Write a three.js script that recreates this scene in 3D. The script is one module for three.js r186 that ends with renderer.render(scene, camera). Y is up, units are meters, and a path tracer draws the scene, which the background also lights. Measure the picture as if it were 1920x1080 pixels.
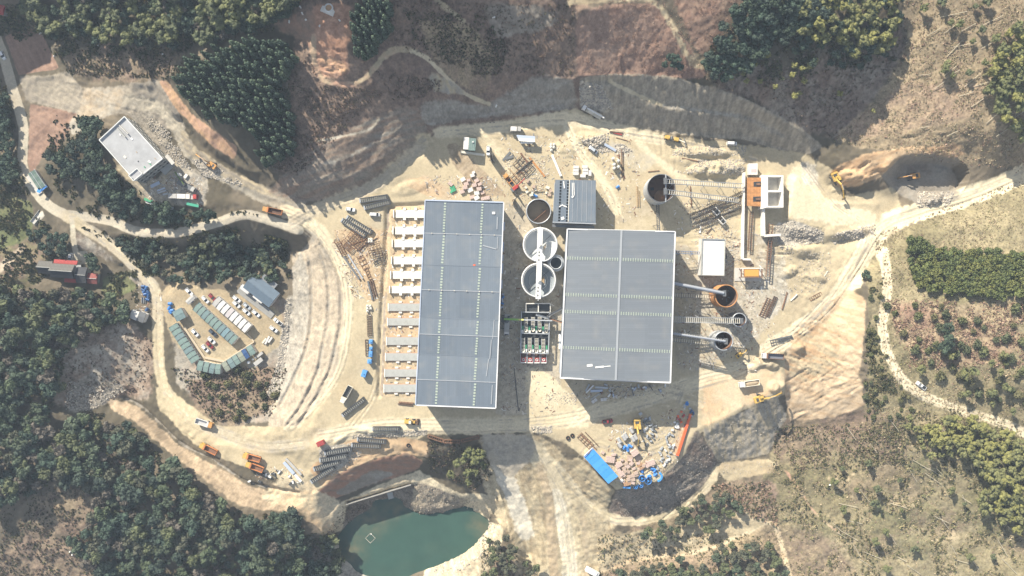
import * as THREE from 'three';
import { mergeGeometries } from 'three/addons/utils/BufferGeometryUtils.js';

// ---------------------------------------------------------------- camera, sky, sun, exposure
const H = 350, S = 0.26;                       // flying height over the main pad (m); metres per photo pixel on the pad
const scene = new THREE.Scene();
const camera = new THREE.PerspectiveCamera(2 * Math.atan(540 * S / H) * 180 / Math.PI, 16 / 9, 1, 9000);
camera.position.set(0, H, 0);
camera.up.set(0, 0, -1);
camera.lookAt(0, 0, 0);
const renderer = new THREE.WebGLRenderer({ antialias: true });
renderer.toneMapping = THREE.LinearToneMapping;
renderer.toneMappingExposure = 2.2;
renderer.shadowMap.enabled = true;
const SUN_EL = 30.5 * Math.PI / 180, SUN_DIR = new THREE.Vector3(-0.57, 0, -0.8216).normalize().multiplyScalar(Math.cos(SUN_EL)).setY(Math.sin(SUN_EL));
const sun = new THREE.DirectionalLight(new THREE.Color(1.0, 0.92, 0.78), 5.0);
sun.name = 'sun'; sun.position.copy(SUN_DIR).multiplyScalar(800); sun.castShadow = true;
Object.assign(sun.shadow.camera, { left: -420, right: 420, top: 420, bottom: -420, near: 1, far: 2000 });
sun.shadow.mapSize.set(4096, 4096);
scene.add(sun, sun.target);
{ // clear hazy winter sky
  const w = 256, h = 128, d = new Float32Array(w * h * 4), v = new THREE.Vector3();
  for (let y = 0; y < h; y++) for (let x = 0; x < w; x++) {
    const el = ((y + 0.5) / h - 0.5) * Math.PI, az = ((x + 0.5) / w - 0.5) * 2 * Math.PI;
    v.set(Math.cos(az) * Math.cos(el), Math.sin(el), Math.sin(az) * Math.cos(el));
    const up = Math.max(0, v.y), g = Math.pow(1 - up, 3), c = v.dot(SUN_DIR), m = 0.35 * Math.pow(Math.max(0, c), 6);
    const o = (y * w + x) * 4;
    d[o] = 0.31 + 0.30 * g + m; d[o + 1] = 0.365 + 0.27 * g + m * 0.95; d[o + 2] = 0.47 + 0.2 * g + m * 0.8; d[o + 3] = 1;
  }
  const t = new THREE.DataTexture(d, w, h, THREE.RGBAFormat, THREE.FloatType);
  t.mapping = THREE.EquirectangularReflectionMapping; t.magFilter = THREE.LinearFilter; t.needsUpdate = true;
  scene.background = t; scene.environment = t;
  scene.backgroundIntensity = scene.environmentIntensity = 0.55;
}
scene.fog = new THREE.FogExp2(new THREE.Color(0.64, 0.79, 1.0), 0.0002);

// ---------------------------------------------------------------- random numbers and noise
let seed = 12345;
const rnd = () => { seed = (seed + 0x6d2b79f5) | 0; let t = Math.imul(seed ^ (seed >>> 15), 1 | seed); t = (t + Math.imul(t ^ (t >>> 7), 61 | t)) ^ t; return ((t ^ (t >>> 14)) >>> 0) / 4294967296; };
const rr = (a, b) => a + (b - a) * rnd(), pick = (a) => a[Math.floor(rnd() * a.length)];
const clamp = (x, a = 0, b = 1) => (x < a ? a : x > b ? b : x), lerp = (a, b, t) => a + (b - a) * t;
const sstep = (a, b, x) => { const t = clamp((x - a) / (b - a)); return t * t * (3 - 2 * t); };
const hash = (x, y) => { let h = Math.imul(x, 374761393) + Math.imul(y, 668265263) | 0; h = Math.imul(h ^ (h >>> 13), 1274126177); return ((h ^ (h >>> 16)) >>> 0) / 4294967296; };
function vnoise(x, y) {
  const ix = Math.floor(x), iy = Math.floor(y), fx = x - ix, fy = y - iy, u = fx * fx * (3 - 2 * fx), v = fy * fy * (3 - 2 * fy);
  const a = hash(ix, iy), b = hash(ix + 1, iy), c = hash(ix, iy + 1), d = hash(ix + 1, iy + 1);
  return (a + (b - a) * u + (c - a) * v + (a - b - c + d) * u * v) * 2 - 1;
}
const fbm = (x, y, o = 4) => { let s = 0, a = 0.5, n = 0; for (let i = 0; i < o; i++) { s += a * vnoise(x, y); n += a; x = x * 2.03 + 17.1; y = y * 2.03 + 5.7; a *= 0.5; } return s / n; };

// ---------------------------------------------------------------- relief: contour lines [px, py, height] on the survey grid
const GX0 = -480, GY0 = -360, CELL = 4, GW = 720, GH = 450;
const relief = [];                              // {pts, w, poly}
const ridge = (pts, w = 0) => relief.push({ pts, w });
const level = (pts, h) => relief.push({ pts: pts.map(([x, y]) => [x, y, h]), poly: true, h });
// frame of far hills
ridge([[-480, -360, 40], [200, -360, 45], [600, -360, 50], [800, -340, 56], [920, -320, 62], [1200, -360, 42], [1500, -360, 42], [2399, -360, 50]]);
ridge([[-480, -360, 45], [-480, 200, 30], [-480, 700, 40], [-480, 1436, 40]]);
ridge([[2396, -360, 60], [2396, 500, 55], [2396, 1436, 40]]);
ridge([[-480, 1436, 40], [300, 1436, 25], [900, 1436, -30], [1200, 1436, -30], [1700, 1436, 10], [2396, 1436, 40]]);
// mountain spur above the picture, its shadow falls on the road
ridge([[480, -120, 36], [700, -120, 37], [855, -117, 37], [910, -112, 39], [969, -106, 40], [955, -180, 52], [933, -243, 62]], 6);
ridge([[1010, -110, 35], [1000, -240, 44]], 6);
ridge([[800, -40, 33], [880, -50, 33]]);
ridge([[1010, -40, 33], [1100, -60, 33], [1250, -60, 31], [1330, -40, 34]]);
ridge([[-100, -60, 8], [100, -60, 16], [300, -60, 28], [450, -50, 36]]);
// main pad
level([[592, 400], [700, 372], [752, 332], [800, 292], [830, 245], [960, 231], [1060, 222], [1110, 226], [1180, 248], [1300, 266], [1400, 284], [1450, 300], [1480, 330], [1470, 470], [1500, 500], [1500, 600], [1450, 640], [1452, 690], [1455, 735], [1400, 762], [1318, 800], [1298, 812], [1285, 850], [1236, 900], [1155, 918], [1096, 856], [1070, 825], [1000, 808], [900, 806], [800, 806], [700, 808], [640, 812], [590, 800], [612, 740], [637, 680], [648, 600], [640, 530], [620, 480], [596, 445]], 0);
// terraced fill below the west edge of the pad
ridge([[592, 465, -1.6], [607, 500, -2.2], [615, 540, -2.6], [614, 600, -2.8], [605, 650, -2.8], [594, 700, -2.4], [565, 760, -1.6], [545, 790, -1.2]]);
ridge([[572, 480, -4.5], [582, 510, -6], [584, 540, -6.4], [583, 600, -6.6], [575, 650, -6.2], [555, 700, -5.4], [525, 760, -4.4], [508, 790, -3.6]]);
ridge([[560, 470, -9], [552, 520, -10.4], [548, 580, -11], [540, 640, -11], [530, 690, -10.4], [512, 730, -9], [480, 780, -7]]);
// camp yard and west roads
level([[300, 560], [340, 545], [400, 530], [450, 525], [520, 565], [533, 610], [520, 650], [480, 690], [420, 705], [370, 690], [325, 640]], -11);
ridge([[-20, 40, -15], [5, 100, -15], [25, 170, -15], [44, 240, -15], [42, 310, -15], [60, 350, -14.5], [90, 385, -14], [130, 405, -13.5]], 22);
ridge([[130, 405, -13.5], [200, 415, -11.5], [260, 436, -9.5], [330, 437, -7], [400, 420, -4.5], [455, 402, -2.5], [500, 410, -1.3], [560, 432, 0]], 18);
ridge([[130, 405, -13.5], [160, 430, -13.5], [210, 462, -13], [260, 510, -12], [290, 545, -11.5], [296, 600, -11.3], [298, 680, -11], [312, 735, -10], [350, 780, -8], [420, 815, -6], [500, 838, -4], [560, 832, -2], [610, 815, 0]], 22);
level([[400, 830], [470, 835], [540, 850], [580, 880], [560, 905], [500, 890], [440, 862]], -4.4);
ridge([[135, 420, -13.5], [140, 455, -14], [142, 480, -14.5]], 8);
level([[95, 480], [165, 470], [235, 500], [250, 540], [130, 530], [85, 505]], -15);
ridge([[-480, 400, -12], [-60, 420, -19], [10, 440, -19], [60, 470, -18]]);
ridge([[-20, 250, -20], [20, 330, -19], [60, 420, -18]]);
// gully between the two west roads
ridge([[220, 455, -15.5], [300, 470, -16.5], [380, 480, -17], [460, 480, -17], [530, 470, -15]], 6);
ridge([[570, 450, -2.5], [575, 462, -7]]);
// terrace of the concrete building, bluff to the road
level([[235, 215], [330, 300], [385, 345], [385, 388], [280, 378], [200, 300], [180, 255]], -3);
ridge([[385, 365, -3], [440, 372, -2], [500, 385, -1], [560, 392, 0], [600, 390, 0]], 16);
ridge([[330, 225, -1.5], [380, 285, -1], [430, 320, -0.5], [500, 360, 0], [570, 380, 0]], 14);
ridge([[90, 260, -13.5], [110, 330, -13], [150, 370, -12.5], [250, 405, -10.5], [350, 415, -7.5], [430, 402, -5]]);
ridge([[100, 130, -13], [110, 200, -12], [150, 190, -9], [200, 205, -5], [225, 190, -3], [290, 200, -2]]);
level([[15, 65], [80, 55], [100, 120], [40, 140]], -13.5);
ridge([[40, 150, -14], [110, 140, -11], [150, 150, -8], [220, 150, -3], [300, 155, 2]]);
// cut slope below the cedar grove and the grove's knoll
ridge([[300, 152, 3], [330, 205, 3], [370, 250, 3.5], [420, 290, 4], [470, 322, 4.5], [500, 318, 5]]);
ridge([[290, 170, -1], [330, 235, -1], [385, 290, -0.5], [440, 330, 0], [510, 362, 0]]);
ridge([[330, 140, 9], [390, 110, 15], [460, 75, 20], [540, 70, 21]]);
ridge([[400, 230, 12], [470, 180, 17], [530, 150, 19]]);
ridge([[505, 305, 7], [540, 275, 9], [552, 240, 11]]);
ridge([[100, 90, -6], [200, 95, -1], [300, 90, 6], [400, 80, 14]]);
ridge([[60, 20, -8], [200, 10, 6], [350, 10, 16], [500, 0, 27]]);
// bowl between the grove and the spur
ridge([[560, 375, 0], [640, 368, 0], [702, 338, 0], [764, 296, 0], [800, 258, 0]]);
ridge([[520, 340, 4], [560, 350, 5.5], [640, 335, 6], [700, 308, 6.5], [745, 275, 6], [770, 250, 5.5]]);
ridge([[560, 320, 8], [620, 305, 9.5], [680, 280, 10], [720, 240, 10.5], [770, 215, 9]]);
ridge([[570, 270, 12], [620, 262, 13], [690, 245, 12.5], [712, 215, 13]], 4);
ridge([[560, 220, 15], [640, 205, 17], [690, 185, 16.5], [715, 178, 16]]);
ridge([[590, 80, 26], [588, 120, 23], [605, 150, 21], [640, 160, 20], [680, 150, 20], [715, 110, 22.5], [740, 92, 23], [780, 100, 20], [830, 140, 14], [870, 175, 9], [915, 194, 5.5]], 7);
ridge([[600, 60, 29], [640, 50, 31], [650, 110, 25], [640, 140, 23]]);
ridge([[590, 0, 32], [650, 0, 33], [760, 10, 31], [840, 0, 30], [920, 0, 30]]);
ridge([[760, 180, 12], [730, 170, 16], [745, 130, 19]]);
ridge([[830, 90, 20], [900, 90, 19], [960, 60, 22]]);
ridge([[800, 232, 2.5], [860, 212, 2.5], [930, 212, 2], [1000, 206, 2], [1060, 196, 2.5]]);
ridge([[800, 190, 9], [850, 190, 7.5], [915, 205, 3.5]]);
ridge([[880, 145, 12.5], [950, 138, 13], [1020, 142, 13.5], [1075, 148, 15]]);
// north-east cut with its berm
ridge([[1085, 142, 15.5], [1150, 138, 16], [1250, 143, 16], [1350, 168, 15.5], [1420, 195, 14.5], [1490, 235, 11], [1530, 262, 7.5]], 4);
ridge([[1100, 160, 12], [1145, 155, 12], [1190, 176, 10], [1240, 199, 8], [1300, 207, 7.5], [1400, 222, 6.5], [1470, 255, 5]], 6);
ridge([[1085, 208, 0.6], [1120, 218, 0], [1180, 240, 0], [1300, 252, 0], [1400, 258, 0], [1450, 275, 0], [1500, 292, 1]], 4);
ridge([[1090, 20, 30], [1200, 10, 29], [1270, 20, 28], [1320, 20, 30]]);
ridge([[1250, 30, 27], [1290, 80, 24], [1320, 130, 21], [1340, 165, 19]], 6);
// north-east ridge, valley and far slope
ridge([[1420, -30, 38], [1500, 20, 36], [1560, 70, 31], [1500, 130, 25], [1440, 160, 22]]);
ridge([[1720, -60, 24], [1710, 50, 19], [1660, 140, 14], [1610, 210, 10], [1560, 260, 7], [1530, 290, 4]], 10);
ridge([[1780, 30, 26], [1800, 120, 23], [1760, 200, 18], [1700, 250, 14], [1640, 275, 10]]);
ridge([[1925, -40, 42], [1925, 100, 36], [1900, 180, 30], [1860, 250, 22], [1880, 290, 17]]);
// east: digging area
ridge([[1480, 300, 0], [1560, 370, 0.5], [1640, 410, 2], [1660, 440, 3], [1600, 510, 1.5], [1540, 590, 0.5], [1470, 640, 0]], 26);
level([[1575, 360], [1620, 350], [1690, 375], [1680, 410], [1640, 430], [1590, 400]], 1.5);
ridge([[1660, 420, 3], [1720, 395, 5], [1800, 372, 8], [1870, 345, 11], [1940, 310, 14]], 24);
ridge([[1560, 310, 5], [1600, 290, 8], [1640, 290, 10], [1690, 280, 13], [1760, 275, 14], [1815, 290, 13], [1825, 340, 10]]);
ridge([[1655, 318, 10], [1690, 294, 12], [1750, 289, 13], [1798, 300, 12.5], [1812, 335, 11], [1790, 372, 9]]);
level([[1672, 330], [1695, 306], [1750, 300], [1795, 315], [1800, 345], [1775, 368], [1700, 352], [1680, 350]], 3);
ridge([[1600, 335, 5], [1630, 330, 5.5], [1655, 320, 6]]);
// heap between the bin and the haul road
level([[1475, 408], [1540, 415], [1600, 425], [1640, 402], [1650, 380], [1560, 380], [1490, 330]], 2.5);
ridge([[1468, 412, 2.2], [1480, 428, 2.2], [1545, 440, 2.2], [1580, 436, 3], [1625, 430, 3], [1640, 420, 2.5]]);
ridge([[1466, 448, -0.5], [1500, 456, -0.5], [1560, 456, -0.5], [1610, 448, 0.5], [1645, 432, 2]]);
ridge([[1462, 462, 1.5], [1500, 468, 2], [1530, 460, 1.5]]);
// hauled slope east of the pad
ridge([[1610, 530, 8], [1622, 570, 9], [1618, 640, 9.5], [1612, 700, 7], [1622, 750, 5]]);
ridge([[1480, 655, 0.5], [1510, 610, 1], [1570, 560, 2]]);
ridge([[1478, 690, -2], [1480, 740, -5], [1470, 790, -9]]);
ridge([[1470, 800, -10.5], [1530, 800, -6], [1600, 790, -1]]);
ridge([[1345, 868, -11], [1400, 862, -11], [1440, 850, -11.5], [1470, 805, -11]]);
ridge([[1452, 738, 0], [1470, 720, 0]]);
// east dirt track and hillside
ridge([[1662, 445, 4], [1655, 490, 6], [1662, 540, 8], [1652, 620, 10], [1680, 690, 12], [1720, 735, 13], [1800, 770, 14], [1880, 795, 15], [1960, 830, 16]], 10);
ridge([[1710, 440, 9], [1800, 430, 13], [1920, 420, 20]]);
ridge([[1720, 560, 14], [1820, 560, 19], [1930, 560, 25]]);
ridge([[1750, 660, 16], [1850, 690, 19], [1930, 720, 23]]);
ridge([[1630, 800, 4], [1700, 830, 8], [1800, 880, 10], [1930, 930, 16]]);
ridge([[1480, 870, -9], [1550, 900, -6], [1650, 960, -2], [1800, 1000, 4], [1940, 1040, 10]]);
ridge([[1440, 1000, -14], [1500, 1060, -12], [1600, 1120, -8], [1800, 1150, 0]]);
// south: laydown slope, lower roads, valley
ridge([[1154, 960, -12], [1172, 976, -12.5], [1215, 974, -12.5], [1262, 962, -12], [1320, 920, -11], [1345, 880, -10.8], [1400, 872, -10.5], [1445, 876, -10]], 10);
ridge([[1045, 872, -5], [1072, 910, -8.5], [1100, 945, -11], [1140, 970, -12], [1172, 982, -12.5]], 9);
ridge([[985, 830, -2], [1010, 858, -5.5], [1040, 910, -9.5], [1062, 970, -13.5], [1070, 1030, -17], [1080, 1110, -20]], 16);
ridge([[925, 830, -4], [940, 880, -9], [960, 935, -14], [985, 985, -17], [990, 1040, -20]], 10);
ridge([[1120, 1085, -19], [1180, 1050, -17], [1260, 1040, -14.5], [1340, 1020, -13.5], [1400, 995, -13], [1440, 990, -13]], 7);
ridge([[1120, 1000, -15], [1200, 1010, -14], [1300, 975, -12.5], [1380, 930, -11]]);
ridge([[1200, 1080, -14], [1300, 1060, -12], [1400, 1040, -10]]);
// south-west laydown, cut and berm road
ridge([[620, 845, -1.2], [680, 825, -1], [760, 832, -1.5], [800, 850, -2.5]], 10);
ridge([[590, 924, -5], [640, 884, -3.5], [700, 861, -2.8], [760, 849, -3], [795, 862, -4.5]], 6);
ridge([[618, 942, -11], [660, 925, -11.5], [720, 902, -12], [788, 880, -12]]);
ridge([[618, 968, -12], [640, 940, -12], [700, 920, -12.3], [780, 890, -12.5], [830, 905, -12.5], [870, 930, -14], [900, 935, -15]], 9);
ridge([[652, 938, -12.4], [772, 903, -12.8]], 4);
ridge([[652, 944, -17.5], [772, 909, -17.5]], 4);
ridge([[775, 915, -14], [800, 920, -15], [850, 938, -16]]);
ridge([[760, 945, -18.5], [800, 948, -18], [860, 942, -18], [890, 935, -16.5]], 6);
ridge([[800, 825, -1.5], [850, 840, -4], [890, 850, -7], [920, 880, -10]]);
ridge([[800, 870, -7], [850, 895, -11], [890, 910, -13]]);
// pond
level([[640, 1010], [662, 980], [698, 962], [703, 940], [745, 938], [770, 968], [800, 976], [850, 964], [872, 957], [912, 980], [892, 1010], [860, 1035], [800, 1062], [740, 1082], [688, 1070], [650, 1042]], -24.5);
ridge([[630, 1005, -21], [655, 972, -20], [690, 950, -20.5], [705, 935, -20.6], [750, 933, -20.8], [773, 958, -21], [800, 966, -21.2], [850, 955, -21], [872, 949, -20.8], [920, 982, -21], [900, 1014, -21], [868, 1040, -21], [806, 1068, -21], [742, 1090, -21], [684, 1080, -21], [640, 1046, -21], [630, 1005, -21]]);
ridge([[775, 950, -18.5], [800, 957, -18.5], [850, 948, -18.3], [870, 943, -18.2]]);
ridge([[632, 960, -13], [622, 1000, -14], [600, 1020, -13]]);
ridge([[935, 985, -14], [925, 1010, -13], [900, 1040, -14], [850, 1075, -15]], 4);
ridge([[945, 1010, -12], [960, 1060, -12], [990, 1090, -17]]);
ridge([[640, 1075, -19], [620, 1060, -14], [580, 1080, -10]]);
ridge([[680, 1110, -18], [800, 1110, -16], [900, 1100, -12]]);
// south-west wooded hill and west hill
ridge([[232, 748, -10], [265, 765, -10], [300, 800, -9], [340, 838, -8.5], [400, 868, -7], [460, 905, -6], [520, 925, -6], [580, 935, -7]]);
ridge([[200, 760, -6], [260, 790, -3.5], [320, 850, -2.5], [380, 900, -1.5], [440, 950, -1], [490, 965, -2.5], [560, 952, -5]]);
ridge([[150, 830, 3], [250, 900, 6], [330, 980, 6], [400, 1060, 4]], 4);
ridge([[450, 1010, 1], [540, 1010, -2], [600, 1000, -8]]);
ridge([[-30, 850, 12], [100, 960, 8], [180, 1060, 4]]);
ridge([[-30, 1090, 3], [300, 1120, 0], [550, 1120, -8]]);
ridge([[-40, 560, 4], [80, 600, 3], [150, 650, -2], [200, 700, -6], [230, 740, -8]]);
ridge([[20, 720, 7], [90, 740, 4], [150, 770, 0]]);
ridge([[260, 600, -11.5], [250, 680, -11], [260, 730, -10.5]], 6);
ridge([[20, 530, -4], [60, 545, -10], [150, 550, -14], [220, 570, -13]]);
// ---------------------------------------------------------------- solve the relief (membrane through the contour lines)
function inside(poly, x, y) { let c = false; for (let i = 0, j = poly.length - 1; i < poly.length; j = i++) { const a = poly[i], b = poly[j]; if ((a[1] > y) !== (b[1] > y) && x < (b[0] - a[0]) * (y - a[1]) / (b[1] - a[1]) + a[0]) c = !c; } return c; }
function smoothLine(pts, step = 4) {            // centripetal-free Catmull-Rom through any number of coordinates
  const out = [], n = pts.length, k = pts[0].length;
  for (let i = 0; i < n - 1; i++) {
    const p0 = pts[Math.max(0, i - 1)], p1 = pts[i], p2 = pts[i + 1], p3 = pts[Math.min(n - 1, i + 2)];
    const m = Math.max(1, Math.ceil(Math.hypot(p2[0] - p1[0], p2[1] - p1[1]) / step));
    for (let j = 0; j < m; j++) {
      const t = j / m, q = [];
      for (let c = 0; c < k; c++) q.push(0.5 * (2 * p1[c] + (p2[c] - p0[c]) * t + (2 * p0[c] - 5 * p1[c] + 4 * p2[c] - p3[c]) * t * t + (3 * p1[c] - p0[c] - 3 * p2[c] + p3[c]) * t * t * t));
      out.push(q);
    }
  }
  out.push(pts[n - 1].slice());
  return out;
}
const HG = (() => {
  let prev = null, pw = 0, ph = 0;
  for (const cell of [64, 32, 16, 8, 4]) {
    const w = Math.ceil(GW * CELL / cell), h = Math.ceil(GH * CELL / cell), g = new Float32Array(w * h), fix = new Float32Array(w * h), cnt = new Float32Array(w * h);
    const put = (x, y, v, k = 1) => { const i = Math.floor((x - GX0) / cell), j = Math.floor((y - GY0) / cell); if (i >= 0 && j >= 0 && i < w && j < h) { fix[j * w + i] += v * k; cnt[j * w + i] += k; } };
    for (const r of relief) {
      if (r.poly) {
        const xs = r.pts.map((p) => p[0]), ys = r.pts.map((p) => p[1]);
        for (let y = Math.min(...ys); y <= Math.max(...ys); y += cell) for (let x = Math.min(...xs); x <= Math.max(...xs); x += cell) if (inside(r.pts, x, y)) put(x, y, r.h);
        for (const [x, y, v] of smoothLine([...r.pts, r.pts[0]], cell / 2)) if (inside(r.pts, x, y)) put(x, y, v);
      } else {
        const line = smoothLine(r.pts, cell / 2);
        for (let i = 0; i < line.length; i++) {
          const [x, y, v] = line[i], q = line[Math.min(i + 1, line.length - 1)], p = line[Math.max(0, i - 1)], l = Math.hypot(q[0] - p[0], q[1] - p[1]) || 1, nx = -(q[1] - p[1]) / l, ny = (q[0] - p[0]) / l;
          for (let o = -r.w / 2; o <= r.w / 2 + 1e-6; o += cell / 2) put(x + nx * o, y + ny * o, v);
        }
      }
    }
    for (let j = 0; j < h; j++) for (let i = 0; i < w; i++) {
      const k = j * w + i;
      if (cnt[k]) g[k] = fix[k] / cnt[k];
      else if (prev) { const a = Math.min(pw - 1, i >> 1), b = Math.min(ph - 1, j >> 1); g[k] = prev[b * pw + a]; }
    }
    for (let it = 0; it < (cell === 64 ? 600 : 160); it++) for (let j = 0; j < h; j++) for (let i = 0; i < w; i++) {
      const k = j * w + i;
      if (cnt[k]) continue;
      const a = (g[i ? k - 1 : k + 1] + g[i < w - 1 ? k + 1 : k - 1] + g[j ? k - w : k + w] + g[j < h - 1 ? k + w : k - w]) / 4;
      g[k] += 1.6 * (a - g[k]);
    }
    prev = g; pw = w; ph = h;
  }
  const s = prev.slice();
  for (let j = 1; j < ph - 1; j++) for (let i = 1; i < pw - 1; i++) { const k = j * pw + i; s[k] = (prev[k] * 4 + prev[k - 1] + prev[k + 1] + prev[k - pw] + prev[k + pw]) / 8; }
  return s;
})();
function bil(g, w, h, x, y) { x = clamp(x, 0, w - 1.001); y = clamp(y, 0, h - 1.001); const i = Math.floor(x), j = Math.floor(y), u = x - i, v = y - j, k = j * w + i; return (g[k] * (1 - u) + g[k + 1] * u) * (1 - v) + (g[k + w] * (1 - u) + g[k + w + 1] * u) * v; }
const surveyH = (px, py) => bil(HG, GW, GH, (px - GX0) / CELL - 0.5, (py - GY0) / CELL - 0.5);
// world <-> survey
const W = (px, py, h = 0) => { const f = S * (H - h) / H; return [(px - 960) * f, h, (py - 540) * f]; };
function surveyOf(x, z) { let h = 0; for (let i = 0; i < 14; i++) { const f = H / (S * (H - h)); h = lerp(h, surveyH(960 + x * f, 540 + z * f), 0.7); } const f = H / (S * (H - h)); return [960 + x * f, 540 + z * f, h]; }

const TERRACES = [[[600, 460], [625, 500], [637, 540], [638, 600], [630, 650], [616, 700], [590, 750], [560, 795]], [[592, 465], [607, 500], [615, 540], [614, 600], [605, 650], [594, 700], [565, 760], [540, 795]], [[575, 480], [582, 510], [584, 540], [583, 600], [575, 650], [555, 700], [525, 760]]];
const RUTS = [ // wheel ruts: [line, width px, ruts, depth]
  [[[540, 800], [590, 752], [632, 690], [650, 600], [644, 520], [610, 450], [575, 415], [530, 395]], 26, 8, 1], [[[600, 820], [720, 800], [860, 800], [1000, 795], [1140, 770], [1300, 720], [1400, 690], [1480, 640], [1560, 560]], 26, 8, 1], [[[800, 262], [830, 245], [960, 232], [1060, 224], [1180, 250], [1300, 270], [1420, 300]], 18, 6, 1], [[[1060, 232], [1090, 290], [1130, 340], [1165, 420]], 14, 6, 1], [[[1320, 760], [1230, 740], [1120, 770], [1080, 790]], 40, 8, 1], [[[1280, 720], [1240, 810], [1200, 760]], 16, 4, 1], [[[705, 600], [715, 660], [700, 740], [660, 800]], 12, 5, 1], [[[1950, 312], [1870, 347], [1800, 374], [1720, 397], [1650, 430], [1600, 510], [1540, 590], [1440, 655]], 22, 8, 1.3], [[[1655, 470], [1662, 540], [1653, 620], [1678, 690], [1718, 735], [1800, 770], [1880, 795], [1960, 830]], 6, 3, 1], [[[1000, 840], [1040, 910], [1060, 970], [1068, 1030], [1075, 1120]], 26, 7, 1.2], [[[1045, 872], [1080, 920], [1130, 965], [1172, 978], [1262, 963], [1330, 910]], 8, 4, 1], [[[140, 415], [210, 460], [260, 508], [292, 550], [296, 600], [298, 680], [312, 735], [350, 780], [420, 815], [500, 838], [570, 832]], 14, 6, 0.8], [[[800, 262], [760, 300], [700, 350], [600, 390], [545, 420]], 18, 6, 1], [[[1500, 310], [1560, 390], [1620, 440], [1580, 530]], 26, 7, 1.2], [[[960, 330], [930, 280], [880, 245], [820, 250]], 14, 4, 1], [[[1090, 860], [1120, 830], [1180, 850], [1250, 830], [1270, 770]], 14, 5, 1], [[[330, 225], [370, 280], [440, 325], [520, 365]], 12, 4, 1]];
const SCRAPES = [ // digger marks: [x, y, count, reach px, direction, height]
  [1560, 650, 45, 60, 0.3, 0.4], [1570, 680, 60, 50, 1.1, 0.45], [1550, 745, 50, 45, -0.4, 0.4], [1530, 640, 40, 45, 0.8, 0.5], [1740, 285, 40, 40, -0.2, 0.5], [1600, 335, 60, 28, -0.5, 0.6], [1480, 450, 40, 40, 0.1, 0.5], [1500, 520, 50, 40, 0.5, 0.5], [1110, 920, 40, 35, 0.7, 0.4], [1380, 810, 50, 45, 1.2, 0.45], [1250, 910, 60, 55, -0.6, 0.4], [620, 130, 50, 30, 0.3, 0.5], [620, 110, 30, 20, 0.2, 0.6], [660, 280, 60, 70, -0.35, 0.22], [850, 205, 50, 60, -0.1, 0.2], [1250, 190, 90, 80, 1.5, 0.35], [1350, 225, 90, 70, 1.5, 0.4], [1420, 245, 50, 40, 1.5, 0.35], [880, 970, 40, 35, 0.2, 0.5], [880, 1040, 50, 35, 1.2, 0.6], [330, 830, 60, 45, 0.7, 0.4], [470, 930, 40, 40, 0.3, 0.4], [700, 890, 30, 50, -0.3, 0.3], [980, 270, 40, 40, 0.3, 0.25], [1330, 420, 60, 50, 0.1, 0.3], [1340, 620, 50, 55, 0.3, 0.3], [200, 170, 50, 60, 0.4, 0.4], [300, 220, 60, 45, 0.9, 0.5], [680, 500, 40, 45, 1, 0.25], [690, 840, 30, 40, -0.2, 0.25], [1090, 270, 30, 30, 0.3, 0.4], [930, 180, 40, 40, 0.2, 0.4]];
// roughness of the ground: 0 on graded ground, 1 on wild ground
const RM = (() => {
  const c = document.createElement('canvas'); c.width = GW; c.height = GH;
  const x = c.getContext('2d'); x.fillStyle = '#fff'; x.fillRect(0, 0, GW, GH);
  x.setTransform(1 / CELL, 0, 0, 1 / CELL, -GX0 / CELL, -GY0 / CELL);
  x.fillStyle = '#000'; x.strokeStyle = '#000'; x.lineCap = x.lineJoin = 'round';
  for (const r of relief) {
    if (!r.poly && r.w < 9) continue;
    x.beginPath(); (r.poly ? r.pts : smoothLine(r.pts)).forEach(([a, b], i) => (i ? x.lineTo(a, b) : x.moveTo(a, b)));
    if (r.poly) { x.closePath(); x.fill(); } else { x.lineWidth = r.w; x.stroke(); }
  }
  const d = x.getImageData(0, 0, GW, GH).data, m = new Float32Array(GW * GH), o = new Float32Array(GW * GH);
  for (let i = 0; i < m.length; i++) m[i] = d[i * 4] / 255;
  for (let j = 2; j < GH - 2; j++) for (let i = 2; i < GW - 2; i++) { let s = 0; for (let b = -2; b <= 2; b++) for (let a = -2; a <= 2; a++) s += m[(j + b) * GW + i + a]; o[j * GW + i] = s / 25; }
  return o;
})();
const wild = (px, py) => bil(RM, GW, GH, (px - GX0) / CELL - 0.5, (py - GY0) / CELL - 0.5);
// heaps, pits and ruts added on top of the relief: [px, py, radius px, height, stretch x, angle]
const heaps = [[1342, 318, 17, 3.0, 3.4, -0.06], [1318, 286, 11, 2.2, 5.2, 0.02], [1290, 300, 12, 0.8, 3, 0.1], [1110, 262, 14, 1.5, 2.4, 0.25], [1445, 683, 10, 2.2, 1.6, 0.2], [1423, 680, 9, 1.6, 1.5, 0.5], [1412, 690, 8, 1.5, 1.6, 0], [1497, 652, 9, 2.4, 1.3, 0], [1600, 338, 18, 3, 2, 0.3], [1750, 372, 12, 2.5, 1.8, -0.3], [770, 352, 14, 0.9, 2.8, -0.25], [700, 808, 7, 0.9, 6, 0.1], [640, 822, 6, 0.9, 3, -0.6], [1450, 725, 12, 2, 1, 0], [1505, 470, 14, 1.6, 2.2, 0.1], [1480, 510, 10, 1.5, 2, -0.5], [1535, 520, 8, 1.3, 2, 0.5], [980, 250, 12, 0.9, 2.4, 0.1], [1060, 280, 14, 1.0, 1.4, 0.6]];
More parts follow.
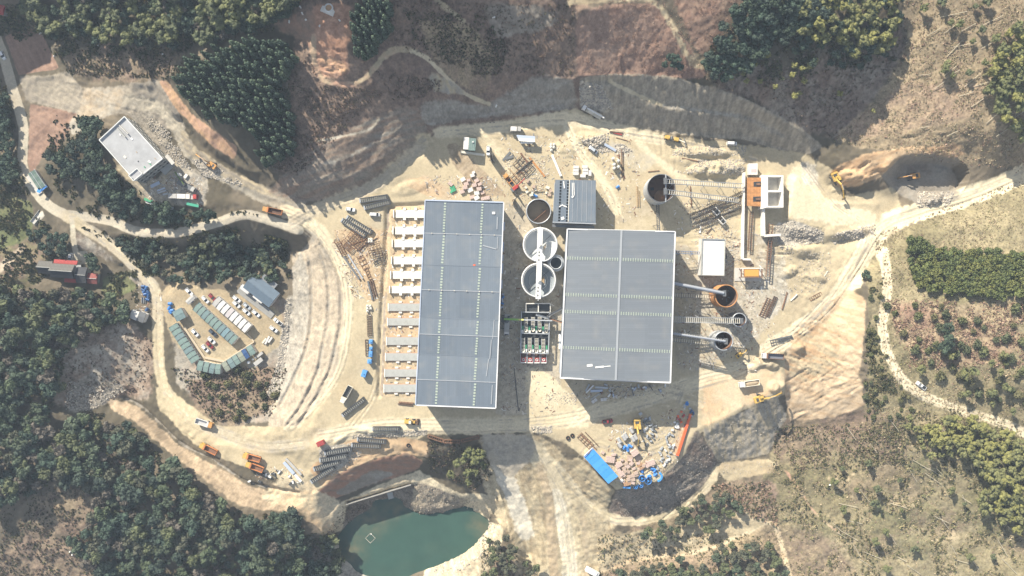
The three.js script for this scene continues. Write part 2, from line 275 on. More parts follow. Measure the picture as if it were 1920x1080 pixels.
function detail(x, z, px, py) {
  const r = wild(px, py);
  let h = r * (1.5 * fbm(x / 26 + 3, z / 26, 3) + 0.55 * fbm(x / 6, z / 6 + 9, 2)) + (0.05 + 0.28 * r) * fbm(x / 1.9, z / 1.9, 2) + (1 - r) * 0.16 * fbm(x / 9, z / 9, 2);
  if (px > 1 && py > 1 && px < 1918 && py < 1078) h += bil(FR, 1920, 1080, px, py);
  for (const [hx, hy, rad, hh, st, an] of heaps) {
    const dx = px - hx, dy = py - hy; if (Math.abs(dx) > rad * st || Math.abs(dy) > rad * st) continue;
    const c = Math.cos(an), s = Math.sin(an), u = (dx * c + dy * s) / (rad * st), v = (-dx * s + dy * c) / rad, q = u * u + v * v;
    if (q < 1) h += hh * Math.pow(1 - q, 0.9) * (1 + 0.5 * fbm(x / 2.5, z / 2.5, 2));
  }
  return h;
}
// fine relief drawn in plan: ditches, ruts and banks (grey level, 128 = no change, +-2.5 m)
const FR = (() => {
  const c = document.createElement('canvas'); c.width = 1920; c.height = 1080;
  const x = c.getContext('2d'); x.fillStyle = 'rgb(128,128,128)'; x.fillRect(0, 0, 1920, 1080); x.lineCap = x.lineJoin = 'round';
  const line = (pts, w, h) => { x.strokeStyle = h < 0 ? `rgba(0,0,0,${-h / 2.5})` : `rgba(255,255,255,${h / 2.5})`; x.lineWidth = w; x.beginPath(); smoothLine(pts).forEach(([a, b], i) => (i ? x.lineTo(a, b) : x.moveTo(a, b))); x.stroke(); };
  const soft = (pts, w, h) => { line(pts, w * 1.8, h * 0.35); line(pts, w, h * 0.65); };
  for (const l of TERRACES) { soft(l, 4, -0.75); soft(l.map(([a, b]) => [a - 5, b - 1]), 5, 0.35); }
  soft([[225, 745], [260, 758], [300, 796], [345, 836], [400, 864], [470, 905], [560, 925]], 4, -1.0);
  soft([[727, 392], [724, 470], [718, 560], [714, 640], [711, 742]], 6, -1.4); soft([[728, 388], [800, 384]], 6, -1.4);
  for (const [pts, w, n, d] of RUTS) for (let k = 0; k < n; k++) { const o = (k / (n - 1) - 0.5) * w, q = smoothLine(pts, 16); line(q.map(([a, b], i) => { const p = q[Math.max(0, i - 1)], r = q[Math.min(q.length - 1, i + 1)], l = Math.hypot(r[0] - p[0], r[1] - p[1]) || 1, j = o + 1.6 * vnoise(i * 0.35, k * 7.7); return [a - (r[1] - p[1]) / l * j, b + (r[0] - p[0]) / l * j]; }), rr(1.4, 2.6), (k & 1 ? -1 : 1) * rr(0.08, 0.2) * d); }
  for (const [a, b, n, len, ang, h] of SCRAPES) for (let k = 0; k < n; k++) { const X = a + rr(-1, 1) * len * 1.3, Y = b + rr(-1, 1) * len, t = ang + rr(-0.25, 0.25), L = len * rr(0.15, 0.5); line([[X - Math.cos(t) * L, Y - Math.sin(t) * L], [X + rr(-2, 2), Y + rr(-2, 2)], [X + Math.cos(t) * L, Y + Math.sin(t) * L]], rr(1.5, 4), rr(-h, h)); }
  const d = x.getImageData(0, 0, 1920, 1080).data, m = new Float32Array(1920 * 1080); for (let i = 0; i < m.length; i++) m[i] = (d[i * 4] - 128) / 127 * 2.5; return m;
})();
const CX = 290, CZ = 172, TS = 0.6, TW = Math.round(2 * CX / TS) + 1, TH = Math.round(2 * CZ / TS) + 1;
const TG = new Float32Array(TW * TH), TP = new Float32Array(TW * TH * 2);
for (let j = 0; j < TH; j++) for (let i = 0; i < TW; i++) {
  const x = -CX + i * TS, z = -CZ + j * TS, [px, py, h] = surveyOf(x, z), k = j * TW + i;
  TP[k * 2] = px; TP[k * 2 + 1] = py; TG[k] = h + detail(x, z, px, py);
}
function groundY(x, z) {
  if (Math.abs(x) < CX && Math.abs(z) < CZ) return bil(TG, TW, TH, (x + CX) / TS, (z + CZ) / TS);
  const [px, py, h] = surveyOf(x, z); return h + 6 * fbm(x / 90, z / 90, 3);
}
const at = (px, py) => { const [x, , z] = W(px, py, surveyH(px, py)); return [x, groundY(x, z), z]; };     // point of the ground seen at a photo pixel
// ---------------------------------------------------------------- colours of the ground, laid out in plan (metres)
const KW = 2048, KH = Math.round(2048 * CZ / CX), MPT = 2 * CX / KW;
const AL = new Float32Array(KW * KH * 3);
const NZ = [30, 7, 1.7, 0.5].map((sc, n) => { const a = new Float32Array(KW * KH); for (let j = 0; j < KH; j++) for (let i = 0; i < KW; i++) { const x = i * MPT / sc, z = j * MPT / sc; a[j * KW + i] = n === 3 ? vnoise(x + 91, z) : fbm(x + 40 * n, z + 7, n === 0 ? 4 : 3); } return a; });
const kc = document.createElement('canvas'); kc.width = KW; kc.height = KH;
const kx = kc.getContext('2d', { willReadFrequently: true });
const toK = (px, py) => { const [x, , z] = at(px, py); return [(x + CX) / MPT, (z + CZ) / MPT]; };
function boxBlur(a, w, h, r) {
  if (r < 1) return a;
  const t = new Float32Array(w * h), n = 2 * r + 1;
  for (let pass = 0; pass < 2; pass++) {
    for (let j = 0; j < h; j++) { let s = 0; for (let i = -r; i <= r; i++) s += a[j * w + clamp(i, 0, w - 1)]; for (let i = 0; i < w; i++) { t[j * w + i] = s / n; s += a[j * w + Math.min(w - 1, i + r + 1)] - a[j * w + Math.max(0, i - r)]; } }
    for (let i = 0; i < w; i++) { let s = 0; for (let j = -r; j <= r; j++) s += t[clamp(j, 0, h - 1) * w + i]; for (let j = 0; j < h; j++) { a[j * w + i] = s / n; s += t[Math.min(h - 1, j + r + 1) * w + i] - t[Math.max(0, j - r) * w + i]; } }
  }
  return a;
}
// soil(shape, first tone, second tone, options): w = stroke width in photo px (else a filled outline), soft = edge (m), rag = raggedness, a = cover, streak = [angle, stretch], v = fine speckle
function soil(pts, c1, c2, { w = 0, soft = 1, rag = 0.35, a = 1, streak, v = 0.12, mix = 0 } = {}) {
  const q = (w ? smoothLine(pts) : pts).map(([x, y]) => toK(x, y)), pad = (w * 0.5 * S + soft * 2 + 3) / MPT;
  const x0 = Math.max(0, Math.floor(Math.min(...q.map((p) => p[0])) - pad)), x1 = Math.min(KW, Math.ceil(Math.max(...q.map((p) => p[0])) + pad)), y0 = Math.max(0, Math.floor(Math.min(...q.map((p) => p[1])) - pad)), y1 = Math.min(KH, Math.ceil(Math.max(...q.map((p) => p[1])) + pad));
  const bw = x1 - x0, bh = y1 - y0; if (bw < 2 || bh < 2) return;
  kx.setTransform(1, 0, 0, 1, 0, 0); kx.fillStyle = '#000'; kx.fillRect(x0, y0, bw, bh);
  kx.fillStyle = kx.strokeStyle = '#fff'; kx.lineCap = kx.lineJoin = 'round'; kx.lineWidth = w * S / MPT;
  kx.beginPath(); q.forEach(([x, y], i) => (i ? kx.lineTo(x, y) : kx.moveTo(x, y)));
  if (w) kx.stroke(); else { kx.closePath(); kx.fill(); }
  const d = kx.getImageData(x0, y0, bw, bh).data, m = new Float32Array(bw * bh);
  for (let i = 0; i < m.length; i++) m[i] = d[i * 4] / 255;
  boxBlur(m, bw, bh, Math.round(soft / MPT));
  const [n0, n1, n2, n3] = NZ, cs = streak ? Math.cos(streak[0]) : 0, sn = streak ? Math.sin(streak[0]) : 0;
  for (let j = 0; j < bh; j++) for (let i = 0; i < bw; i++) {
    const mm = m[j * bw + i]; if (mm < 0.02) continue;
    const k = (j + y0) * KW + i + x0, e = rag ? sstep(0.32, 0.68, mm + rag * (0.6 * n1[k] + 0.8 * n2[k]) * 4 * mm * (1 - mm)) : mm; if (e <= 0) continue;
    let n = 0.7 * n0[k] + 0.5 * n1[k] + 0.35 * n2[k];
    if (streak) { const X = (i + x0) * MPT, Z = (j + y0) * MPT, u = X * cs + Z * sn, vv = -X * sn + Z * cs; n = 0.35 * n + 0.8 * fbm(u / (1.3 * streak[1]), vv / 1.3, 3); }
    const t = sstep(-0.55, 0.55, n + mix), f = 1 + v * n3[k] + v * 1.3 * n2[k], al = e * a;
    for (let c = 0; c < 3; c++) AL[k * 3 + c] += (lerp(c1[c], c2[c], t) * f - AL[k * 3 + c]) * al;
  }
}
const C = { floor: [0.10, 0.085, 0.058], floor2: [0.165, 0.135, 0.095], brown: [0.17, 0.12, 0.092], brown2: [0.235, 0.17, 0.125], clear: [0.25, 0.155, 0.115], clear2: [0.32, 0.22, 0.165], straw: [0.33, 0.26, 0.165], straw2: [0.215, 0.17, 0.112], tan: [0.475, 0.40, 0.265], tan2: [0.405, 0.335, 0.222], pale: [0.63, 0.55, 0.39], pale2: [0.56, 0.48, 0.335], orange: [0.43, 0.275, 0.155], orange2: [0.50, 0.36, 0.22], rock: [0.235, 0.205, 0.165], rock2: [0.32, 0.29, 0.24], rub: [0.30, 0.275, 0.235], rub2: [0.42, 0.385, 0.32], field: [0.235, 0.148, 0.108], field2: [0.29, 0.19, 0.14], road: [0.48, 0.435, 0.34], road2: [0.42, 0.365, 0.28], grass: [0.10, 0.115, 0.05], grass2: [0.155, 0.15, 0.075], conc: [0.52, 0.49, 0.43], red: [0.34, 0.19, 0.125], red2: [0.42, 0.26, 0.18], white: [0.66, 0.60, 0.48], wood: [0.40, 0.33, 0.235] };
for (let k = 0; k < KW * KH; k++) { const t = sstep(-0.4, 0.4, NZ[0][k] + 0.6 * NZ[1][k]), f = 1 + 0.2 * NZ[2][k]; for (let c = 0; c < 3; c++) AL[k * 3 + c] = lerp(C.floor[c], C.floor2[c], t) * f; }
// ---- wild slopes
soil([[560, -40], [1100, -40], [1100, 215], [800, 262], [560, 350], [500, 310], [545, 230], [545, 100]], C.brown, C.brown2, { soft: 4, v: 0.25 });
soil([[120, 85], [360, 70], [340, 110], [290, 165], [130, 140]], C.straw2, C.brown, { soft: 3, v: 0.25 });
soil([[780, 30], [880, 40], [940, 110], [900, 190], [820, 130]], C.straw, C.brown, { soft: 3, v: 0.35 });
soil([[900, 10], [1000, 10], [1060, 30], [1020, 60], [930, 70]], C.rock, C.rock2, { soft: 2, a: 0.8 });
soil([[1082, 145], [1078, 40], [1130, 8], [1230, 5], [1300, 100], [1330, 145], [1240, 146], [1150, 142]], C.clear, C.clear2, { soft: 1.5, v: 0.2 });
soil([[1240, -40], [1430, -40], [1350, 70], [1330, 120], [1300, 90]], C.clear, C.brown2, { soft: 2, v: 0.2 });
soil([[1330, 90], [1500, 130], [1700, 30], [1700, 110], [1580, 255], [1510, 250], [1420, 195], [1340, 160]], C.brown, C.rock, { soft: 4, v: 0.25 });
soil([[1690, -40], [1960, -40], [1960, 320], [1830, 305], [1640, 280], [1560, 262], [1640, 190], [1700, 90]], C.straw, C.straw2, { soft: 3, v: 0.3 });
soil([[1700, 150], [1850, 160], [1830, 220], [1620, 262], [1560, 260]], C.clear2, C.straw, { soft: 3, a: 0.7, v: 0.3 });
soil([[1620, 470], [1690, 430], [1960, 330], [1960, 1130], [1400, 1130], [1430, 880], [1475, 800], [1620, 780], [1628, 560]], [0.29, 0.245, 0.15], [0.18, 0.155, 0.088], { soft: 2, v: 0.32 });
soil([[1670, 560], [1780, 580], [1920, 560], [1900, 680], [1760, 680], [1680, 640]], C.clear, C.straw, { soft: 4, v: 0.3 });
soil([[1460, 790], [1620, 770], [1720, 790], [1700, 870], [1560, 850], [1450, 880]], C.straw2, C.brown, { soft: 4, v: 0.3 });
for (let k = 0; k < 70; k++) { const x = rr(1460, 1920), y = rr(k % 3 ? 800 : 430, 1080), s = rr(12, 45), q = []; if (x < 1690 && y < 790) continue; for (let i = 0; i < 9; i++) { const a = i * 0.7, r = s * rr(0.5, 1.2); q.push([x + Math.cos(a) * r * 1.4, y + Math.sin(a) * r * 0.8]); } soil(q, ...pick([[[0.15, 0.145, 0.07], [0.21, 0.185, 0.10]], [[0.19, 0.145, 0.10], C.straw2], [[0.36, 0.295, 0.19], C.straw], [[0.12, 0.125, 0.06], [0.19, 0.17, 0.09]]]), { soft: 2.5, rag: 0.9, a: rr(0.4, 0.8), v: 0.35 }); }
soil([[1440, 980], [1540, 1000], [1620, 1080], [1440, 1090]], C.brown, C.straw, { soft: 4, v: 0.3, a: 0.7 });
soil([[1180, 990], [1380, 900], [1450, 900], [1470, 1130], [1100, 1130]], C.straw, C.brown2, { soft: 3, v: 0.3 });
soil([[910, 1000], [1000, 1060], [1020, 1130], [900, 1130]], C.straw2, C.brown, { soft: 2, v: 0.3 });
soil([[0, 1080], [0, 1040], [60, 990], [180, 1040], [200, 1120], [0, 1120]], C.brown2, C.straw2, { soft: 3, v: 0.3 });
soil([[60, 930], [150, 910], [200, 960], [170, 1020], [60, 990]], C.brown, C.straw2, { soft: 3, v: 0.3 });
soil([[125, 620], [240, 600], [290, 640], [285, 750], [230, 745], [130, 770], [90, 760]], C.brown2, C.rock2, { soft: 3, v: 0.22 });
soil([[125, 720], [190, 690], [235, 730], [180, 765], [125, 775]], C.rock, C.rub, { soft: 2, v: 0.35 });
soil([[-20, 350], [60, 380], [60, 450], [-20, 480]], C.grass, C.grass2, { soft: 1, v: 0.2 });
soil([[-20, 480], [60, 440], [100, 470], [60, 540], [-20, 530]], C.brown, C.grass2, { soft: 2, v: 0.2 });
soil([[-10, 500], [45, 455], [50, 462], [0, 515]], C.road2, C.brown2, { soft: 1 });
soil([[195, 520], [250, 505], [255, 545], [225, 555], [190, 545]], C.grass, C.grass2, { soft: 1, v: 0.25 });
soil([[130, 425], [260, 520], [270, 560], [230, 500], [150, 465]], C.brown, C.rock2, { soft: 2, v: 0.25 });
soil([[320, 560], [330, 720], [420, 800], [540, 790], [560, 700], [540, 560]], C.rock2, C.brown2, { soft: 2, v: 0.22 });
// ---- fields
soil([[10, 70], [52, 52], [78, 62], [112, 128], [36, 142]], C.field, C.field2, { soft: 0.6, rag: 0.15, streak: [1.1, 9] });
soil([[55, 195], [150, 210], [130, 250], [105, 290], [90, 270], [60, 330], [52, 300]], C.field, C.field2, { soft: 1, streak: [0.5, 6] });
// ---- north-west cutting
soil([[35, 145], [130, 135], [155, 170], [300, 150], [345, 230], [250, 215], [150, 215], [50, 190]], [0.31, 0.27, 0.21], C.rock, { soft: 1.5, streak: [0.4, 5] });
soil([[155, 165], [230, 165], [235, 200], [180, 230], [140, 255], [130, 235], [150, 205]], [0.36, 0.28, 0.19], C.rock2, { soft: 1.5 });
soil([[250, 190], [300, 160], [330, 190], [350, 250], [300, 240], [240, 205]], C.rock, [0.27, 0.245, 0.205], { soft: 1.5 });
soil([[298, 150], [315, 155], [360, 215], [420, 260], [444, 275], [440, 300], [400, 275], [330, 205]], C.orange, C.red2, { soft: 1, streak: [0.9, 4] });
soil([[235, 200], [270, 195], [300, 230], [330, 300], [390, 330], [390, 370], [340, 320], [320, 300], [240, 215]], [0.27, 0.24, 0.195], C.rock, { soft: 1.5, v: 0.3 });
soil([[240, 190], [300, 205], [330, 240], [360, 290], [430, 335], [500, 372], [560, 385]], [0.36, 0.32, 0.25], [0.31, 0.275, 0.22], { w: 24, soft: 1.5, v: 0.15 });
soil([[330, 225], [370, 280], [440, 325], [520, 360], [570, 375], [560, 385], [440, 345], [350, 290]], C.rock, C.tan2, { soft: 1.5, streak: [0.7, 4] });
soil([[205, 300], [250, 350], [270, 375], [300, 385], [385, 388], [390, 340], [325, 300], [290, 340]], C.rub, C.tan2, { soft: 1.5, v: 0.25 });
// ---- bowl, cut faces
soil([[500, 362], [560, 300], [620, 262], [712, 215], [770, 195], [800, 232], [800, 262], [700, 343], [640, 372], [560, 380]], C.rock, C.brown2, { soft: 1.5, streak: [-0.35, 7], v: 0.2 });
soil([[800, 240], [780, 190], [850, 185], [910, 200], [1000, 142], [1075, 148], [1085, 205], [1000, 212], [900, 222], [830, 232]], C.rock, C.rub, { soft: 2, streak: [-0.1, 5], v: 0.2 });
soil([[1085, 145], [1150, 138], [1250, 143], [1350, 168], [1420, 195], [1500, 240], [1545, 275], [1500, 296], [1400, 262], [1290, 255], [1180, 240], [1110, 215], [1085, 205]], [0.24, 0.21, 0.165], [0.36, 0.31, 0.235], { soft: 0.8, streak: [1.5, 5], v: 0.2 });
soil([[1085, 150], [1120, 160], [1150, 200], [1130, 215], [1090, 205]], C.rub2, C.tan2, { soft: 2, v: 0.25 });
soil([[575, 268], [640, 256], [690, 244], [710, 222]], C.tan, C.rub2, { w: 4, soft: 0.6 });
soil([[560, 320], [640, 300], [700, 268], [740, 240]], C.rub2, C.rock2, { w: 5, soft: 1 });
soil([[1140, 152], [1190, 176], [1240, 199]], C.tan, C.pale, { w: 6, soft: 0.6 });
soil([[1240, 199], [1300, 207], [1400, 222]], C.rub2, C.rub, { w: 6, soft: 1 });
// red spur with its track
soil([[585, 10], [655, 5], [660, 60], [650, 100], [655, 140], [640, 150], [600, 140], [590, 80]], C.red, C.red2, { soft: 1.5, v: 0.2 });
soil([[500, 45], [590, 20], [590, 90], [570, 80]], C.brown2, C.red, { soft: 2 });
soil([[600, 105], [640, 115], [655, 130], [650, 140], [625, 140], [600, 120]], C.orange, C.red2, { soft: 0.8 });
soil([[588, 70], [588, 115], [603, 148], [640, 160], [680, 150], [715, 110], [740, 92], [780, 96]], C.tan2, C.red2, { w: 10, soft: 0.8 });
soil([[770, 94], [800, 110], [835, 143], [872, 175], [917, 195]], C.pale2, C.tan, { w: 7, soft: 0.6 });
soil([[800, 128], [860, 160], [880, 180], [840, 175], [810, 172]], C.tan2, C.rub, { soft: 1.5, streak: [1.2, 3] });
soil([[800, -20], [830, 8], [870, 40]], C.tan, C.straw, { w: 9, soft: 1 });
soil([[1060, 6], [1120, 2], [1210, 0], [1240, 20], [1262, 55], [1282, 95], [1300, 125]], C.tan, C.straw, { w: 9, soft: 1 });
soil([[1285, 100], [1330, 105], [1335, 130], [1300, 130]], C.straw, C.tan, { soft: 1.5, v: 0.3 });
// ---- pad
soil([[530, 395], [600, 388], [690, 358], [752, 318], [796, 266], [830, 240], [960, 227], [1040, 212], [1082, 204], [1110, 218], [1180, 242], [1300, 262], [1430, 275], [1500, 285], [1560, 320], [1580, 370], [1680, 350], [1700, 420], [1640, 470], [1600, 530], [1560, 590], [1470, 650], [1470, 740], [1400, 768], [1320, 805], [1290, 850], [1236, 902], [1155, 920], [1096, 860], [1060, 832], [1000, 812], [900, 815], [800, 815], [760, 835], [660, 880], [600, 920], [560, 915], [500, 890], [420, 862], [360, 830], [300, 770], [290, 720], [330, 740], [410, 800], [520, 800], [580, 760], [640, 640], [630, 520], [600, 450]], C.tan, C.tan2, { soft: 1, v: 0.1 });
soil([[540, 800], [590, 750], [630, 690], [648, 600], [644, 520], [612, 450], [575, 415], [530, 395]], C.pale, C.pale2, { w: 24, soft: 2, rag: 0.2, a: 0.9 });
soil([[700, 380], [1260, 380], [1260, 760], [720, 770]], C.tan2, C.road2, { soft: 4, a: 0.5 });
soil([[940, 380], [985, 380], [1060, 560], [1050, 780], [930, 780]], C.rock2, C.road2, { soft: 2, a: 0.75, v: 0.2 });
soil([[820, 250], [960, 236], [1060, 224], [1180, 250], [1240, 262]], C.pale, C.pale2, { w: 22, soft: 2, rag: 0.2 });
soil([[1060, 232], [1090, 290], [1130, 340], [1160, 400]], C.pale, C.pale2, { w: 18, soft: 2, rag: 0.2 });
soil([[1180, 245], [1220, 290], [1300, 350]], C.pale, C.pale2, { w: 14, soft: 2, rag: 0.2 });
soil([[800, 262], [760, 300], [700, 350], [600, 390], [545, 420]], C.road2, C.tan, { w: 24, soft: 2 });
soil([[960, 330], [930, 280], [900, 250]], C.pale, C.tan, { w: 14, soft: 2 });
soil([[600, 820], [720, 800], [860, 800], [1000, 795], [1140, 770], [1300, 720], [1400, 690]], C.pale, C.pale2, { w: 30, soft: 2.5, rag: 0.2, a: 0.9 });
soil([[985, 690], [1010, 690], [1060, 730], [1110, 800], [1030, 805], [990, 800]], C.pale, C.tan, { soft: 2 });
soil([[1320, 715], [1400, 690], [1470, 700], [1465, 735], [1400, 765], [1315, 800]], C.pale2, C.orange2, { soft: 2 });
soil([[1230, 350], [1280, 350], [1330, 370], [1300, 430], [1240, 430]], C.pale2, C.tan2, { soft: 2, a: 0.7 });
soil([[1120, 255], [1240, 300], [1200, 330], [1170, 300]], C.rub2, C.tan, { soft: 2 });
soil([[1280, 470], [1460, 430], [1480, 560], [1420, 640], [1290, 700]], C.tan2, C.rub2, { soft: 3, v: 0.2 });
soil([[1255, 455], [1268, 690], [1310, 720], [1300, 460]], C.rock2, C.tan2, { soft: 2, a: 0.7 });
soil([[1500, 300], [1545, 370], [1640, 400], [1650, 430], [1600, 425], [1480, 410], [1475, 330]], C.pale, C.pale2, { soft: 2 });
soil([[1500, 300], [1530, 310], [1535, 345], [1510, 350]], C.rub2, C.white, { soft: 1.5, v: 0.25 });
soil([[1950, 312], [1870, 347], [1800, 374], [1720, 397], [1650, 430], [1600, 510], [1540, 590], [1440, 655]], C.pale2, C.pale, { w: 34, soft: 1.5 });
soil([[1655, 470], [1662, 540], [1653, 620], [1678, 690], [1718, 735], [1800, 770], [1880, 795], [1960, 830]], C.pale2, C.pale, { w: 17, soft: 0.8, rag: 0.2 });
soil([[1700, 745], [1730, 790], [1760, 830]], C.straw, C.tan, { w: 5, soft: 0.8, a: 0.7 });
soil([[1470, 880], [1500, 920], [1530, 965], [1580, 1005]], C.tan, C.red2, { w: 4, soft: 0.6 });
// digging area
soil([[1555, 320], [1620, 290], [1690, 278], [1800, 270], [1815, 292], [1760, 298], [1690, 300], [1650, 330], [1600, 352], [1565, 350]], C.orange, C.orange2, { soft: 1.5, streak: [-0.4, 4] });
soil([[1650, 330], [1690, 294], [1750, 288], [1800, 298], [1815, 335], [1790, 376], [1720, 385], [1690, 370]], C.rub, C.rock, { soft: 1.5 });
soil([[1690, 310], [1740, 305], [1750, 330], [1700, 335]], C.brown, C.rock, { soft: 1.5 });
soil([[1450, 425], [1480, 415], [1545, 432], [1545, 450], [1480, 462], [1455, 450]], C.rub, C.rub2, { soft: 1.5, v: 0.3 });
soil([[1475, 640], [1520, 590], [1590, 540], [1622, 560], [1620, 640], [1610, 700], [1625, 760], [1560, 785], [1480, 790], [1470, 720]], [0.40, 0.285, 0.175], [0.50, 0.39, 0.265], { soft: 1.2, streak: [0.25, 5] });
soil([[1480, 640], [1540, 590], [1570, 600], [1570, 690], [1510, 720], [1475, 700]], C.orange, C.tan2, { soft: 2.5, streak: [0.3, 5] });
soil([[1318, 805], [1400, 768], [1455, 742], [1475, 780], [1440, 852], [1345, 868], [1320, 840]], C.rub, C.tan2, { soft: 1, streak: [1.3, 4], v: 0.2 });
// laydown slopes and lower roads
soil([[1155, 920], [1236, 902], [1285, 852], [1305, 800], [1345, 868], [1320, 920], [1262, 960], [1170, 975], [1140, 965]], C.rock, C.brown, { soft: 1, v: 0.4 });
soil([[1085, 858], [1153, 920], [1135, 970], [1090, 940], [1045, 872]], C.tan, C.straw, { soft: 1.2, streak: [0.7, 5] });
soil([[900, 818], [1000, 812], [1045, 835], [1100, 940], [1160, 985], [1110, 1010], [1095, 1120], [985, 1120], [950, 1000], [925, 960], [900, 890]], C.tan, C.straw, { soft: 2.5, v: 0.2, streak: [1.3, 5] });
soil([[1030, 860], [1072, 910], [1100, 945], [1172, 978], [1262, 963], [1330, 910], [1350, 878], [1450, 872]], C.tan, C.pale2, { w: 16, soft: 1 });
soil([[1000, 840], [1040, 910], [1060, 970], [1068, 1030], [1075, 1120]], C.tan, C.pale2, { w: 36, soft: 2 });
soil([[1040, 930], [1058, 990], [1066, 1050], [1068, 1120]], C.pale, C.white, { w: 30, soft: 1, rag: 0.25, v: 0.18 });
soil([[1012, 875], [1030, 940], [1034, 1010], [1042, 1120]], [0.36, 0.28, 0.18], [0.42, 0.335, 0.225], { w: 18, soft: 1.2 });
soil([[1058, 890], [1088, 960], [1098, 1020], [1106, 1120]], [0.38, 0.31, 0.21], C.tan, { w: 13, soft: 1 });
soil([[930, 850], [950, 900], [970, 950], [985, 1000]], C.rub2, C.white, { w: 34, soft: 2 });
soil([[900, 815], [1000, 815], [1005, 850], [960, 900], [910, 860]], C.rock2, C.road2, { soft: 2 });
soil([[1095, 1080], [1190, 1050], [1280, 1040], [1340, 1022], [1400, 998], [1450, 985], [1480, 1080]], C.pale2, C.orange2, { w: 10, soft: 0.8 });
soil([[1105, 990], [1180, 1000], [1300, 980], [1400, 960], [1445, 985], [1400, 1000], [1280, 1038], [1180, 1045], [1100, 1075]], C.tan, C.straw, { soft: 2, streak: [-0.2, 6], v: 0.2 });
soil([[1340, 870], [1450, 860], [1450, 885], [1360, 905]], C.tan, C.straw, { soft: 1.5 });
// south-west laydown and pond banks
soil([[600, 918], [580, 880], [640, 830], [720, 815], [800, 830], [805, 860], [760, 850], [700, 862], [640, 886]], C.orange2, C.orange, { soft: 1.2 });
soil([[600, 890], [600, 840], [650, 830], [665, 850], [640, 880]], C.rub2, C.rub, { soft: 1.2, v: 0.25 });
soil([[590, 925], [640, 886], [700, 862], [760, 850], [795, 865], [780, 884], [700, 908], [640, 932], [610, 945]], C.red, C.brown2, { soft: 0.8, streak: [0, 3] });
soil([[625, 925], [700, 880], [740, 890], [700, 908], [640, 932]], C.rock, C.rub, { soft: 1.5 });
soil([[610, 1000], [625, 950], [700, 915], [785, 882], [860, 925], [930, 930], [915, 985], [870, 950], [800, 965], [770, 955], [750, 935], [650, 950], [640, 1000]], C.pale2, C.tan2, { soft: 1.2, v: 0.25 });
soil([[655, 945], [775, 908], [800, 945], [760, 965], [705, 935], [690, 960], [640, 1010], [650, 960]], [0.15, 0.115, 0.085], C.rock, { soft: 1, v: 0.3 });
soil([[770, 950], [800, 966], [860, 958], [880, 940], [820, 915], [780, 905]], C.rock, C.tan2, { soft: 1.5, v: 0.3 });
soil([[920, 980], [945, 990], [935, 1040], [900, 1090], [790, 1100], [800, 1064], [860, 1038], [892, 1012]], [0.40, 0.335, 0.235], C.pale2, { soft: 1.2, v: 0.2, streak: [1.2, 3] });
soil([[620, 1000], [640, 1040], [690, 1078], [700, 1100], [620, 1100], [600, 1060]], C.rock2, C.rub2, { soft: 1.5, v: 0.3 });
soil([[640, 1012], [664, 985], [700, 964], [706, 946], [742, 944], [770, 968], [800, 976], [850, 962], [872, 958], [908, 980], [890, 1010], [860, 1034], [800, 1060], [740, 1078], [690, 1066], [655, 1040]], C.grass, C.rock, { soft: 1 });
soil([[690, 975], [720, 965], [722, 1005], [680, 1010]], C.straw, C.rock2, { soft: 2, a: 0.6 });
// ---- west roads
soil([[-30, 20], [5, 100], [25, 170], [43, 240], [42, 310], [60, 350], [90, 385], [130, 407]], C.road, C.road2, { w: 20, soft: 0.5, rag: 0.12 });
soil([[125, 403], [200, 413], [260, 435], [330, 437], [400, 420], [455, 403], [500, 412], [560, 432]], C.road, C.road2, { w: 18, soft: 0.6, rag: 0.15 });
soil([[125, 405], [160, 428], [210, 460], [260, 508], [292, 550], [296, 600], [298, 680], [312, 735], [350, 780], [420, 815], [500, 838], [570, 832]], C.tan, C.road2, { w: 22, soft: 1, rag: 0.2 });
soil([[135, 415], [141, 455], [143, 485]], C.road, C.road2, { w: 10, soft: 0.6 });
soil([[105, 480], [165, 470], [167, 495], [110, 500]], C.road, C.road2, { soft: 0.8 });
soil([[62, 410], [80, 395], [85, 405], [68, 425]], C.conc, C.road, { soft: 0.4 });
soil([[300, 545], [330, 530], [400, 545], [470, 545], [530, 590], [525, 650], [480, 680], [420, 700], [330, 650], [310, 600]], C.tan2, C.straw, { soft: 1.5, v: 0.18 });
soil([[340, 720], [400, 700], [480, 690], [530, 690], [510, 770], [430, 800], [370, 770]], C.brown, C.straw2, { soft: 3, v: 0.3 });
// terraces
soil([[548, 480], [566, 470], [588, 440], [612, 470], [640, 530], [645, 600], [632, 690], [600, 750], [560, 800], [500, 800], [520, 740], [545, 650], [552, 560]], [0.43, 0.36, 0.27], [0.36, 0.305, 0.235], { soft: 1.2, streak: [1.5, 4], v: 0.18 });
soil([[565, 470], [578, 520], [578, 600], [560, 690], [525, 760], [515, 740], [540, 650], [550, 560], [548, 500]], C.rub, [0.35, 0.315, 0.26], { soft: 1.2, streak: [1.5, 4], v: 0.25 });
for (const l of [[[600, 460], [625, 500], [637, 540], [638, 600], [630, 650], [616, 700], [590, 750], [560, 795]], [[592, 465], [607, 500], [615, 540], [614, 600], [605, 650], [594, 700], [565, 760], [540, 795]], [[575, 480], [582, 510], [584, 540], [583, 600], [575, 650], [555, 700], [525, 760]]]) soil(l, [0.20, 0.17, 0.135], C.rock2, { w: 4, soft: 0.5, rag: 0.6, a: 0.9 });
soil([[545, 560], [540, 620], [528, 680], [510, 740]], C.rub, C.rock2, { w: 16, soft: 1.5, v: 0.35 });
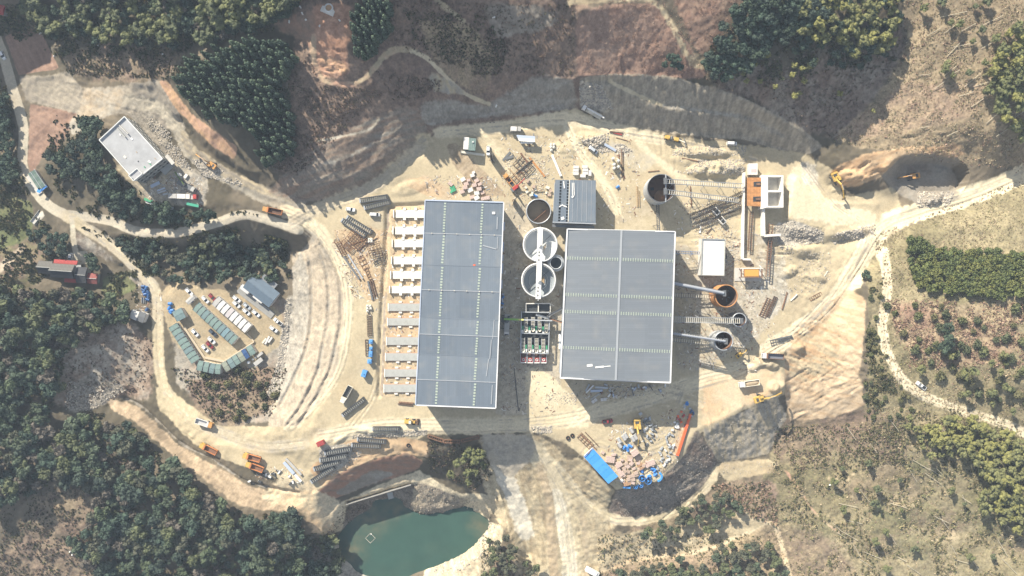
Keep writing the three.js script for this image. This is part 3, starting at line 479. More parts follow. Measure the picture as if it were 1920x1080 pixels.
soil([[200, 745], [265, 768], [300, 805], [340, 842], [400, 872], [470, 912], [580, 940], [590, 960], [490, 958], [440, 945], [380, 895], [310, 845], [250, 790], [205, 765]], [0.43, 0.33, 0.225], [0.34, 0.26, 0.175], { soft: 1, streak: [0.6, 4], v: 0.2 });
soil([[225, 745], [260, 758], [300, 796], [345, 836], [400, 864], [470, 905], [560, 925]], C.rock, C.rub, { w: 4, soft: 0.5, rag: 0.5 });
soil([[540, 880], [590, 915], [640, 940], [620, 1000], [600, 1010], [560, 950], [480, 940]], C.pale2, C.orange2, { soft: 2, v: 0.2 });
// battered earth faces
soil([[835, 270], [855, 268], [950, 365], [905, 372], [850, 310]], [0.29, 0.225, 0.15], [0.37, 0.295, 0.205], { soft: 0.8, streak: [-0.75, 6], v: 0.2 });  // shade of a sloping bank painted into the soil colour, ground itself level
soil([[760, 335], [800, 330], [860, 365], [850, 375], [800, 368], [760, 350]], C.orange2, C.wood, { soft: 1 });
soil([[725, 395], [735, 392], [720, 745], [712, 745]], C.brown2, C.rock2, { soft: 0.8 });
soil([[730, 388], [798, 385], [780, 745], [718, 745]], C.tan2, C.orange2, { soft: 0.8, v: 0.15 });
soil([[620, 430], [730, 430], [725, 560], [690, 570], [640, 470]], C.orange2, C.tan2, { soft: 2, v: 0.2 });
// wheel tracks
const track = (pts, w, o = {}) => { const n = o.n || 5; for (let k = 0; k < n; k++) { const d = (k / (n - 1) - 0.5) * w + rr(-1, 1), q = smoothLine(pts, 20).map(([x, y]) => [x, y]); soil(q.map(([x, y], i) => { const a = q[Math.max(0, i - 1)], b = q[Math.min(q.length - 1, i + 1)], l = Math.hypot(b[0] - a[0], b[1] - a[1]) || 1; return [x - (b[1] - a[1]) / l * d + rr(-0.7, 0.7), y + (b[0] - a[0]) / l * d + rr(-0.7, 0.7)]; }), ...(rnd() < 0.6 ? [o.c || [0.36, 0.29, 0.20], C.rock2] : [C.pale, C.pale2]), { w: rr(1, 2.6), soft: 0.3, rag: 0.7, a: rr(0.35, 0.8) }); } };
track([[540, 800], [590, 750], [630, 690], [646, 600], [640, 520], [606, 450], [560, 410], [520, 395]], 30, { n: 9 });
track([[600, 820], [720, 800], [860, 800], [1000, 795], [1140, 770], [1300, 720], [1400, 690], [1480, 640], [1560, 560]], 26, { n: 9 });
track([[830, 245], [960, 234], [1060, 226], [1180, 250], [1300, 270], [1420, 300]], 18, { n: 7 });
track([[1060, 232], [1090, 290], [1130, 340], [1165, 420]], 14, { n: 6 });
track([[1320, 760], [1230, 740], [1120, 770], [1080, 790]], 40, { n: 9 });
track([[1280, 720], [1240, 810], [1200, 760]], 16, { n: 5 });
track([[700, 600], [715, 660], [700, 740], [660, 800]], 12, { n: 6 });
track([[1950, 312], [1870, 347], [1800, 374], [1720, 397], [1650, 430], [1600, 510], [1540, 590], [1440, 655]], 20, { n: 8 });
track([[1655, 470], [1662, 540], [1653, 620], [1678, 690], [1718, 735], [1800, 770], [1880, 795], [1960, 830]], 7, { n: 3, c: C.straw });
track([[1000, 840], [1040, 910], [1060, 970], [1068, 1030], [1075, 1120]], 26, { n: 7 });
track([[1045, 872], [1080, 920], [1130, 965], [1172, 978], [1262, 963], [1330, 910]], 9, { n: 4 });
track([[140, 415], [210, 460], [260, 508], [292, 550], [296, 600], [298, 680], [312, 735], [350, 780], [420, 815], [500, 838], [570, 832]], 15, { n: 7, c: C.rock2 });
track([[130, 405], [200, 413], [260, 435], [330, 437], [400, 420], [455, 403], [500, 412], [560, 432], [600, 460]], 12, { n: 5, c: C.rock2 });
track([[800, 262], [760, 300], [700, 350], [600, 390], [545, 420]], 18, { n: 6 });
track([[1500, 310], [1560, 390], [1620, 440], [1580, 530]], 26, { n: 7 });
track([[960, 330], [930, 280], [880, 245], [820, 250]], 14, { n: 4 });
track([[1090, 860], [1120, 830], [1180, 850], [1250, 830], [1270, 770]], 16, { n: 6 });
// ---------------------------------------------------------------- the ground mesh
function mapOf(a, w, h) {
  const d = new Uint8Array(w * h * 4);
  for (let j = 0; j < h; j++) for (let i = 0; i < w; i++) { const s = (j * w + i) * 3, o = ((h - 1 - j) * w + i) * 4; for (let c = 0; c < 3; c++) { const v = clamp(a[s + c]); d[o + c] = 255 * (v < 0.0031308 ? v * 12.92 : 1.055 * Math.pow(v, 1 / 2.4) - 0.055) + 0.5; } d[o + 3] = 255; }
  const t = new THREE.DataTexture(d, w, h); t.colorSpace = THREE.SRGBColorSpace; t.magFilter = THREE.LinearFilter; t.needsUpdate = true; return t;
}
const tag = (o, label, category, group, kind) => { if (label) o.userData.label = label; if (category) o.userData.category = category; if (group) o.userData.group = group; if (kind) o.userData.kind = kind; return o; };
const shade = (o) => { o.traverse((m) => { if (m.isMesh) { m.castShadow = true; m.receiveShadow = true; } }); return o; };
{
  const pos = new Float32Array(TW * TH * 3), uv = new Float32Array(TW * TH * 2), idx = new Uint32Array((TW - 1) * (TH - 1) * 6);
  for (let j = 0; j < TH; j++) for (let i = 0; i < TW; i++) { const k = j * TW + i; pos[k * 3] = -CX + i * TS; pos[k * 3 + 1] = TG[k]; pos[k * 3 + 2] = -CZ + j * TS; uv[k * 2] = i / (TW - 1); uv[k * 2 + 1] = 1 - j / (TH - 1); }
  for (let j = 0, n = 0; j < TH - 1; j++) for (let i = 0; i < TW - 1; i++) { const a = j * TW + i, b = a + TW; idx.set((i + j) & 1 ? [a, b, a + 1, a + 1, b, b + 1] : [a, b, b + 1, a, b + 1, a + 1], n); n += 6; }
  const g = new THREE.BufferGeometry(); g.setAttribute('position', new THREE.BufferAttribute(pos, 3)); g.setAttribute('uv', new THREE.BufferAttribute(uv, 2)); g.setIndex(new THREE.BufferAttribute(idx, 1)); g.computeVertexNormals();
  const m = new THREE.Mesh(g, new THREE.MeshStandardMaterial({ map: mapOf(AL, KW, KH), roughness: 1, metalness: 0 }));
  m.name = 'terrain'; scene.add(shade(tag(m, 'excavated tan earth, dirt roads and scrub slopes of the valley', null, null, 'structure')));
}
{ // hills all round, to the horizon
  const ax = (half) => { const a = []; for (let v = -760; v <= 760; v += 10) a.push(v); for (let s = 40, v = 800; v < 5200; s *= 1.25, v += s) { a.push(v); a.unshift(-v); } return a; };
  const xs = ax(), zs = ax(), w = xs.length, h = zs.length, pos = [], uv = [], idx = [];
  for (const z of zs) for (const x of xs) { const far = Math.max(Math.abs(x), Math.abs(z)); let y; if (far < 700) y = groundY(x, z) - 0.6; else { const q = 700 / far; y = lerp(groundY(x * q, z * q), 60 + 90 * fbm(x / 700, z / 700, 4), sstep(700, 1500, far)); } pos.push(x, y, z); uv.push(x / 60, z / 60); }
  for (let j = 0; j < h - 1; j++) for (let i = 0; i < w - 1; i++) { if (xs[i] > -CX + 2 && xs[i + 1] < CX - 2 && zs[j] > -CZ + 2 && zs[j + 1] < CZ - 2) continue; const a = j * w + i, b = a + w; idx.push(a, b, a + 1, a + 1, b, b + 1); }
  const g = new THREE.BufferGeometry(); g.setAttribute('position', new THREE.Float32BufferAttribute(pos, 3)); g.setAttribute('uv', new THREE.Float32BufferAttribute(uv, 2)); g.setIndex(idx); g.computeVertexNormals();
  const n = 256, a = new Float32Array(n * n * 3), per = (x, y, s) => { const u = x / n * Math.PI * 2, v = y / n * Math.PI * 2; return fbm(Math.cos(u) * s + 3 * Math.sin(v) * s + 9, Math.sin(u) * s + 2 * Math.cos(v) * s, 4); };
  for (let j = 0; j < n; j++) for (let i = 0; i < n; i++) { const t = sstep(-0.3, 0.3, per(i, j, 1.5)), f = 1 + 0.3 * per(i, j, 9); for (let c = 0; c < 3; c++) a[(j * n + i) * 3 + c] = lerp([0.05, 0.06, 0.03][c], [0.11, 0.095, 0.06][c], t) * f; }
  const t = mapOf(a, n, n); t.wrapS = t.wrapT = THREE.RepeatWrapping;
  const m = new THREE.Mesh(g, new THREE.MeshStandardMaterial({ map: t, roughness: 1 })); m.name = 'hills';
  scene.add(shade(tag(m, 'wooded hills around the valley', null, null, 'structure')));
}
// ---------------------------------------------------------------- shapes, materials and naming
const mats = new Map();
const mat = (r, g, b, rough = 0.85, metal = 0, side) => { const k = [r, g, b, rough, metal, side].join(); if (!mats.has(k)) mats.set(k, new THREE.MeshStandardMaterial({ color: new THREE.Color().setRGB(r, g, b), roughness: rough, metalness: metal, side: side ? THREE.DoubleSide : THREE.FrontSide })); return mats.get(k); };
function grained(r, g, b, amp, sc, rough = 0.9, stretch = 1) {      // colour with a fine, tileable stain and wear grain; uv in metres
  const n = 128, a = new Float32Array(n * n * 3);
  for (let j = 0; j < n; j++) for (let i = 0; i < n; i++) { let v = 0; for (const [o, w] of [[4, 0.5], [11, 0.3], [31, 0.2]]) { const x = i / n * o, y = j / n * o * stretch, ix = Math.floor(x), iy = Math.floor(y), fx = x - ix, fy = y - iy, u = fx * fx * (3 - 2 * fx), t = fy * fy * (3 - 2 * fy), hh = (p, q) => hash(((p % o) + o) % o + o * 7, ((q % Math.max(1, Math.round(o * stretch))) + 99)); v += w * (lerp(lerp(hh(ix, iy), hh(ix + 1, iy), u), lerp(hh(ix, iy + 1), hh(ix + 1, iy + 1), u), t) * 2 - 1); } const f = 1 + amp * v; a[(j * n + i) * 3] = r * f; a[(j * n + i) * 3 + 1] = g * f; a[(j * n + i) * 3 + 2] = b * f; }
  const t = mapOf(a, n, n); t.wrapS = t.wrapT = THREE.RepeatWrapping; t.repeat.set(1 / sc, 1 / sc);
  return new THREE.MeshStandardMaterial({ map: t, roughness: rough });
}
function sheeted(r, g, b, across) {                 // ribbed metal sheets of slightly different ages, dust streaks; 32 m a tile
  const n = 256, a = new Float32Array(n * n * 3); for (let j = 0; j < n; j++) for (let i = 0; i < n; i++) { const u = across ? i : j, v = across ? j : i, s = Math.floor(u / 8), f = 1 + 0.08 * (hash(s, 3 + Math.floor(v / 86)) - 0.5) + 0.05 * (hash(u, 11) - 0.5) + 0.05 * (hash(i, j) - 0.5) + (u % 8 === 0 ? -0.1 : 0) + (v % 86 === 0 ? 0.09 : 0), d = 0.16 * Math.max(0, fbm(i / 30, j / 30, 3)) * Math.min(1, Math.min(i, n - i, j, n - j) / 20); for (const [c, k, w] of [[0, r, 0.40], [1, g, 0.36], [2, b, 0.29]]) a[(j * n + i) * 3 + c] = lerp(k * f, w, d); }
  const t = mapOf(a, n, n); t.wrapS = t.wrapT = THREE.RepeatWrapping; t.repeat.set(1 / 32, 1 / 32); return new THREE.MeshStandardMaterial({ map: t, roughness: 0.6 });
}
const M = {
  roof: [sheeted(0.140, 0.170, 0.207, true), sheeted(0.133, 0.163, 0.20, true), sheeted(0.147, 0.177, 0.214, true)],
  roofB: [sheeted(0.17, 0.19, 0.214, false), sheeted(0.175, 0.195, 0.219, false), sheeted(0.165, 0.185, 0.209, false)],
  sky: mat(0.40, 0.46, 0.38, 0.4), clad: mat(0.30, 0.34, 0.40, 0.6), trim: mat(0.74, 0.74, 0.74, 0.5), trimB: mat(0.42, 0.48, 0.58, 0.5), dark: mat(0.03, 0.035, 0.04, 0.6), glass: mat(0.03, 0.04, 0.05, 0.15), steel: mat(0.16, 0.165, 0.17, 0.5, 0.3), steelD: mat(0.07, 0.073, 0.078, 0.6, 0.2), galv: mat(0.42, 0.44, 0.46, 0.45, 0.3), white: grained(0.74, 0.73, 0.70, 0.14, 2, 0.65), cream: mat(0.66, 0.62, 0.52, 0.7),
  rust: grained(0.18, 0.10, 0.062, 0.5, 3, 0.9), rustO: grained(0.42, 0.20, 0.075, 0.4, 3, 0.9), rustD: grained(0.10, 0.062, 0.045, 0.5, 3, 0.9), conc: grained(0.50, 0.48, 0.44, 0.22, 6), concW: grained(0.70, 0.67, 0.61, 0.16, 5), concG: grained(0.36, 0.365, 0.345, 0.15, 5), concD: grained(0.27, 0.265, 0.25, 0.2, 5), tyre: mat(0.018, 0.018, 0.018, 0.9), yellow: grained(0.55, 0.36, 0.09, 0.3, 1.5, 0.7), orange: grained(0.50, 0.265, 0.085, 0.3, 1.5, 0.7), orangeR: grained(0.50, 0.20, 0.075, 0.3, 3, 0.8), red: mat(0.40, 0.045, 0.04, 0.5), redO: mat(0.72, 0.13, 0.045, 0.5), blue: grained(0.04, 0.18, 0.48, 0.2, 2, 0.55), blueL: grained(0.06, 0.29, 0.70, 0.15, 3, 0.55), blueD: mat(0.03, 0.08, 0.20, 0.5), green: mat(0.04, 0.26, 0.13, 0.6), greenT: grained(0.165, 0.235, 0.215, 0.18, 4, 0.7), greenU: grained(0.145, 0.21, 0.215, 0.18, 4, 0.7), greenV: grained(0.23, 0.25, 0.20, 0.22, 4, 0.7), whiteT: grained(0.60, 0.58, 0.55, 0.1, 4, 0.7), greyT: grained(0.40, 0.39, 0.37, 0.15, 4, 0.7), timber: grained(0.36, 0.26, 0.15, 0.3, 2), crate: grained(0.42, 0.32, 0.255, 0.25, 1.6), crateB: grained(0.36, 0.22, 0.13, 0.25, 1.6), crateP: grained(0.48, 0.37, 0.325, 0.25, 1.6), sand: grained(0.50, 0.31, 0.17, 0.2, 2), earth: grained(0.42, 0.33, 0.22, 0.25, 2), tileG: grained(0.12, 0.115, 0.105, 0.3, 2), tileD: grained(0.055, 0.058, 0.065, 0.3, 2), tileR: grained(0.33, 0.06, 0.055, 0.3, 2), water: mat(0.01, 0.014, 0.016, 0.1), lime: mat(0.25, 0.50, 0.10, 0.5),
};
const names = new Map();
const nameFor = (n) => { const k = names.get(n) ?? 0; names.set(n, k + 1); return k ? n + '_' + String(k).padStart(3, '0') : n; };
function thing(name, label, category, pos = [0, 0, 0], turn = 0, group) {
  const o = new THREE.Group(); o.name = nameFor(name); o.position.set(...pos); o.rotation.y = turn; scene.add(o); return tag(o, label, category, group, 'thing');
}
const clean = (g) => { const q = g.index ? g.toNonIndexed() : g; for (const k of Object.keys(q.attributes)) if (!['position', 'normal', 'uv'].includes(k)) q.deleteAttribute(k); return q; };
const fuse = (gs) => { const g = mergeGeometries([].concat(gs).map(clean), false); return g; };
function part(parent, name, gs, m, label) { const o = new THREE.Mesh(Array.isArray(gs) ? (gs.length === 1 ? clean(gs[0]) : fuse(gs)) : gs, m); o.name = name; o.castShadow = o.receiveShadow = true; if (label) o.userData.label = label; if (FINE.has(name)) o.userData.kind = 'stuff'; parent.add(o); return o; }
const FINE = new Set(['idler_set', 'skylight_strip', 'lower_truss', 'railing', 'cross_bar', 'stiffener']);
const copyOf = (o, pos, turn, label, group) => { const c = o.clone(); c.name = nameFor(o.name.replace(/_\d{3}$/, '')); c.position.set(...pos); c.rotation.set(0, turn, 0); if (label) c.userData.label = label; if (group) c.userData.group = group; scene.add(c); return c; };
const metres = (g) => { // uv in metres from the dominant face direction
  const p = g.attributes.position, n = g.attributes.normal, uv = new Float32Array(p.count * 2);
  for (let i = 0; i < p.count; i++) { const ax = Math.abs(n.getX(i)), ay = Math.abs(n.getY(i)), az = Math.abs(n.getZ(i)); uv[i * 2] = ax > ay && ax > az ? p.getZ(i) : p.getX(i); uv[i * 2 + 1] = ay >= ax && ay >= az ? p.getZ(i) : p.getY(i); }
  g.setAttribute('uv', new THREE.BufferAttribute(uv, 2)); return g;
};
const boxes = new Map();
function B(w, h, d, x = 0, y = 0, z = 0, ry = 0, rx = 0, rz = 0) { const g = new THREE.BoxGeometry(w, h, d); if (rx) g.rotateX(rx); if (rz) g.rotateZ(rz); if (ry) g.rotateY(ry); g.translate(x, y + h / 2, z); return metres(g); }
function hexa(c, y0, y1) {                        // eight corners: c = four [x, z] clockwise seen from above, y0 / y1 numbers or one per corner
  const a = [0, 1, 2, 3].map((i) => new THREE.Vector3(c[i][0], y0[i] ?? y0, c[i][1])), b = [0, 1, 2, 3].map((i) => new THREE.Vector3((c[i + 4] ?? c[i])[0], y1[i] ?? y1, (c[i + 4] ?? c[i])[1])), p = [];
  const q = (k, l, m, n) => p.push(k, l, m, k, m, n);
  q(b[0], b[3], b[2], b[1]); q(a[0], a[1], a[2], a[3]);
  for (let i = 0; i < 4; i++) { const j = (i + 1) % 4; q(a[i], b[i], b[j], a[j]); }
  const g = new THREE.BufferGeometry().setFromPoints(p); g.computeVertexNormals();
  let v = 0; const e = new THREE.Vector3(), f = new THREE.Vector3(); // orient outwards
  for (let i = 0; i < p.length; i += 3) v += p[i].dot(e.copy(p[i + 1]).cross(f.copy(p[i + 2])));
  if (v < 0) { const s = g.attributes.position; for (let i = 0; i < s.count; i += 3) for (let k = 0; k < 3; k++) { const t = s.getComponent(i + 1, k); s.setComponent(i + 1, k, s.getComponent(i + 2, k)); s.setComponent(i + 2, k, t); } g.computeVertexNormals(); }
  return metres(g);
}
const frus = (x0, x1, z, tx0, tx1, tz, y0, y1) => hexa([[x0, -z], [x1, -z], [x1, z], [x0, z], [tx0, -tz], [tx1, -tz], [tx1, tz], [tx0, tz]], y0, y1);
function CY(r0, r1, h, x = 0, y = 0, z = 0, seg = 16, open = false) { return new THREE.CylinderGeometry(r1, r0, h, seg, 1, open).translate(x, y + h / 2, z); }
function BAR(p, q, w, h = w) {                    // square bar from p to q
  const a = new THREE.Vector3(...p), b = new THREE.Vector3(...q), d = b.clone().sub(a), l = d.length(); d.normalize();
  const up = Math.abs(d.y) > 0.97 ? new THREE.Vector3(1, 0, 0) : new THREE.Vector3(0, 1, 0), s = d.clone().cross(up).normalize(), u = s.clone().cross(d);
  const g = new THREE.BoxGeometry(l, h, w); metres(g); g.applyMatrix4(new THREE.Matrix4().makeBasis(d, u, s).setPosition(a.add(b).multiplyScalar(0.5))); return g;
}
function ROD(p, q, r, seg = 8) { const a = new THREE.Vector3(...p), b = new THREE.Vector3(...q), d = b.clone().sub(a), l = d.length(); const g = new THREE.CylinderGeometry(r, r, l, seg); g.applyQuaternion(new THREE.Quaternion().setFromUnitVectors(new THREE.Vector3(0, 1, 0), d.normalize())); g.translate(...a.add(b).multiplyScalar(0.5).toArray()); return g; }
const LA = (pts, seg = 32) => new THREE.LatheGeometry(pts.map(([r, y]) => new THREE.Vector2(r, y)), seg);
const rel = (o, p) => [p[0] - o[0], p[1] - o[1], p[2] - o[2]];
const DEG = Math.PI / 180;
const turnOf = (deg) => -deg * DEG;               // picture angle (clockwise from right) to turn about the vertical
// ---------------------------------------------------------------- the two great halls
function hall({ name, label, tl, tr, br, bl, h, rows, cols, mset, skylights, trim, ridgeX, extra }) {
  const base = at((tl[0] + br[0]) / 2, (tl[1] + br[1]) / 2), o = thing(name, label, 'hall', [base[0], 0, base[2]]);
  const px = (u, v) => [lerp(lerp(tl[0], tr[0], u), lerp(bl[0], br[0], u), v), lerp(lerp(tl[1], tr[1], u), lerp(bl[1], br[1], u), v)];
  const P = (u, v) => { const [a, b] = px(u, v), [x, , z] = W(a, b, h); return [x - base[0], z - base[2]]; };
  const rise = (u, v) => { if (ridgeX) return h + ridgeX * (1 - Math.abs(u - 0.5) * 2) - ridgeX; for (let i = 0; i < rows.length - 1; i++) if (v <= rows[i + 1][0] + 1e-6) return h + lerp(rows[i][1], rows[i + 1][1], (v - rows[i][0]) / (rows[i + 1][0] - rows[i][0])); return h; };
  let n = 0;
  for (let i = 0; i < rows.length - 1; i++) for (let k = 0; k < cols.length - 1; k++) {
    const [v0, v1, u0, u1] = [rows[i][0], rows[i + 1][0], cols[k], cols[k + 1]], e = 0.0006;
    const c = [P(u0, v0 + e), P(u1, v0 + e), P(u1, v1 - e), P(u0, v1 - e)], t = [rise(u0, v0 + 1e-4), rise(u1, v0 + 1e-4), rise(u1, v1 - 1e-4), rise(u0, v1 - 1e-4)];
    part(o, 'roof_panel', [hexa(c, t.map((y) => y - 0.22), t)], mset[(n = (n * 7 + 3 + i + k) % 11) % mset.length]);
  }
  for (const [u0, v0, u1, v1, w, count] of skylights) { const fill = ridgeX ? 0.36 : 0.62;           // rows of small translucent lights let into the sheets
    const gs = [];
    for (let k = 0; k < count; k++) { const t = (k + 0.5) / count, u = lerp(u0, u1, t), v = lerp(v0, v1, t), c = P(u, v), L = Math.hypot(P(u1, v1)[0] - P(u0, v0)[0], P(u1, v1)[1] - P(u0, v0)[1]) / count, along = Math.atan2(P(u1, v1)[1] - P(u0, v0)[1], P(u1, v1)[0] - P(u0, v0)[0]), g = B(L * rr(0.8, 1) * fill, 0.12, w * rr(0.85, 1.1)); g.rotateY(-along); g.translate(c[0], rise(u, v) + 0.02, c[1]); gs.push(g); }
    part(o, 'skylight_strip', gs, M.sky);
  }
  const rim = (u0, v0, u1, v1, w, hh, m, nm, dy = 0) => { const a = P(u0, v0), b = P(u1, v1); part(o, nm, [BAR([a[0], rise(u0, v0) + dy, a[1]], [b[0], rise(u1, v1) + dy, b[1]], w, hh)], m); };
  trim(rim);
  const ins = 0.012, wc = [P(ins, ins), P(1 - ins, ins), P(1 - ins, 1 - ins), P(ins, 1 - ins)];
  for (let i = 0; i < 4; i++) {
    const a = wc[i], b = wc[(i + 1) % 4], q = (t) => [lerp(a[0], b[0], t), lerp(a[1], b[1], t)], wall = part(o, 'wall', [BAR([a[0], (h - 1.5) / 2 - 0.5, a[1]], [b[0], (h - 1.5) / 2 - 0.5, b[1]], 0.3, h - 0.5)], M.clad);
    const L = Math.hypot(b[0] - a[0], b[1] - a[1]), k = Math.floor(L / 9);
    for (let j = 0; j < k; j++) { const c0 = q((j + 0.25) / k), c1 = q((j + 0.75) / k); part(wall, 'window', [BAR([c0[0], h * 0.62, c0[1]], [c1[0], h * 0.62, c1[1]], 0.4, 1.6)], M.glass); }
    const d0 = q(0.46), d1 = q(0.54); part(wall, 'sliding_door', [BAR([d0[0], 2.3, d0[1]], [d1[0], 2.3, d1[1]], 0.46, 4.6)], M.steel);
  }
  if (extra) extra(o, P, rise, rim);
  return o;
}
const vL = (y) => (y - 376) / 383;
hall({ name: 'filter_hall', label: 'long blue-grey folded metal roof hall beside the row of concrete plinths', tl: [798, 376], tr: [944, 380], br: [929, 765], bl: [780, 759], h: 15,
  rows: [[0, 0.5], [vL(437), -0.1], [vL(496), 0.45], [vL(543), 0.75], [vL(595), 0], [vL(626), 0.55], [vL(664), -0.05], [vL(711), 0.7], [1, 0.25]], cols: [0, 0.245, 0.49, 0.735, 1], mset: M.roof,
  skylights: [0, 1, 2, 3, 4, 5, 6, 7].flatMap((i) => { const v = [0, vL(437), vL(496), vL(543), vL(595), vL(626), vL(664), vL(711), 1]; return [[0.255, v[i] + 0.006, 0.25, v[i + 1] - 0.006, 1.0, Math.round((v[i + 1] - v[i]) * 66)], [0.735, v[i] + 0.006, 0.725, v[i + 1] - 0.006, 1.0, Math.round((v[i + 1] - v[i]) * 66)]]; }),
  trim: (rim) => {
    const v = [0, vL(437), vL(496), vL(543), vL(595), vL(626), vL(664), vL(711), 1];
    for (let i = 0; i < 8; i++) { rim(-0.004, v[i], -0.004, v[i + 1], 0.5, 0.5, M.trimB, 'gutter'); rim(1.004, v[i], 1.004, v[i + 1], 0.45, 0.5, M.trim, 'gutter'); }
    rim(0, -0.001, 1, -0.001, 0.6, 0.6, M.trimB, 'fascia'); rim(0, 1.001, 1, 1.001, 0.5, 0.6, M.trim, 'fascia');
    for (const y of [437, 543, 626, 711]) rim(0.005, vL(y), 0.995, vL(y), 0.32, 0.16, M.galv, 'ridge_cap', 0.06);
    for (const y of [496, 595, 664]) rim(0.005, vL(y), 0.995, vL(y), 0.3, 0.1, M.roof[2], 'valley_flashing', 0.03);
  },
  extra: (o, P, rise) => {
    for (const [y0, y1] of [[448, 466], [472, 484], [488, 508], [410, 426], [520, 536]]) { const a = P(1.012, vL(y0)), b = P(1.012, vL(y1)); part(o, 'door_canopy', [BAR([a[0], 9, a[1]], [b[0], 9, b[1]], 1.0, 0.25)], M.trimB); }
    for (const y of [437, 543]) for (let k = 0; k < 6; k++) { const u = 0.1 + 0.16 * k, c = P(u, vL(y)); part(o, 'roof_vent', [CY(0.28, 0.22, 0.5, c[0], rise(u, vL(y)), c[1], 8)], M.cream); }
    const c = P(0.88, vL(396)); part(o, 'roof_hatch', [B(1.4, 0.3, 1.1, c[0], rise(0.88, vL(396)), c[1])], M.white);
    for (const [u0, y0, u1, y1, w] of [[0.93, 403, 0.93, 426, 0.35], [0.76, 457, 0.93, 463, 0.35], [0.945, 440, 0.945, 462, 0.2], [0.915, 632, 0.905, 668, 0.3], [0.89, 668, 0.87, 700, 0.25], [0.95, 716, 0.945, 752, 0.3], [0.94, 595, 0.93, 630, 0.2]]) { const a = P(u0, vL(y0)), b = P(u1, vL(y1)); part(o, 'loose_flashing', [BAR([a[0], rise(u0, vL(y0)) + 0.15, a[1]], [b[0], rise(u1, vL(y1)) + 0.15, b[1]], w * 1.4, 0.12)], M.galv); }
    const r = P(0.66, vL(494)); part(o, 'red_sheet', [B(1.1, 0.1, 0.7, r[0], rise(0.66, vL(494)) + 0.02, r[1], 0.2)], M.redO);
  } });
const vR = (y) => (y - 432) / 282;
hall({ name: 'grinding_hall', label: 'wide grey metal roof hall with white edges and a pale centre ridge', tl: [1064, 429], tr: [1267, 434], br: [1258, 718], bl: [1051, 709], h: 18, ridgeX: 1.2,
  rows: [[0, 0], [vR(488), 0], [vR(557), 0], [vR(588), 0], [vR(656), 0], [1, 0]], cols: [0, 0.25, 0.5, 0.75, 1], mset: M.roofB,
  skylights: [487, 556, 588, 656].flatMap((y) => [[0.005, vR(y), 0.485, vR(y), 1.5, 21], [0.515, vR(y), 0.995, vR(y), 1.5, 21]]),
  trim: (rim) => { rim(0, 0, 1, 0, 0.5, 0.9, M.trim, 'parapet'); rim(1, 0, 1, 1, 0.5, 0.9, M.trim, 'parapet'); rim(0, 1, 1, 1, 0.6, 1.0, M.trim, 'parapet'); rim(0, 0, 0, 1, 0.55, 0.9, M.trim, 'parapet'); rim(0.5, 0.003, 0.5, 0.997, 0.9, 0.2, M.galv, 'ridge_cap', 0.08); },
  extra: (o, P, rise) => {
    for (const [u, y, w, d] of [[0.26, 688, 2.6, 1.1], [0.35, 690, 4, 0.8], [0.42, 688, 3, 0.4]]) { const c = P(u, vR(y)); part(o, 'loose_sheet', [B(w, 0.12, d, c[0], rise(u, vR(y)) + 0.05, c[1], 0.1)], M.white); }
  } });
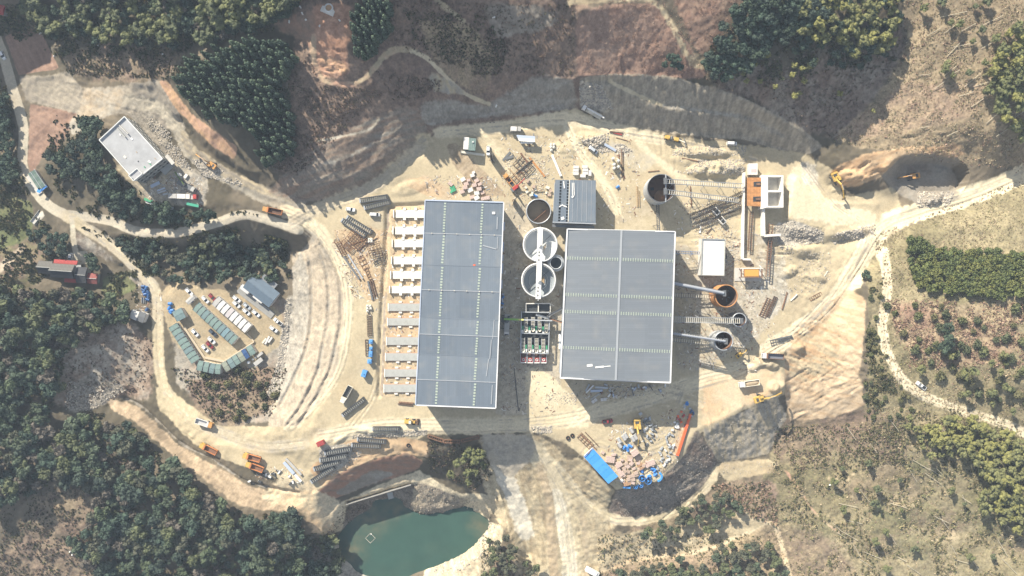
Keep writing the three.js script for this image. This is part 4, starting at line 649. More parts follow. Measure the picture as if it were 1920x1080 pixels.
// smaller hall with open light slots
{
  const h = 11, base = at(1078, 378), o = thing('crusher_hall', 'small grey metal roof hall with two rows of dark slots near the round tank', 'hall', [base[0], 0, base[2]]);
  const tl = [1041, 337], tr = [1117.5, 338], br = [1117, 418], bl = [1037, 415], P = (u, v) => { const a = lerp(lerp(tl[0], tr[0], u), lerp(bl[0], br[0], u), v), b = lerp(lerp(tl[1], tr[1], u), lerp(bl[1], br[1], u), v), [x, , z] = W(a, b, h); return [x - base[0], z - base[2]]; };
  const strip = (u0, v0, u1, v1, y, t, m, nm, dy = 0) => part(o, nm, [hexa([P(u0, v0), P(u1, v0), P(u1, v1), P(u0, v1)], y - t + dy, y + dy)], m);
  const us = [0, 0.12, 0.165, 0.30, 0.345, 0.45, 0.56, 0.67, 0.78, 0.89, 1];
  for (let i = 0; i < us.length - 1; i++) {
    if (i === 1 || i === 3) { for (let k = 0; k < 14; k++) { strip(us[i], (k + 0.02) / 14, us[i + 1], (k + 0.38) / 14, h, 0.2, M.roof[k % 3], 'roof_batten'); } part(o, 'slot_floor', [hexa([P(us[i], 0), P(us[i + 1], 0), P(us[i + 1], 1), P(us[i], 1)], h - 2.5, h - 2.3)], M.dark); }
    else strip(us[i] + 0.002, 0, us[i + 1] - 0.002, 1, h, 0.2, M.roof[(i * 5) % 3], 'roof_panel');
    if (i > 3) strip(us[i] - 0.004, 0.02, us[i] + 0.004, 0.98, h, 0.1, M.galv, 'standing_seam', 0.12);
  }
  strip(0.348, 0, 0.362, 1, h, 0.12, M.cream, 'timber_strip', 0.14);
  for (const [u, v, w, d, r] of [[0.22, 0.12, 0.5, 3.4, 0.1], [0.43, 0.22, 0.35, 6, 0.03], [0.47, 0.22, 0.35, 6, 0.03], [0.17, 0.62, 2, 0.5, 0.5], [0.26, 0.63, 2, 0.5, -0.4], [0.22, 0.92, 1.5, 1.3, 0.3], [0.44, 0.4, 1.2, 0.8, 0.6]]) { const c = P(u, v); part(o, 'loose_sheet', [B(w, 0.15, d, c[0], h + 0.15, c[1], r)], M.white); }
  part(o, 'eave', [hexa([P(-0.01, 1.0), P(1.01, 1.0), P(1.01, 1.03), P(-0.01, 1.03)], h - 0.5, h - 0.1)], M.galv);
  const wc = [P(0.02, 0.02), P(0.98, 0.02), P(0.98, 1.0), P(0.02, 1.0)];
  for (let i = 0; i < 4; i++) { const a = wc[i], b = wc[(i + 1) % 4]; const w = part(o, 'wall', [BAR([a[0], h / 2 - 0.5, a[1]], [b[0], h / 2 - 0.5, b[1]], 0.25, h - 0.4)], M.clad); for (const t of [0.2, 0.5, 0.8]) { const c = [lerp(a[0], b[0], t), lerp(a[1], b[1], t)], d = [lerp(a[0], b[0], t + 0.12), lerp(a[1], b[1], t + 0.12)]; part(w, 'window', [BAR([c[0], 6.5, c[1]], [d[0], 6.5, d[1]], 0.34, 1.4)], M.glass); } }
  part(o, 'lean_to', [hexa([P(0.0, 1.045), P(1.0, 1.045), P(1.0, 1.11), P(0.0, 1.11)], 5.5, 5.8)], M.steel);
}
// ---------------------------------------------------------------- tanks, thickeners, conveyors
function openTank(name, label, px, py, topR, h, { wall = M.steel, inner = M.rustD, floor = M.rust, rimM = M.galv, t = 0.25 } = {}) {
  const [x, , z] = W(px, py, h), y = groundY(x, z) - 0.2, o = thing(name, label, 'tank', [x, y, z]), r = topR * S * (H - h) / H, hh = h - y;
  part(o, 'shell', [LA([[r, 0], [r, hh]], 48), ], wall);
  part(o, 'lining', [LA([[r - t, hh], [r - t, 0.3]], 48)], inner);
  part(o, 'floor', [CY(r - t, r - t, 0.3, 0, 0, 0, 48)], floor);
  part(o, 'rim', [LA([[r + 0.12, hh - 0.25], [r + 0.12, hh + 0.05], [r - t - 0.05, hh + 0.05], [r - t - 0.05, hh - 0.25]], 48)], rimM);
  const hoops = []; for (const k of [0.3, 0.62]) hoops.push(LA([[r + 0.01, hh * k], [r + 0.12, hh * k], [r + 0.12, hh * k + 0.2], [r + 0.01, hh * k + 0.2]], 48)); part(o, 'stiffener', hoops, wall);
  o.userData.r = r; return o;
}
const tankA = openTank('open_steel_tank', 'round open steel tank left of the small slotted roof hall', 1010, 396, 23, 5.5, { wall: M.steel, inner: M.rustD, floor: M.earth, rimM: M.galv });
part(tankA, 'inner_wall', [B(8, 2.2, 0.3, 0.6, 0.3, 1.8, 0.7)], M.rust);
const silo = openTank('ore_silo', 'tall rusty open ore silo with a fan of orange sand inside', 1240, 353, 26.5, 11, { wall: M.galv, inner: M.rustD, floor: M.rust, rimM: M.steel });
part(silo, 'sand_heap', [new THREE.ConeGeometry(3.2, 3.2, 24).translate(2.0, 1.9, 2.6)], M.sand);
for (const [x, z] of [[-2.2, -1.2], [-2.2, 3.4]]) part(silo, 'outlet', [B(1.7, 0.1, 1.5, x, 0.31, z)], M.dark);
part(silo, 'cross_beam', [B(0.5, 0.5, 13, 2.0, 11.2, 0)], M.galv);
openTank('ore_bin', 'orange rusty round bin below the white roofed block', 1362, 555, 21, 11, { wall: M.rustO, inner: M.rustD, floor: M.rust, rimM: M.rustO });
openTank('lime_bin', 'smallest round steel bin between the two larger rusty bins', 1386.5, 600, 13, 10, { wall: M.steel, inner: M.rustD, floor: M.rust });
openTank('coal_bin', 'round dark bin with pale rim at the lowest of the three conveyors', 1357, 639.5, 17.5, 11, { wall: M.galv, inner: M.rust, floor: M.rustD });
{ // dark water tank with a ring walkway
  const o = openTank('water_tank', 'small round tank of dark water between the two white thickeners', 1042.5, 493, 11.5, 6, { wall: M.galv, inner: M.steelD, floor: M.steelD });
  part(o, 'water_surface', [CY(2.7, 2.7, 0.1, 0, 4.2, 0, 40)], M.water);
  part(o, 'walkway', [LA([[3.15, 4.9], [4.0, 4.9], [4.0, 5.0], [3.15, 5.0]], 40)], M.galv); const rl = [LA([[3.95, 5.95], [4.02, 5.95], [4.02, 6.05], [3.95, 6.05]], 40)]; for (let k = 0; k < 16; k++) rl.push(CY(0.04, 0.04, 1, 3.98 * Math.cos(k * 0.3927), 5, 3.98 * Math.sin(k * 0.3927), 6)); part(o, 'railing', rl, M.white);
}
function thickener(label, px, py, topR, paleInside, bridge) {
  const h = 7, [x, , z] = W(px, py, h), y = groundY(x, z), o = thing('thickener', label, 'tank', [x, y, z]), r = topR * S * (H - h) / H, hh = h - y;
  part(o, 'shell', [LA([[r, 0], [r, hh]], 64)], M.white);
  part(o, 'basin', [LA([[r - 0.3, hh], [r - 0.35, hh - 3.2], [0.8, hh - 4.6], [0.01, hh - 4.6]], 64)], paleInside ? mat(0.56, 0.58, 0.58, 0.7) : mat(0.24, 0.27, 0.29, 0.7));
  part(o, 'launder', [LA([[r, hh - 0.02], [r + 0.35, hh - 0.02], [r + 0.35, hh - 0.5], [r, hh - 0.6]], 64), LA([[r + 0.02, hh + 0.12], [r - 0.32, hh + 0.12], [r - 0.32, hh]], 64)], M.white);
  part(o, 'overflow_ring', [LA([[r - 0.8, hh - 0.5], [r - 0.7, hh - 0.5], [r - 0.7, hh], [r - 0.8, hh]], 64)], mat(0.6, 0.6, 0.58, 0.7));
  for (const a of [0.75, 0.75 + Math.PI]) part(o, 'rake_arm', [BAR([0, hh - 3.6, 0], [Math.cos(a) * (r - 1), hh - 2.6, -Math.sin(a) * (r - 1)], 0.18, 0.35)], M.steelD);
  part(o, 'centre_well', [CY(1.2, 1.2, 2.2, 0, hh - 2.6, 0, 24, false)], M.white);
  if (paleInside) { for (let k = 0; k < 7; k++) part(o, 'timber_offcut', [B(rr(0.7, 1.6), 0.15, 0.25, rr(1.6, 3.4), hh - 3.6, rr(-0.4, 2), rr(0, 3))], M.timber); }
  else { part(o, 'inner_ring', [LA([[4.5, hh - 4.0], [4.65, hh - 4.0], [4.65, hh - 3.6], [4.5, hh - 3.6]], 48)], M.white); part(o, 'plywood_sheet', [hexa([[1.2, 0.3], [2.9, -1.8], [2.9, 1.6], [2.0, 0.9]], hh - 3.9, hh - 3.8)], M.timber); part(o, 'plywood_sheet', [B(2.6, 0.12, 0.3, 2, hh - 3.7, -0.8, 0.9)], M.timber); }
  return o;
}
thickener('upper of the two white round thickener tanks under the white bridge', 1013, 459, 31.5, true);
thickener('lower of the two white round thickener tanks, greyer inside', 1010, 525.5, 31.5, false);
{
  const a = W(1013, 428, 7.8), b = W(1009, 560.5, 7.8), mid = [(a[0] + b[0]) / 2, 0, (a[2] + b[2]) / 2], o = thing('walkway_bridge', 'long white steel bridge across both thickener tanks', 'bridge', mid), p = rel(mid, a), q = rel(mid, b);
  p[1] = a[1]; q[1] = b[1]; p[0] = a[0] - mid[0]; p[2] = a[2] - mid[2]; q[0] = b[0] - mid[0]; q[2] = b[2] - mid[2];
  part(o, 'deck', [BAR(p, q, 2.5, 0.35)], M.white);
  for (const s of [-1.15, 1.15]) { const rl = [BAR([p[0] + s, p[1] + 1.1, p[2]], [q[0] + s, q[1] + 1.1, q[2]], 0.07)]; for (let k = 0; k <= 20; k++) rl.push(BAR([lerp(p[0], q[0], k / 20) + s, p[1] + 0.2, lerp(p[2], q[2], k / 20)], [lerp(p[0], q[0], k / 20) + s, p[1] + 1.1, lerp(p[2], q[2], k / 20)], 0.06)); part(o, 'railing', rl, M.white); }
  for (const t of [0.34, 0.385, 0.45, 0.84, 0.89, 0.95]) part(o, 'hatch', [B(0.55, 0.06, 0.75, lerp(p[0], q[0], t) - 0.2, p[1] + 0.2, lerp(p[2], q[2], t))], M.dark);
  for (const t of [0.24, 0.74]) { const d = part(o, 'drive_head', [CY(0.9, 0.9, 0.9, lerp(p[0], q[0], t), p[1] + 0.17, lerp(p[2], q[2], t), 16)], M.white); part(d, 'drive_motor', [B(0.7, 0.8, 0.5, lerp(p[0], q[0], t) + 0.2, p[1] + 1.0, lerp(p[2], q[2], t))], M.cream); }
  for (const t of [0.0, 0.5, 1.0]) part(o, 'support_leg', [BAR([lerp(p[0], q[0], t), -0.3, lerp(p[2], q[2], t)], [lerp(p[0], q[0], t), p[1], lerp(p[2], q[2], t)], 1.6, 0.4)], M.white);
}
// elevated conveyors: ladder-like idler frames on trestles
function conveyor(name, label, p, q, w, { rung = 1.15, m = M.galv, tube = 0, legs = 9, dark } = {}) {
  const mid = [(p[0] + q[0]) / 2, 0, (p[2] + q[2]) / 2], o = thing(name, label, 'conveyor', mid), a = [p[0] - mid[0], p[1], p[2] - mid[2]], b = [q[0] - mid[0], q[1], q[2] - mid[2]], L = Math.hypot(b[0] - a[0], b[1] - a[1], b[2] - a[2]), dx = (b[0] - a[0]) / L, dz = (b[2] - a[2]) / L, nx = -dz, nz = dx, P = (t, s, dy = 0) => [lerp(a[0], b[0], t) + nx * s, lerp(a[1], b[1], t) + dy, lerp(a[2], b[2], t) + nz * s];
  for (const s of [-w / 2, w / 2]) part(o, 'stringer', [BAR(P(0, s), P(1, s), 0.16, 0.45)], m);
  const n = Math.round(L / rung), rg = []; for (let k = 0; k <= n; k++) rg.push(BAR(P(k / n, -w / 2), P(k / n, w / 2), 0.22, 0.18)); part(o, 'idler_set', rg, dark ? M.steel : M.cream);
  const lo = []; for (let k = 0; k < n; k++) lo.push(BAR(P(k / n, -w / 2, -1.1), P((k + 1) / n, w / 2, -1.1), 0.08)); for (const s of [-w / 2, w / 2]) lo.push(BAR(P(0, s, -1.1), P(1, s, -1.1), 0.12)); part(o, 'lower_truss', lo, m);
  if (tube) part(o, 'dust_cover', [ROD(P(0.0, 0, 0.45), P(0.985, 0, 0.45), tube, 14)], mat(0.36, 0.38, 0.42, 0.4, 0.3));
  const k = Math.max(2, Math.round(L / legs)); for (let i = 0; i < k; i++) { const t = (i + 0.5) / k, y = groundY(lerp(p[0], q[0], t), lerp(p[2], q[2], t)); if (lerp(p[1], q[1], t) - y < 1.5) continue; part(o, 'trestle', [...[-1, 1].map((s) => BAR(P(t, s * w * 0.5, -1), [lerp(a[0], b[0], t) + nx * s * w * 1.0, y - 0.3, lerp(a[2], b[2], t) + nz * s * w * 1.0], 0.2)), BAR(P(t, -w * 0.7, -3), P(t, w * 0.7, -3), 0.14)], m); }
  return { o, P };
}
const head = (c, t, w) => part(c.o, 'drive_head', [B(1.5, 0.7, w + 1.4).translate(...c.P(t, 0, -0.1))], M.steel);
head(conveyor('ladder_conveyor', 'upper of the two bare conveyor frames between ore silo and white bin', W(1247, 339.5, 12), W(1394, 348.5, 3.5), 2.1), 0.0, 1.6);
head(conveyor('ladder_conveyor', 'lower of the two bare conveyor frames between ore silo and white bin', W(1247, 359, 12), W(1384, 375.5, 3.5), 2.1), 0.0, 1.6);
conveyor('feed_conveyor', 'dark conveyor frame running from under the ore silo into the wide hall', W(1233.5, 384, 2.2), W(1235, 434, 9), 1.3, { m: M.steelD, dark: true });
head(conveyor('tube_conveyor', 'dark grey tube conveyor from the wide hall to the orange rusty bin', W(1262, 531, 10.5), W(1358, 550, 12.6), 1.9, { tube: 0.75, m: M.steel }), 1, 1.5);
conveyor('return_conveyor', 'low ladder frame below the uppermost tube conveyor', W(1262, 553, 5), W(1336, 556, 2.6), 1.8, { m: M.steel });
head(conveyor('walkway_conveyor', 'open lattice conveyor with walkways to the smallest round bin', W(1262, 599, 9.5), W(1390, 601.5, 11.5), 2.5, { rung: 0.9 }), 1, 1.2);
head(conveyor('tube_conveyor', 'dark grey tube conveyor to the lowest round bin with pale rim', W(1261, 625, 10.5), W(1361, 640, 12.6), 1.9, { tube: 0.55, m: M.steel }), 1, 1.4);
conveyor('return_conveyor', 'low ladder frame below the lowest tube conveyor', W(1262, 637, 5), W(1330, 643, 2.4), 1.8, { m: M.steel });
conveyor('blue_gallery', 'narrow blue steel gallery between the wide hall and the white roofed block', W(1264, 472.5, 7), W(1312, 474.5, 6.2), 1.1, { m: mat(0.14, 0.22, 0.40, 0.5), dark: true });
for (const [nm, lab, a, b] of [['fallen_conveyor', 'upper of two conveyor frames lying on the dirt below the ladder conveyors', [1296, 408], [1392, 362]], ['fallen_conveyor', 'lower of two conveyor frames lying on the dirt below the ladder conveyors', [1306, 424], [1392, 384]]]) { const p = at(...a), q = at(...b); p[1] += 1.3; q[1] += 1.3; conveyor(nm, lab, p, q, 2.2, { m: M.rustD, rung: 0.9, dark: true, legs: 99 }); }
{ const p = at(1444, 420), q = at(1436, 520); p[1] += 1.6; q[1] += 2.5; conveyor('ladder_conveyor', 'ladder frame beside the retaining wall south of the white bin', p, q, 1.5, { m: M.rust, dark: true, rung: 1.3 }); }
{ const p = at(1408, 398), q = at(1404, 470); p[1] += 1.4; q[1] += 1.4; conveyor('ladder_conveyor', 'rusty ladder frame lying along the pale retaining wall', p, q, 1.3, { m: M.rust, dark: true, rung: 1.1 }); }
// white feed bin, rusty deck and retaining walls
{
  const b = at(1440, 358), o = thing('feed_bin', 'white concrete two-cell feed bin with a rusty deck at its side', 'bin', [b[0], 0, b[2]]), h = 6, Q = (px, py, y = h) => { const [x, , z] = W(px, py, y); return [x - b[0], z - b[2]]; }, wall = (x0, y0, x1, y1, m = M.concW, lo = 0) => part(o, 'concrete_wall', [hexa([Q(x0, y0), Q(x1, y0), Q(x1, y1), Q(x0, y1)], lo - 0.3, h)], m);
  wall(1437, 328.5, 1469, 331.5); wall(1437, 386, 1469, 389); wall(1465.5, 331.5, 1469, 386); wall(1437, 331.5, 1440, 386); wall(1440, 356.5, 1465.5, 360);
  part(o, 'cell_floor', [hexa([Q(1440, 331), Q(1466, 331), Q(1466, 387), Q(1440, 387)], 1.0, 1.6)], M.conc);
  for (const y of [342, 370]) part(o, 'outlet', [hexa([Q(1440.5, y), Q(1446, y), Q(1446, y + 8), Q(1440.5, y + 8)], 1.6, 1.66)], M.rustD);
  part(o, 'sloping_face', [hexa([Q(1430, 327), Q(1437, 328.5), Q(1437, 389), Q(1429, 391)], -0.3, [4.6, h - 0.01, h - 0.01, 4.6])], M.concW);
  part(o, 'rusty_deck', [hexa([Q(1401, 333, 4), Q(1430, 333, 4), Q(1428, 387, 4), Q(1401, 386, 4)], 3.6, 4)], M.rustO);
  for (const [x0, y0] of [[1413, 341], [1412, 369]]) { const f = part(o, 'feeder', [hexa([Q(x0, y0, 4), Q(x0 + 20, y0 - 1, 4), Q(x0 + 20, y0 + 9, 4), Q(x0, y0 + 9, 4)], 4.0, 4.06)], M.dark); part(f, 'feeder_tray', [hexa([Q(x0 + 5, y0 + 2.5, 4), Q(x0 + 20, y0 + 1.5, 4), Q(x0 + 20, y0 + 6.5, 4), Q(x0 + 5, y0 + 6.5, 4)], 4.06, 4.5)], M.rust); }
  for (const [x, y] of [[1404, 336], [1404, 383], [1427, 336], [1426, 384]]) { const c = Q(x, y, 4); part(o, 'deck_post', [B(0.4, 4, 0.4, c[0], -0.4, c[1])], M.rust); }
}
{
  const b = at(1408, 319), o = thing('control_cabin', 'small white flat-roofed cabin above the rusty feed deck', 'cabin', b);
  part(o, 'wall', [B(4, 3, 5.2)], M.whiteT); part(o, 'roof', [B(4.3, 0.2, 5.5, 0, 3, 0)], M.concW); part(o, 'red_panel', [B(2.6, 0.06, 1.6, 0.3, 3.2, 0.8)], mat(0.62, 0.42, 0.40, 0.7)); part(o, 'door', [B(0.08, 2, 0.9, 2.02, 0, 0.5)], M.red);
}
function wallRun(label, pts, h, t, m = M.concW) { const c = at(...pts[0]), o = thing('retaining_wall', label, 'wall', c); for (let i = 0; i < pts.length - 1; i++) { const a = W(...pts[i], h), b = W(...pts[i + 1], h), d = Math.hypot(b[0] - a[0], b[2] - a[2]), ex = i ? 0 : 0; part(o, 'wall_section', [BAR([a[0] - c[0], (h - 1) / 2 - c[1], a[2] - c[2]], [b[0] - c[0] + ex, (h - 1) / 2 - c[1], b[2] - c[2]], t, h + 1 - i * 0.05)], m); } return o; }
wallRun('long pale retaining wall running down beside the white feed bin', [[1396, 323], [1394.5, 390], [1393, 486], [1408, 486.5]], 2.4, 0.9);
wallRun('pale corner retaining wall south of the white feed bin', [[1432, 391], [1433, 442], [1464, 440]], 3.6, 1.1);
{ const a = at(652, 942), b = at(772, 907), o = thing('dam_wall', 'thin straight concrete wall above the head of the pond', 'wall', [a[0], -15, a[2]]); for (let k = 0; k < 6; k++) { const p = [lerp(0, b[0] - a[0], k / 6), 0.1, lerp(0, b[2] - a[2], k / 6)], q = [lerp(0, b[0] - a[0], (k + 0.985) / 6), 0.1, lerp(0, b[2] - a[2], (k + 0.985) / 6)]; part(o, 'wall_section', [BAR(p, q, 0.3, 5.2)], M.concD); } }
// white-roofed block
{
  const h = 6.5, b = at(1337, 482), o = thing('switch_house', 'flat white roofed block with a raised rim east of the wide hall', 'building', [b[0], 0, b[2]]), Q = (px, py) => { const [x, , z] = W(px, py, h); return [x - b[0], z - b[2]]; }, c = [Q(1316.5, 447.5), Q(1360, 448.5), Q(1358, 517), Q(1314.5, 516)];
  part(o, 'wall', [hexa(c, -0.4, h - 0.8)], M.whiteT); part(o, 'roof', [hexa(c.map(([x, z]) => [x * 0.95, z * 0.97]), h - 0.8, h - 0.5)], grained(0.66, 0.64, 0.60, 0.16, 8));
  for (let i = 0; i < 4; i++) { const p = c[i], q = c[(i + 1) % 4]; part(o, 'parapet', [BAR([p[0] * 0.985, h - 0.4 + i * 0.003, p[1] * 0.99], [q[0] * 0.985, h - 0.4 + i * 0.003, q[1] * 0.99], 0.35, 0.8)], M.concG); }
  for (const [x, z] of [[-5.3, -4], [-5.3, 3], [5.4, 0]]) part(o, 'window', [B(0.3, 1.4, 2.2, x, 2.6, z)], M.glass);
}
{ // small hopper frame with an orange tray
  const b = at(1404, 512), o = thing('loading_hopper', 'orange steel hopper in a rusty frame at the foot of the retaining wall', 'hopper', b);
  part(o, 'tray', [frus(-3.4, 3.4, 1.6, -3.6, 3.6, 1.9, 2.2, 4.0)], M.rustO); part(o, 'tray_bed', [B(6.6, 0.1, 3.2, 0, 4, 0)], mat(0.55, 0.31, 0.07, 0.8));
  for (const z of [-2.1, 2.1]) part(o, 'side_frame', [B(11, 0.4, 0.3, 0, 3.8, z)], z < 0 ? M.concW : M.rust); for (const x of [-4.9, 5]) part(o, 'end_frame', [B(0.5, 0.5, 4, x, 3.6, 0)], M.rust);
  for (const x of [-4.8, 4.8]) for (const z of [-2, 2]) part(o, 'post', [B(0.3, 4, 0.3, x, -0.4, z)], M.rust); for (let k = 0; k < 3; k++) part(o, 'roller', [CY(0.3, 0.3, 0.5, -4.3, 4.0, -1.2 + k * 1.2, 10)], M.cream); part(o, 'base_slab', [B(13, 1.2, 6.4, -0.6, -0.9, 0.6)], M.conc);
}
// screening platform
{
  const h = 4, b = at(1003, 625), c = (px, py, y = h) => { const [x, , z] = W(px, py, y); return [x - b[0], y, z - b[2]]; }, o = thing('screen_platform', 'black steel platform with white beams carrying rows of screens between the halls', 'platform', [b[0], 0, b[2]]);
  part(o, 'deck', [hexa([c(978, 586, 2), c(1030, 588, 2), c(1027, 662, 2), c(976, 660, 2)].map((p) => [p[0], p[2]]), 1.6, 2)], M.dark);
  for (const [p, q] of [[[978, 584], [976, 662]], [[1031, 585], [1028, 663]], [[977, 624.5], [1029, 626]], [[976, 661], [1028, 663]], [[980, 585], [1031, 586]]]) part(o, 'beam', [BAR(c(...p), c(...q), 0.45, 0.5)], M.galv);
  for (const [x, y] of [[978, 585], [1031, 586], [977, 624], [1029, 626], [976, 661], [1028, 662]]) { const p = c(x, y); part(o, 'column', [B(0.4, h, 0.4, p[0], -0.4, p[2])], M.galv); }
  const sc = (px, py) => {
    const s = thing('vibrating_screen', '', 'screen', W(px, py, 3)); part(s, 'side_plate', [B(0.18, 0.8, 6.2, -0.85, 0, 0)], M.galv); part(s, 'side_plate', [B(0.18, 0.8, 6.2, 0.85, 0, 0)], M.galv);
    const rg = []; for (let k = 0; k < 9; k++) rg.push(B(1.6, 0.18, 0.22, 0, 0.7, -2.8 + k * 0.68)); part(s, 'cross_bar', rg, M.cream); part(s, 'screen_cloth', [B(1.55, 0.06, 6, 0, 0.15, 0)], M.dark); part(s, 'feed_chute', [LA([[0.3, 0], [0.75, 0.4], [0.8, 0.5], [0.35, 0.1]], 16).translate(0, 0.6, 3.2)], M.cream);
    return s;
  };
  const s0 = sc(986, 607); tag(s0, 'pale laddered vibrating screen on the black platform, leftmost of the upper row', 'screen', 'vibrating screens');
  const ord = ['leftmost', 'second from left', 'third from left', 'rightmost'];
  [[999.3, 606], [1011.8, 606], [1024.5, 608]].forEach(([x, y], i) => copyOf(s0, W(x, y, 3), 0, `pale laddered vibrating screen on the black platform, ${ord[i + 1]} of the upper row`));
  [[980.8, 645], [993.2, 645], [1006, 646], [1018.5, 647]].forEach(([x, y], i) => copyOf(s0, W(x, y, 3), 0, `pale laddered vibrating screen on the black platform, ${ord[i]} of the lower row`));
  const m0 = thing('pump_motor', 'green and white pump motor, leftmost of the upper screen row', 'motor', W(980, 617, 2.4), 0, 'screen motors'); part(m0, 'motor_body', [new THREE.CylinderGeometry(0.55, 0.55, 1.9, 12).rotateX(Math.PI / 2).translate(0, 0.7, -0.7)], M.green); part(m0, 'gearbox', [B(1.1, 1.0, 1.4, 0, 0, 1.0)], M.white);
  [[992.7, 617.5], [1005.2, 618], [1018.5, 618.5]].forEach(([x, y], i) => copyOf(m0, W(x, y, 2.4), 0, `green and white pump motor, ${ord[i + 1]} of the upper screen row`));
  [[986.2, 652.5], [998.8, 653], [1012, 653.5], [1025, 654]].forEach(([x, y], i) => copyOf(m0, W(x, y, 2.4), 0, `green and white pump motor, ${ord[i]} of the lower screen row`));
  const f0 = thing('filter_cell', 'red framed filter cell below the screens, leftmost of four', 'filter', W(981.5, 670.5, 2), 0, 'filter cells'); part(f0, 'cell_box', [B(2.7, 1.6, 4.6, 0, -1, 0)], mat(0.30, 0.055, 0.06, 0.7)); part(f0, 'cell_bed', [B(2.1, 0.1, 2.2, 0, 0.6, -1)], M.rustD); for (const x of [-1.35, 1.35]) part(f0, 'rail', [B(0.22, 0.5, 4.9, x, 0.5, 0)], M.galv); part(f0, 'end_rail', [B(2.9, 0.5, 0.4, 0, 0.5, 2.3)], M.white); part(f0, 'pulley', [new THREE.TorusGeometry(0.55, 0.16, 6, 14).rotateX(Math.PI / 2).translate(0, 0.8, 0.9)], M.white); part(f0, 'red_guard', [B(1.9, 0.25, 0.5, 0, 0.65, 0.2)], M.red);
  [994, 1006.6, 1019.3].forEach((x, i) => copyOf(f0, W(x, 671, 2), 0, `red framed filter cell below the screens, ${ord[i + 1]} of four`));
  const t = thing('sump_tank', 'black two-cell tank with white rims above the screens', 'tank', at(1008.5, 577)); for (const x of [-5.9, 0.1, 5.9]) part(t, 'wall', [B(0.4, 4, 4.4, x, -0.3, 0)], M.concW); for (const z of [-2.1, 2.1]) part(t, 'wall', [B(11.6, 3.95, 0.4, 0, -0.3, z)], M.concW); part(t, 'sludge', [B(11.4, 0.2, 3.8, 0, 2, 0)], M.dark);
  for (const [p, q, y0, y1, lab] of [[[1005, 590], [1030, 597], 6, 5, 'grey steel chute lying over the upper screens'], [[1026, 593.5], [1056, 577], 5.5, 9, 'dark steel chute leaning against the wide hall'], [[1030, 597], [1055, 605], 5, 7, 'brown steel chute reaching the wide hall below the dark one']]) { const a = W(...p, y0), d = W(...q, y1), g = thing('steel_chute', lab, 'chute', a); part(g, 'trough', [BAR([0, 0, 0], rel(a, d), 1.0, 0.25)], lab[0] === 'g' ? M.galv : lab[0] === 'd' ? M.steel : M.rust); for (const s of [-0.5, 0.5]) part(g, 'side_plate', [BAR([0, 0.25, s], [d[0] - a[0], d[1] - a[1] + 0.25, d[2] - a[2] + s], 0.1, 0.5)], M.steel); }
}
// concrete plinths west of the long hall
{
  const A = [[409, 394, 737], [440, 425, 736], [464, 449, 734.5], [496, 481, 733], [523, 508, 731.5], [550, 536, 729.5]], ord = ['first', 'second', 'third', 'fourth', 'fifth', 'sixth'];
  A.forEach(([y1, y0, x0], i) => { const xe = 797 - (y0 - 390) * 0.047, c = at((x0 + xe) / 2, (y0 + y1) / 2), L = (xe - x0) * S, D = (y1 - y0) * S, o = thing('foundation_block', `white cast concrete foundation with four lugs, ${ord[i]} from the top beside the long hall`, 'foundation', c, 0, 'white foundations in a row'); part(o, 'slab', [B(L - 1.6, 1.5, D * 0.96, 0.7, -0.4, 0)], M.concW); part(o, 'end_wall', [B(0.5, 2.1, D * 0.96, -L / 2 + 0.5, -0.4, 0)], M.concW); for (const f of [0.37, 0.72]) for (const s of [-1, 1]) part(o, 'lug', [B(1.3, 1.75, 1.4, -L / 2 + f * L, -0.4, s * (D / 2 + 0.35))], M.concW); });
  [[568, 584], [595.5, 611], [631, 647.5], [661, 677], [691, 707], [719.5, 736]].forEach(([y0, y1], i) => { const x0 = 727.5 - (y0 - 568) * 0.053, xe = 789 - (y0 - 568) * 0.053, c = at((x0 + xe) / 2, (y0 + y1) / 2), L = (xe - x0) * S, D = (y1 - y0) * S, o = thing('equipment_plinth', `grey topped plinth with brick edges, ${ord[i]} of the lower row beside the long hall`, 'plinth', c, 0, 'grey plinths in a row'); part(o, 'base', [B(L, 0.9, D, 0, -0.4, 0)], grained(0.45, 0.26, 0.17, 0.25, 1.5)); part(o, 'slab', [B(L - 0.3, 0.25, D - 0.5, 0.1, 0.5, 0)], M.concG); part(o, 'end_cap', [B(0.5, 0.4, D - 0.1, -L / 2 + 0.24, 0.52, 0)], M.concW); for (const f of [0.38, 0.72]) for (const s of [-1, 1]) part(o, 'pedestal', [B(1.6, 1.0, 0.8, -L / 2 + f * L, -0.4, s * (D / 2 + 0.5))], M.concW); });
}
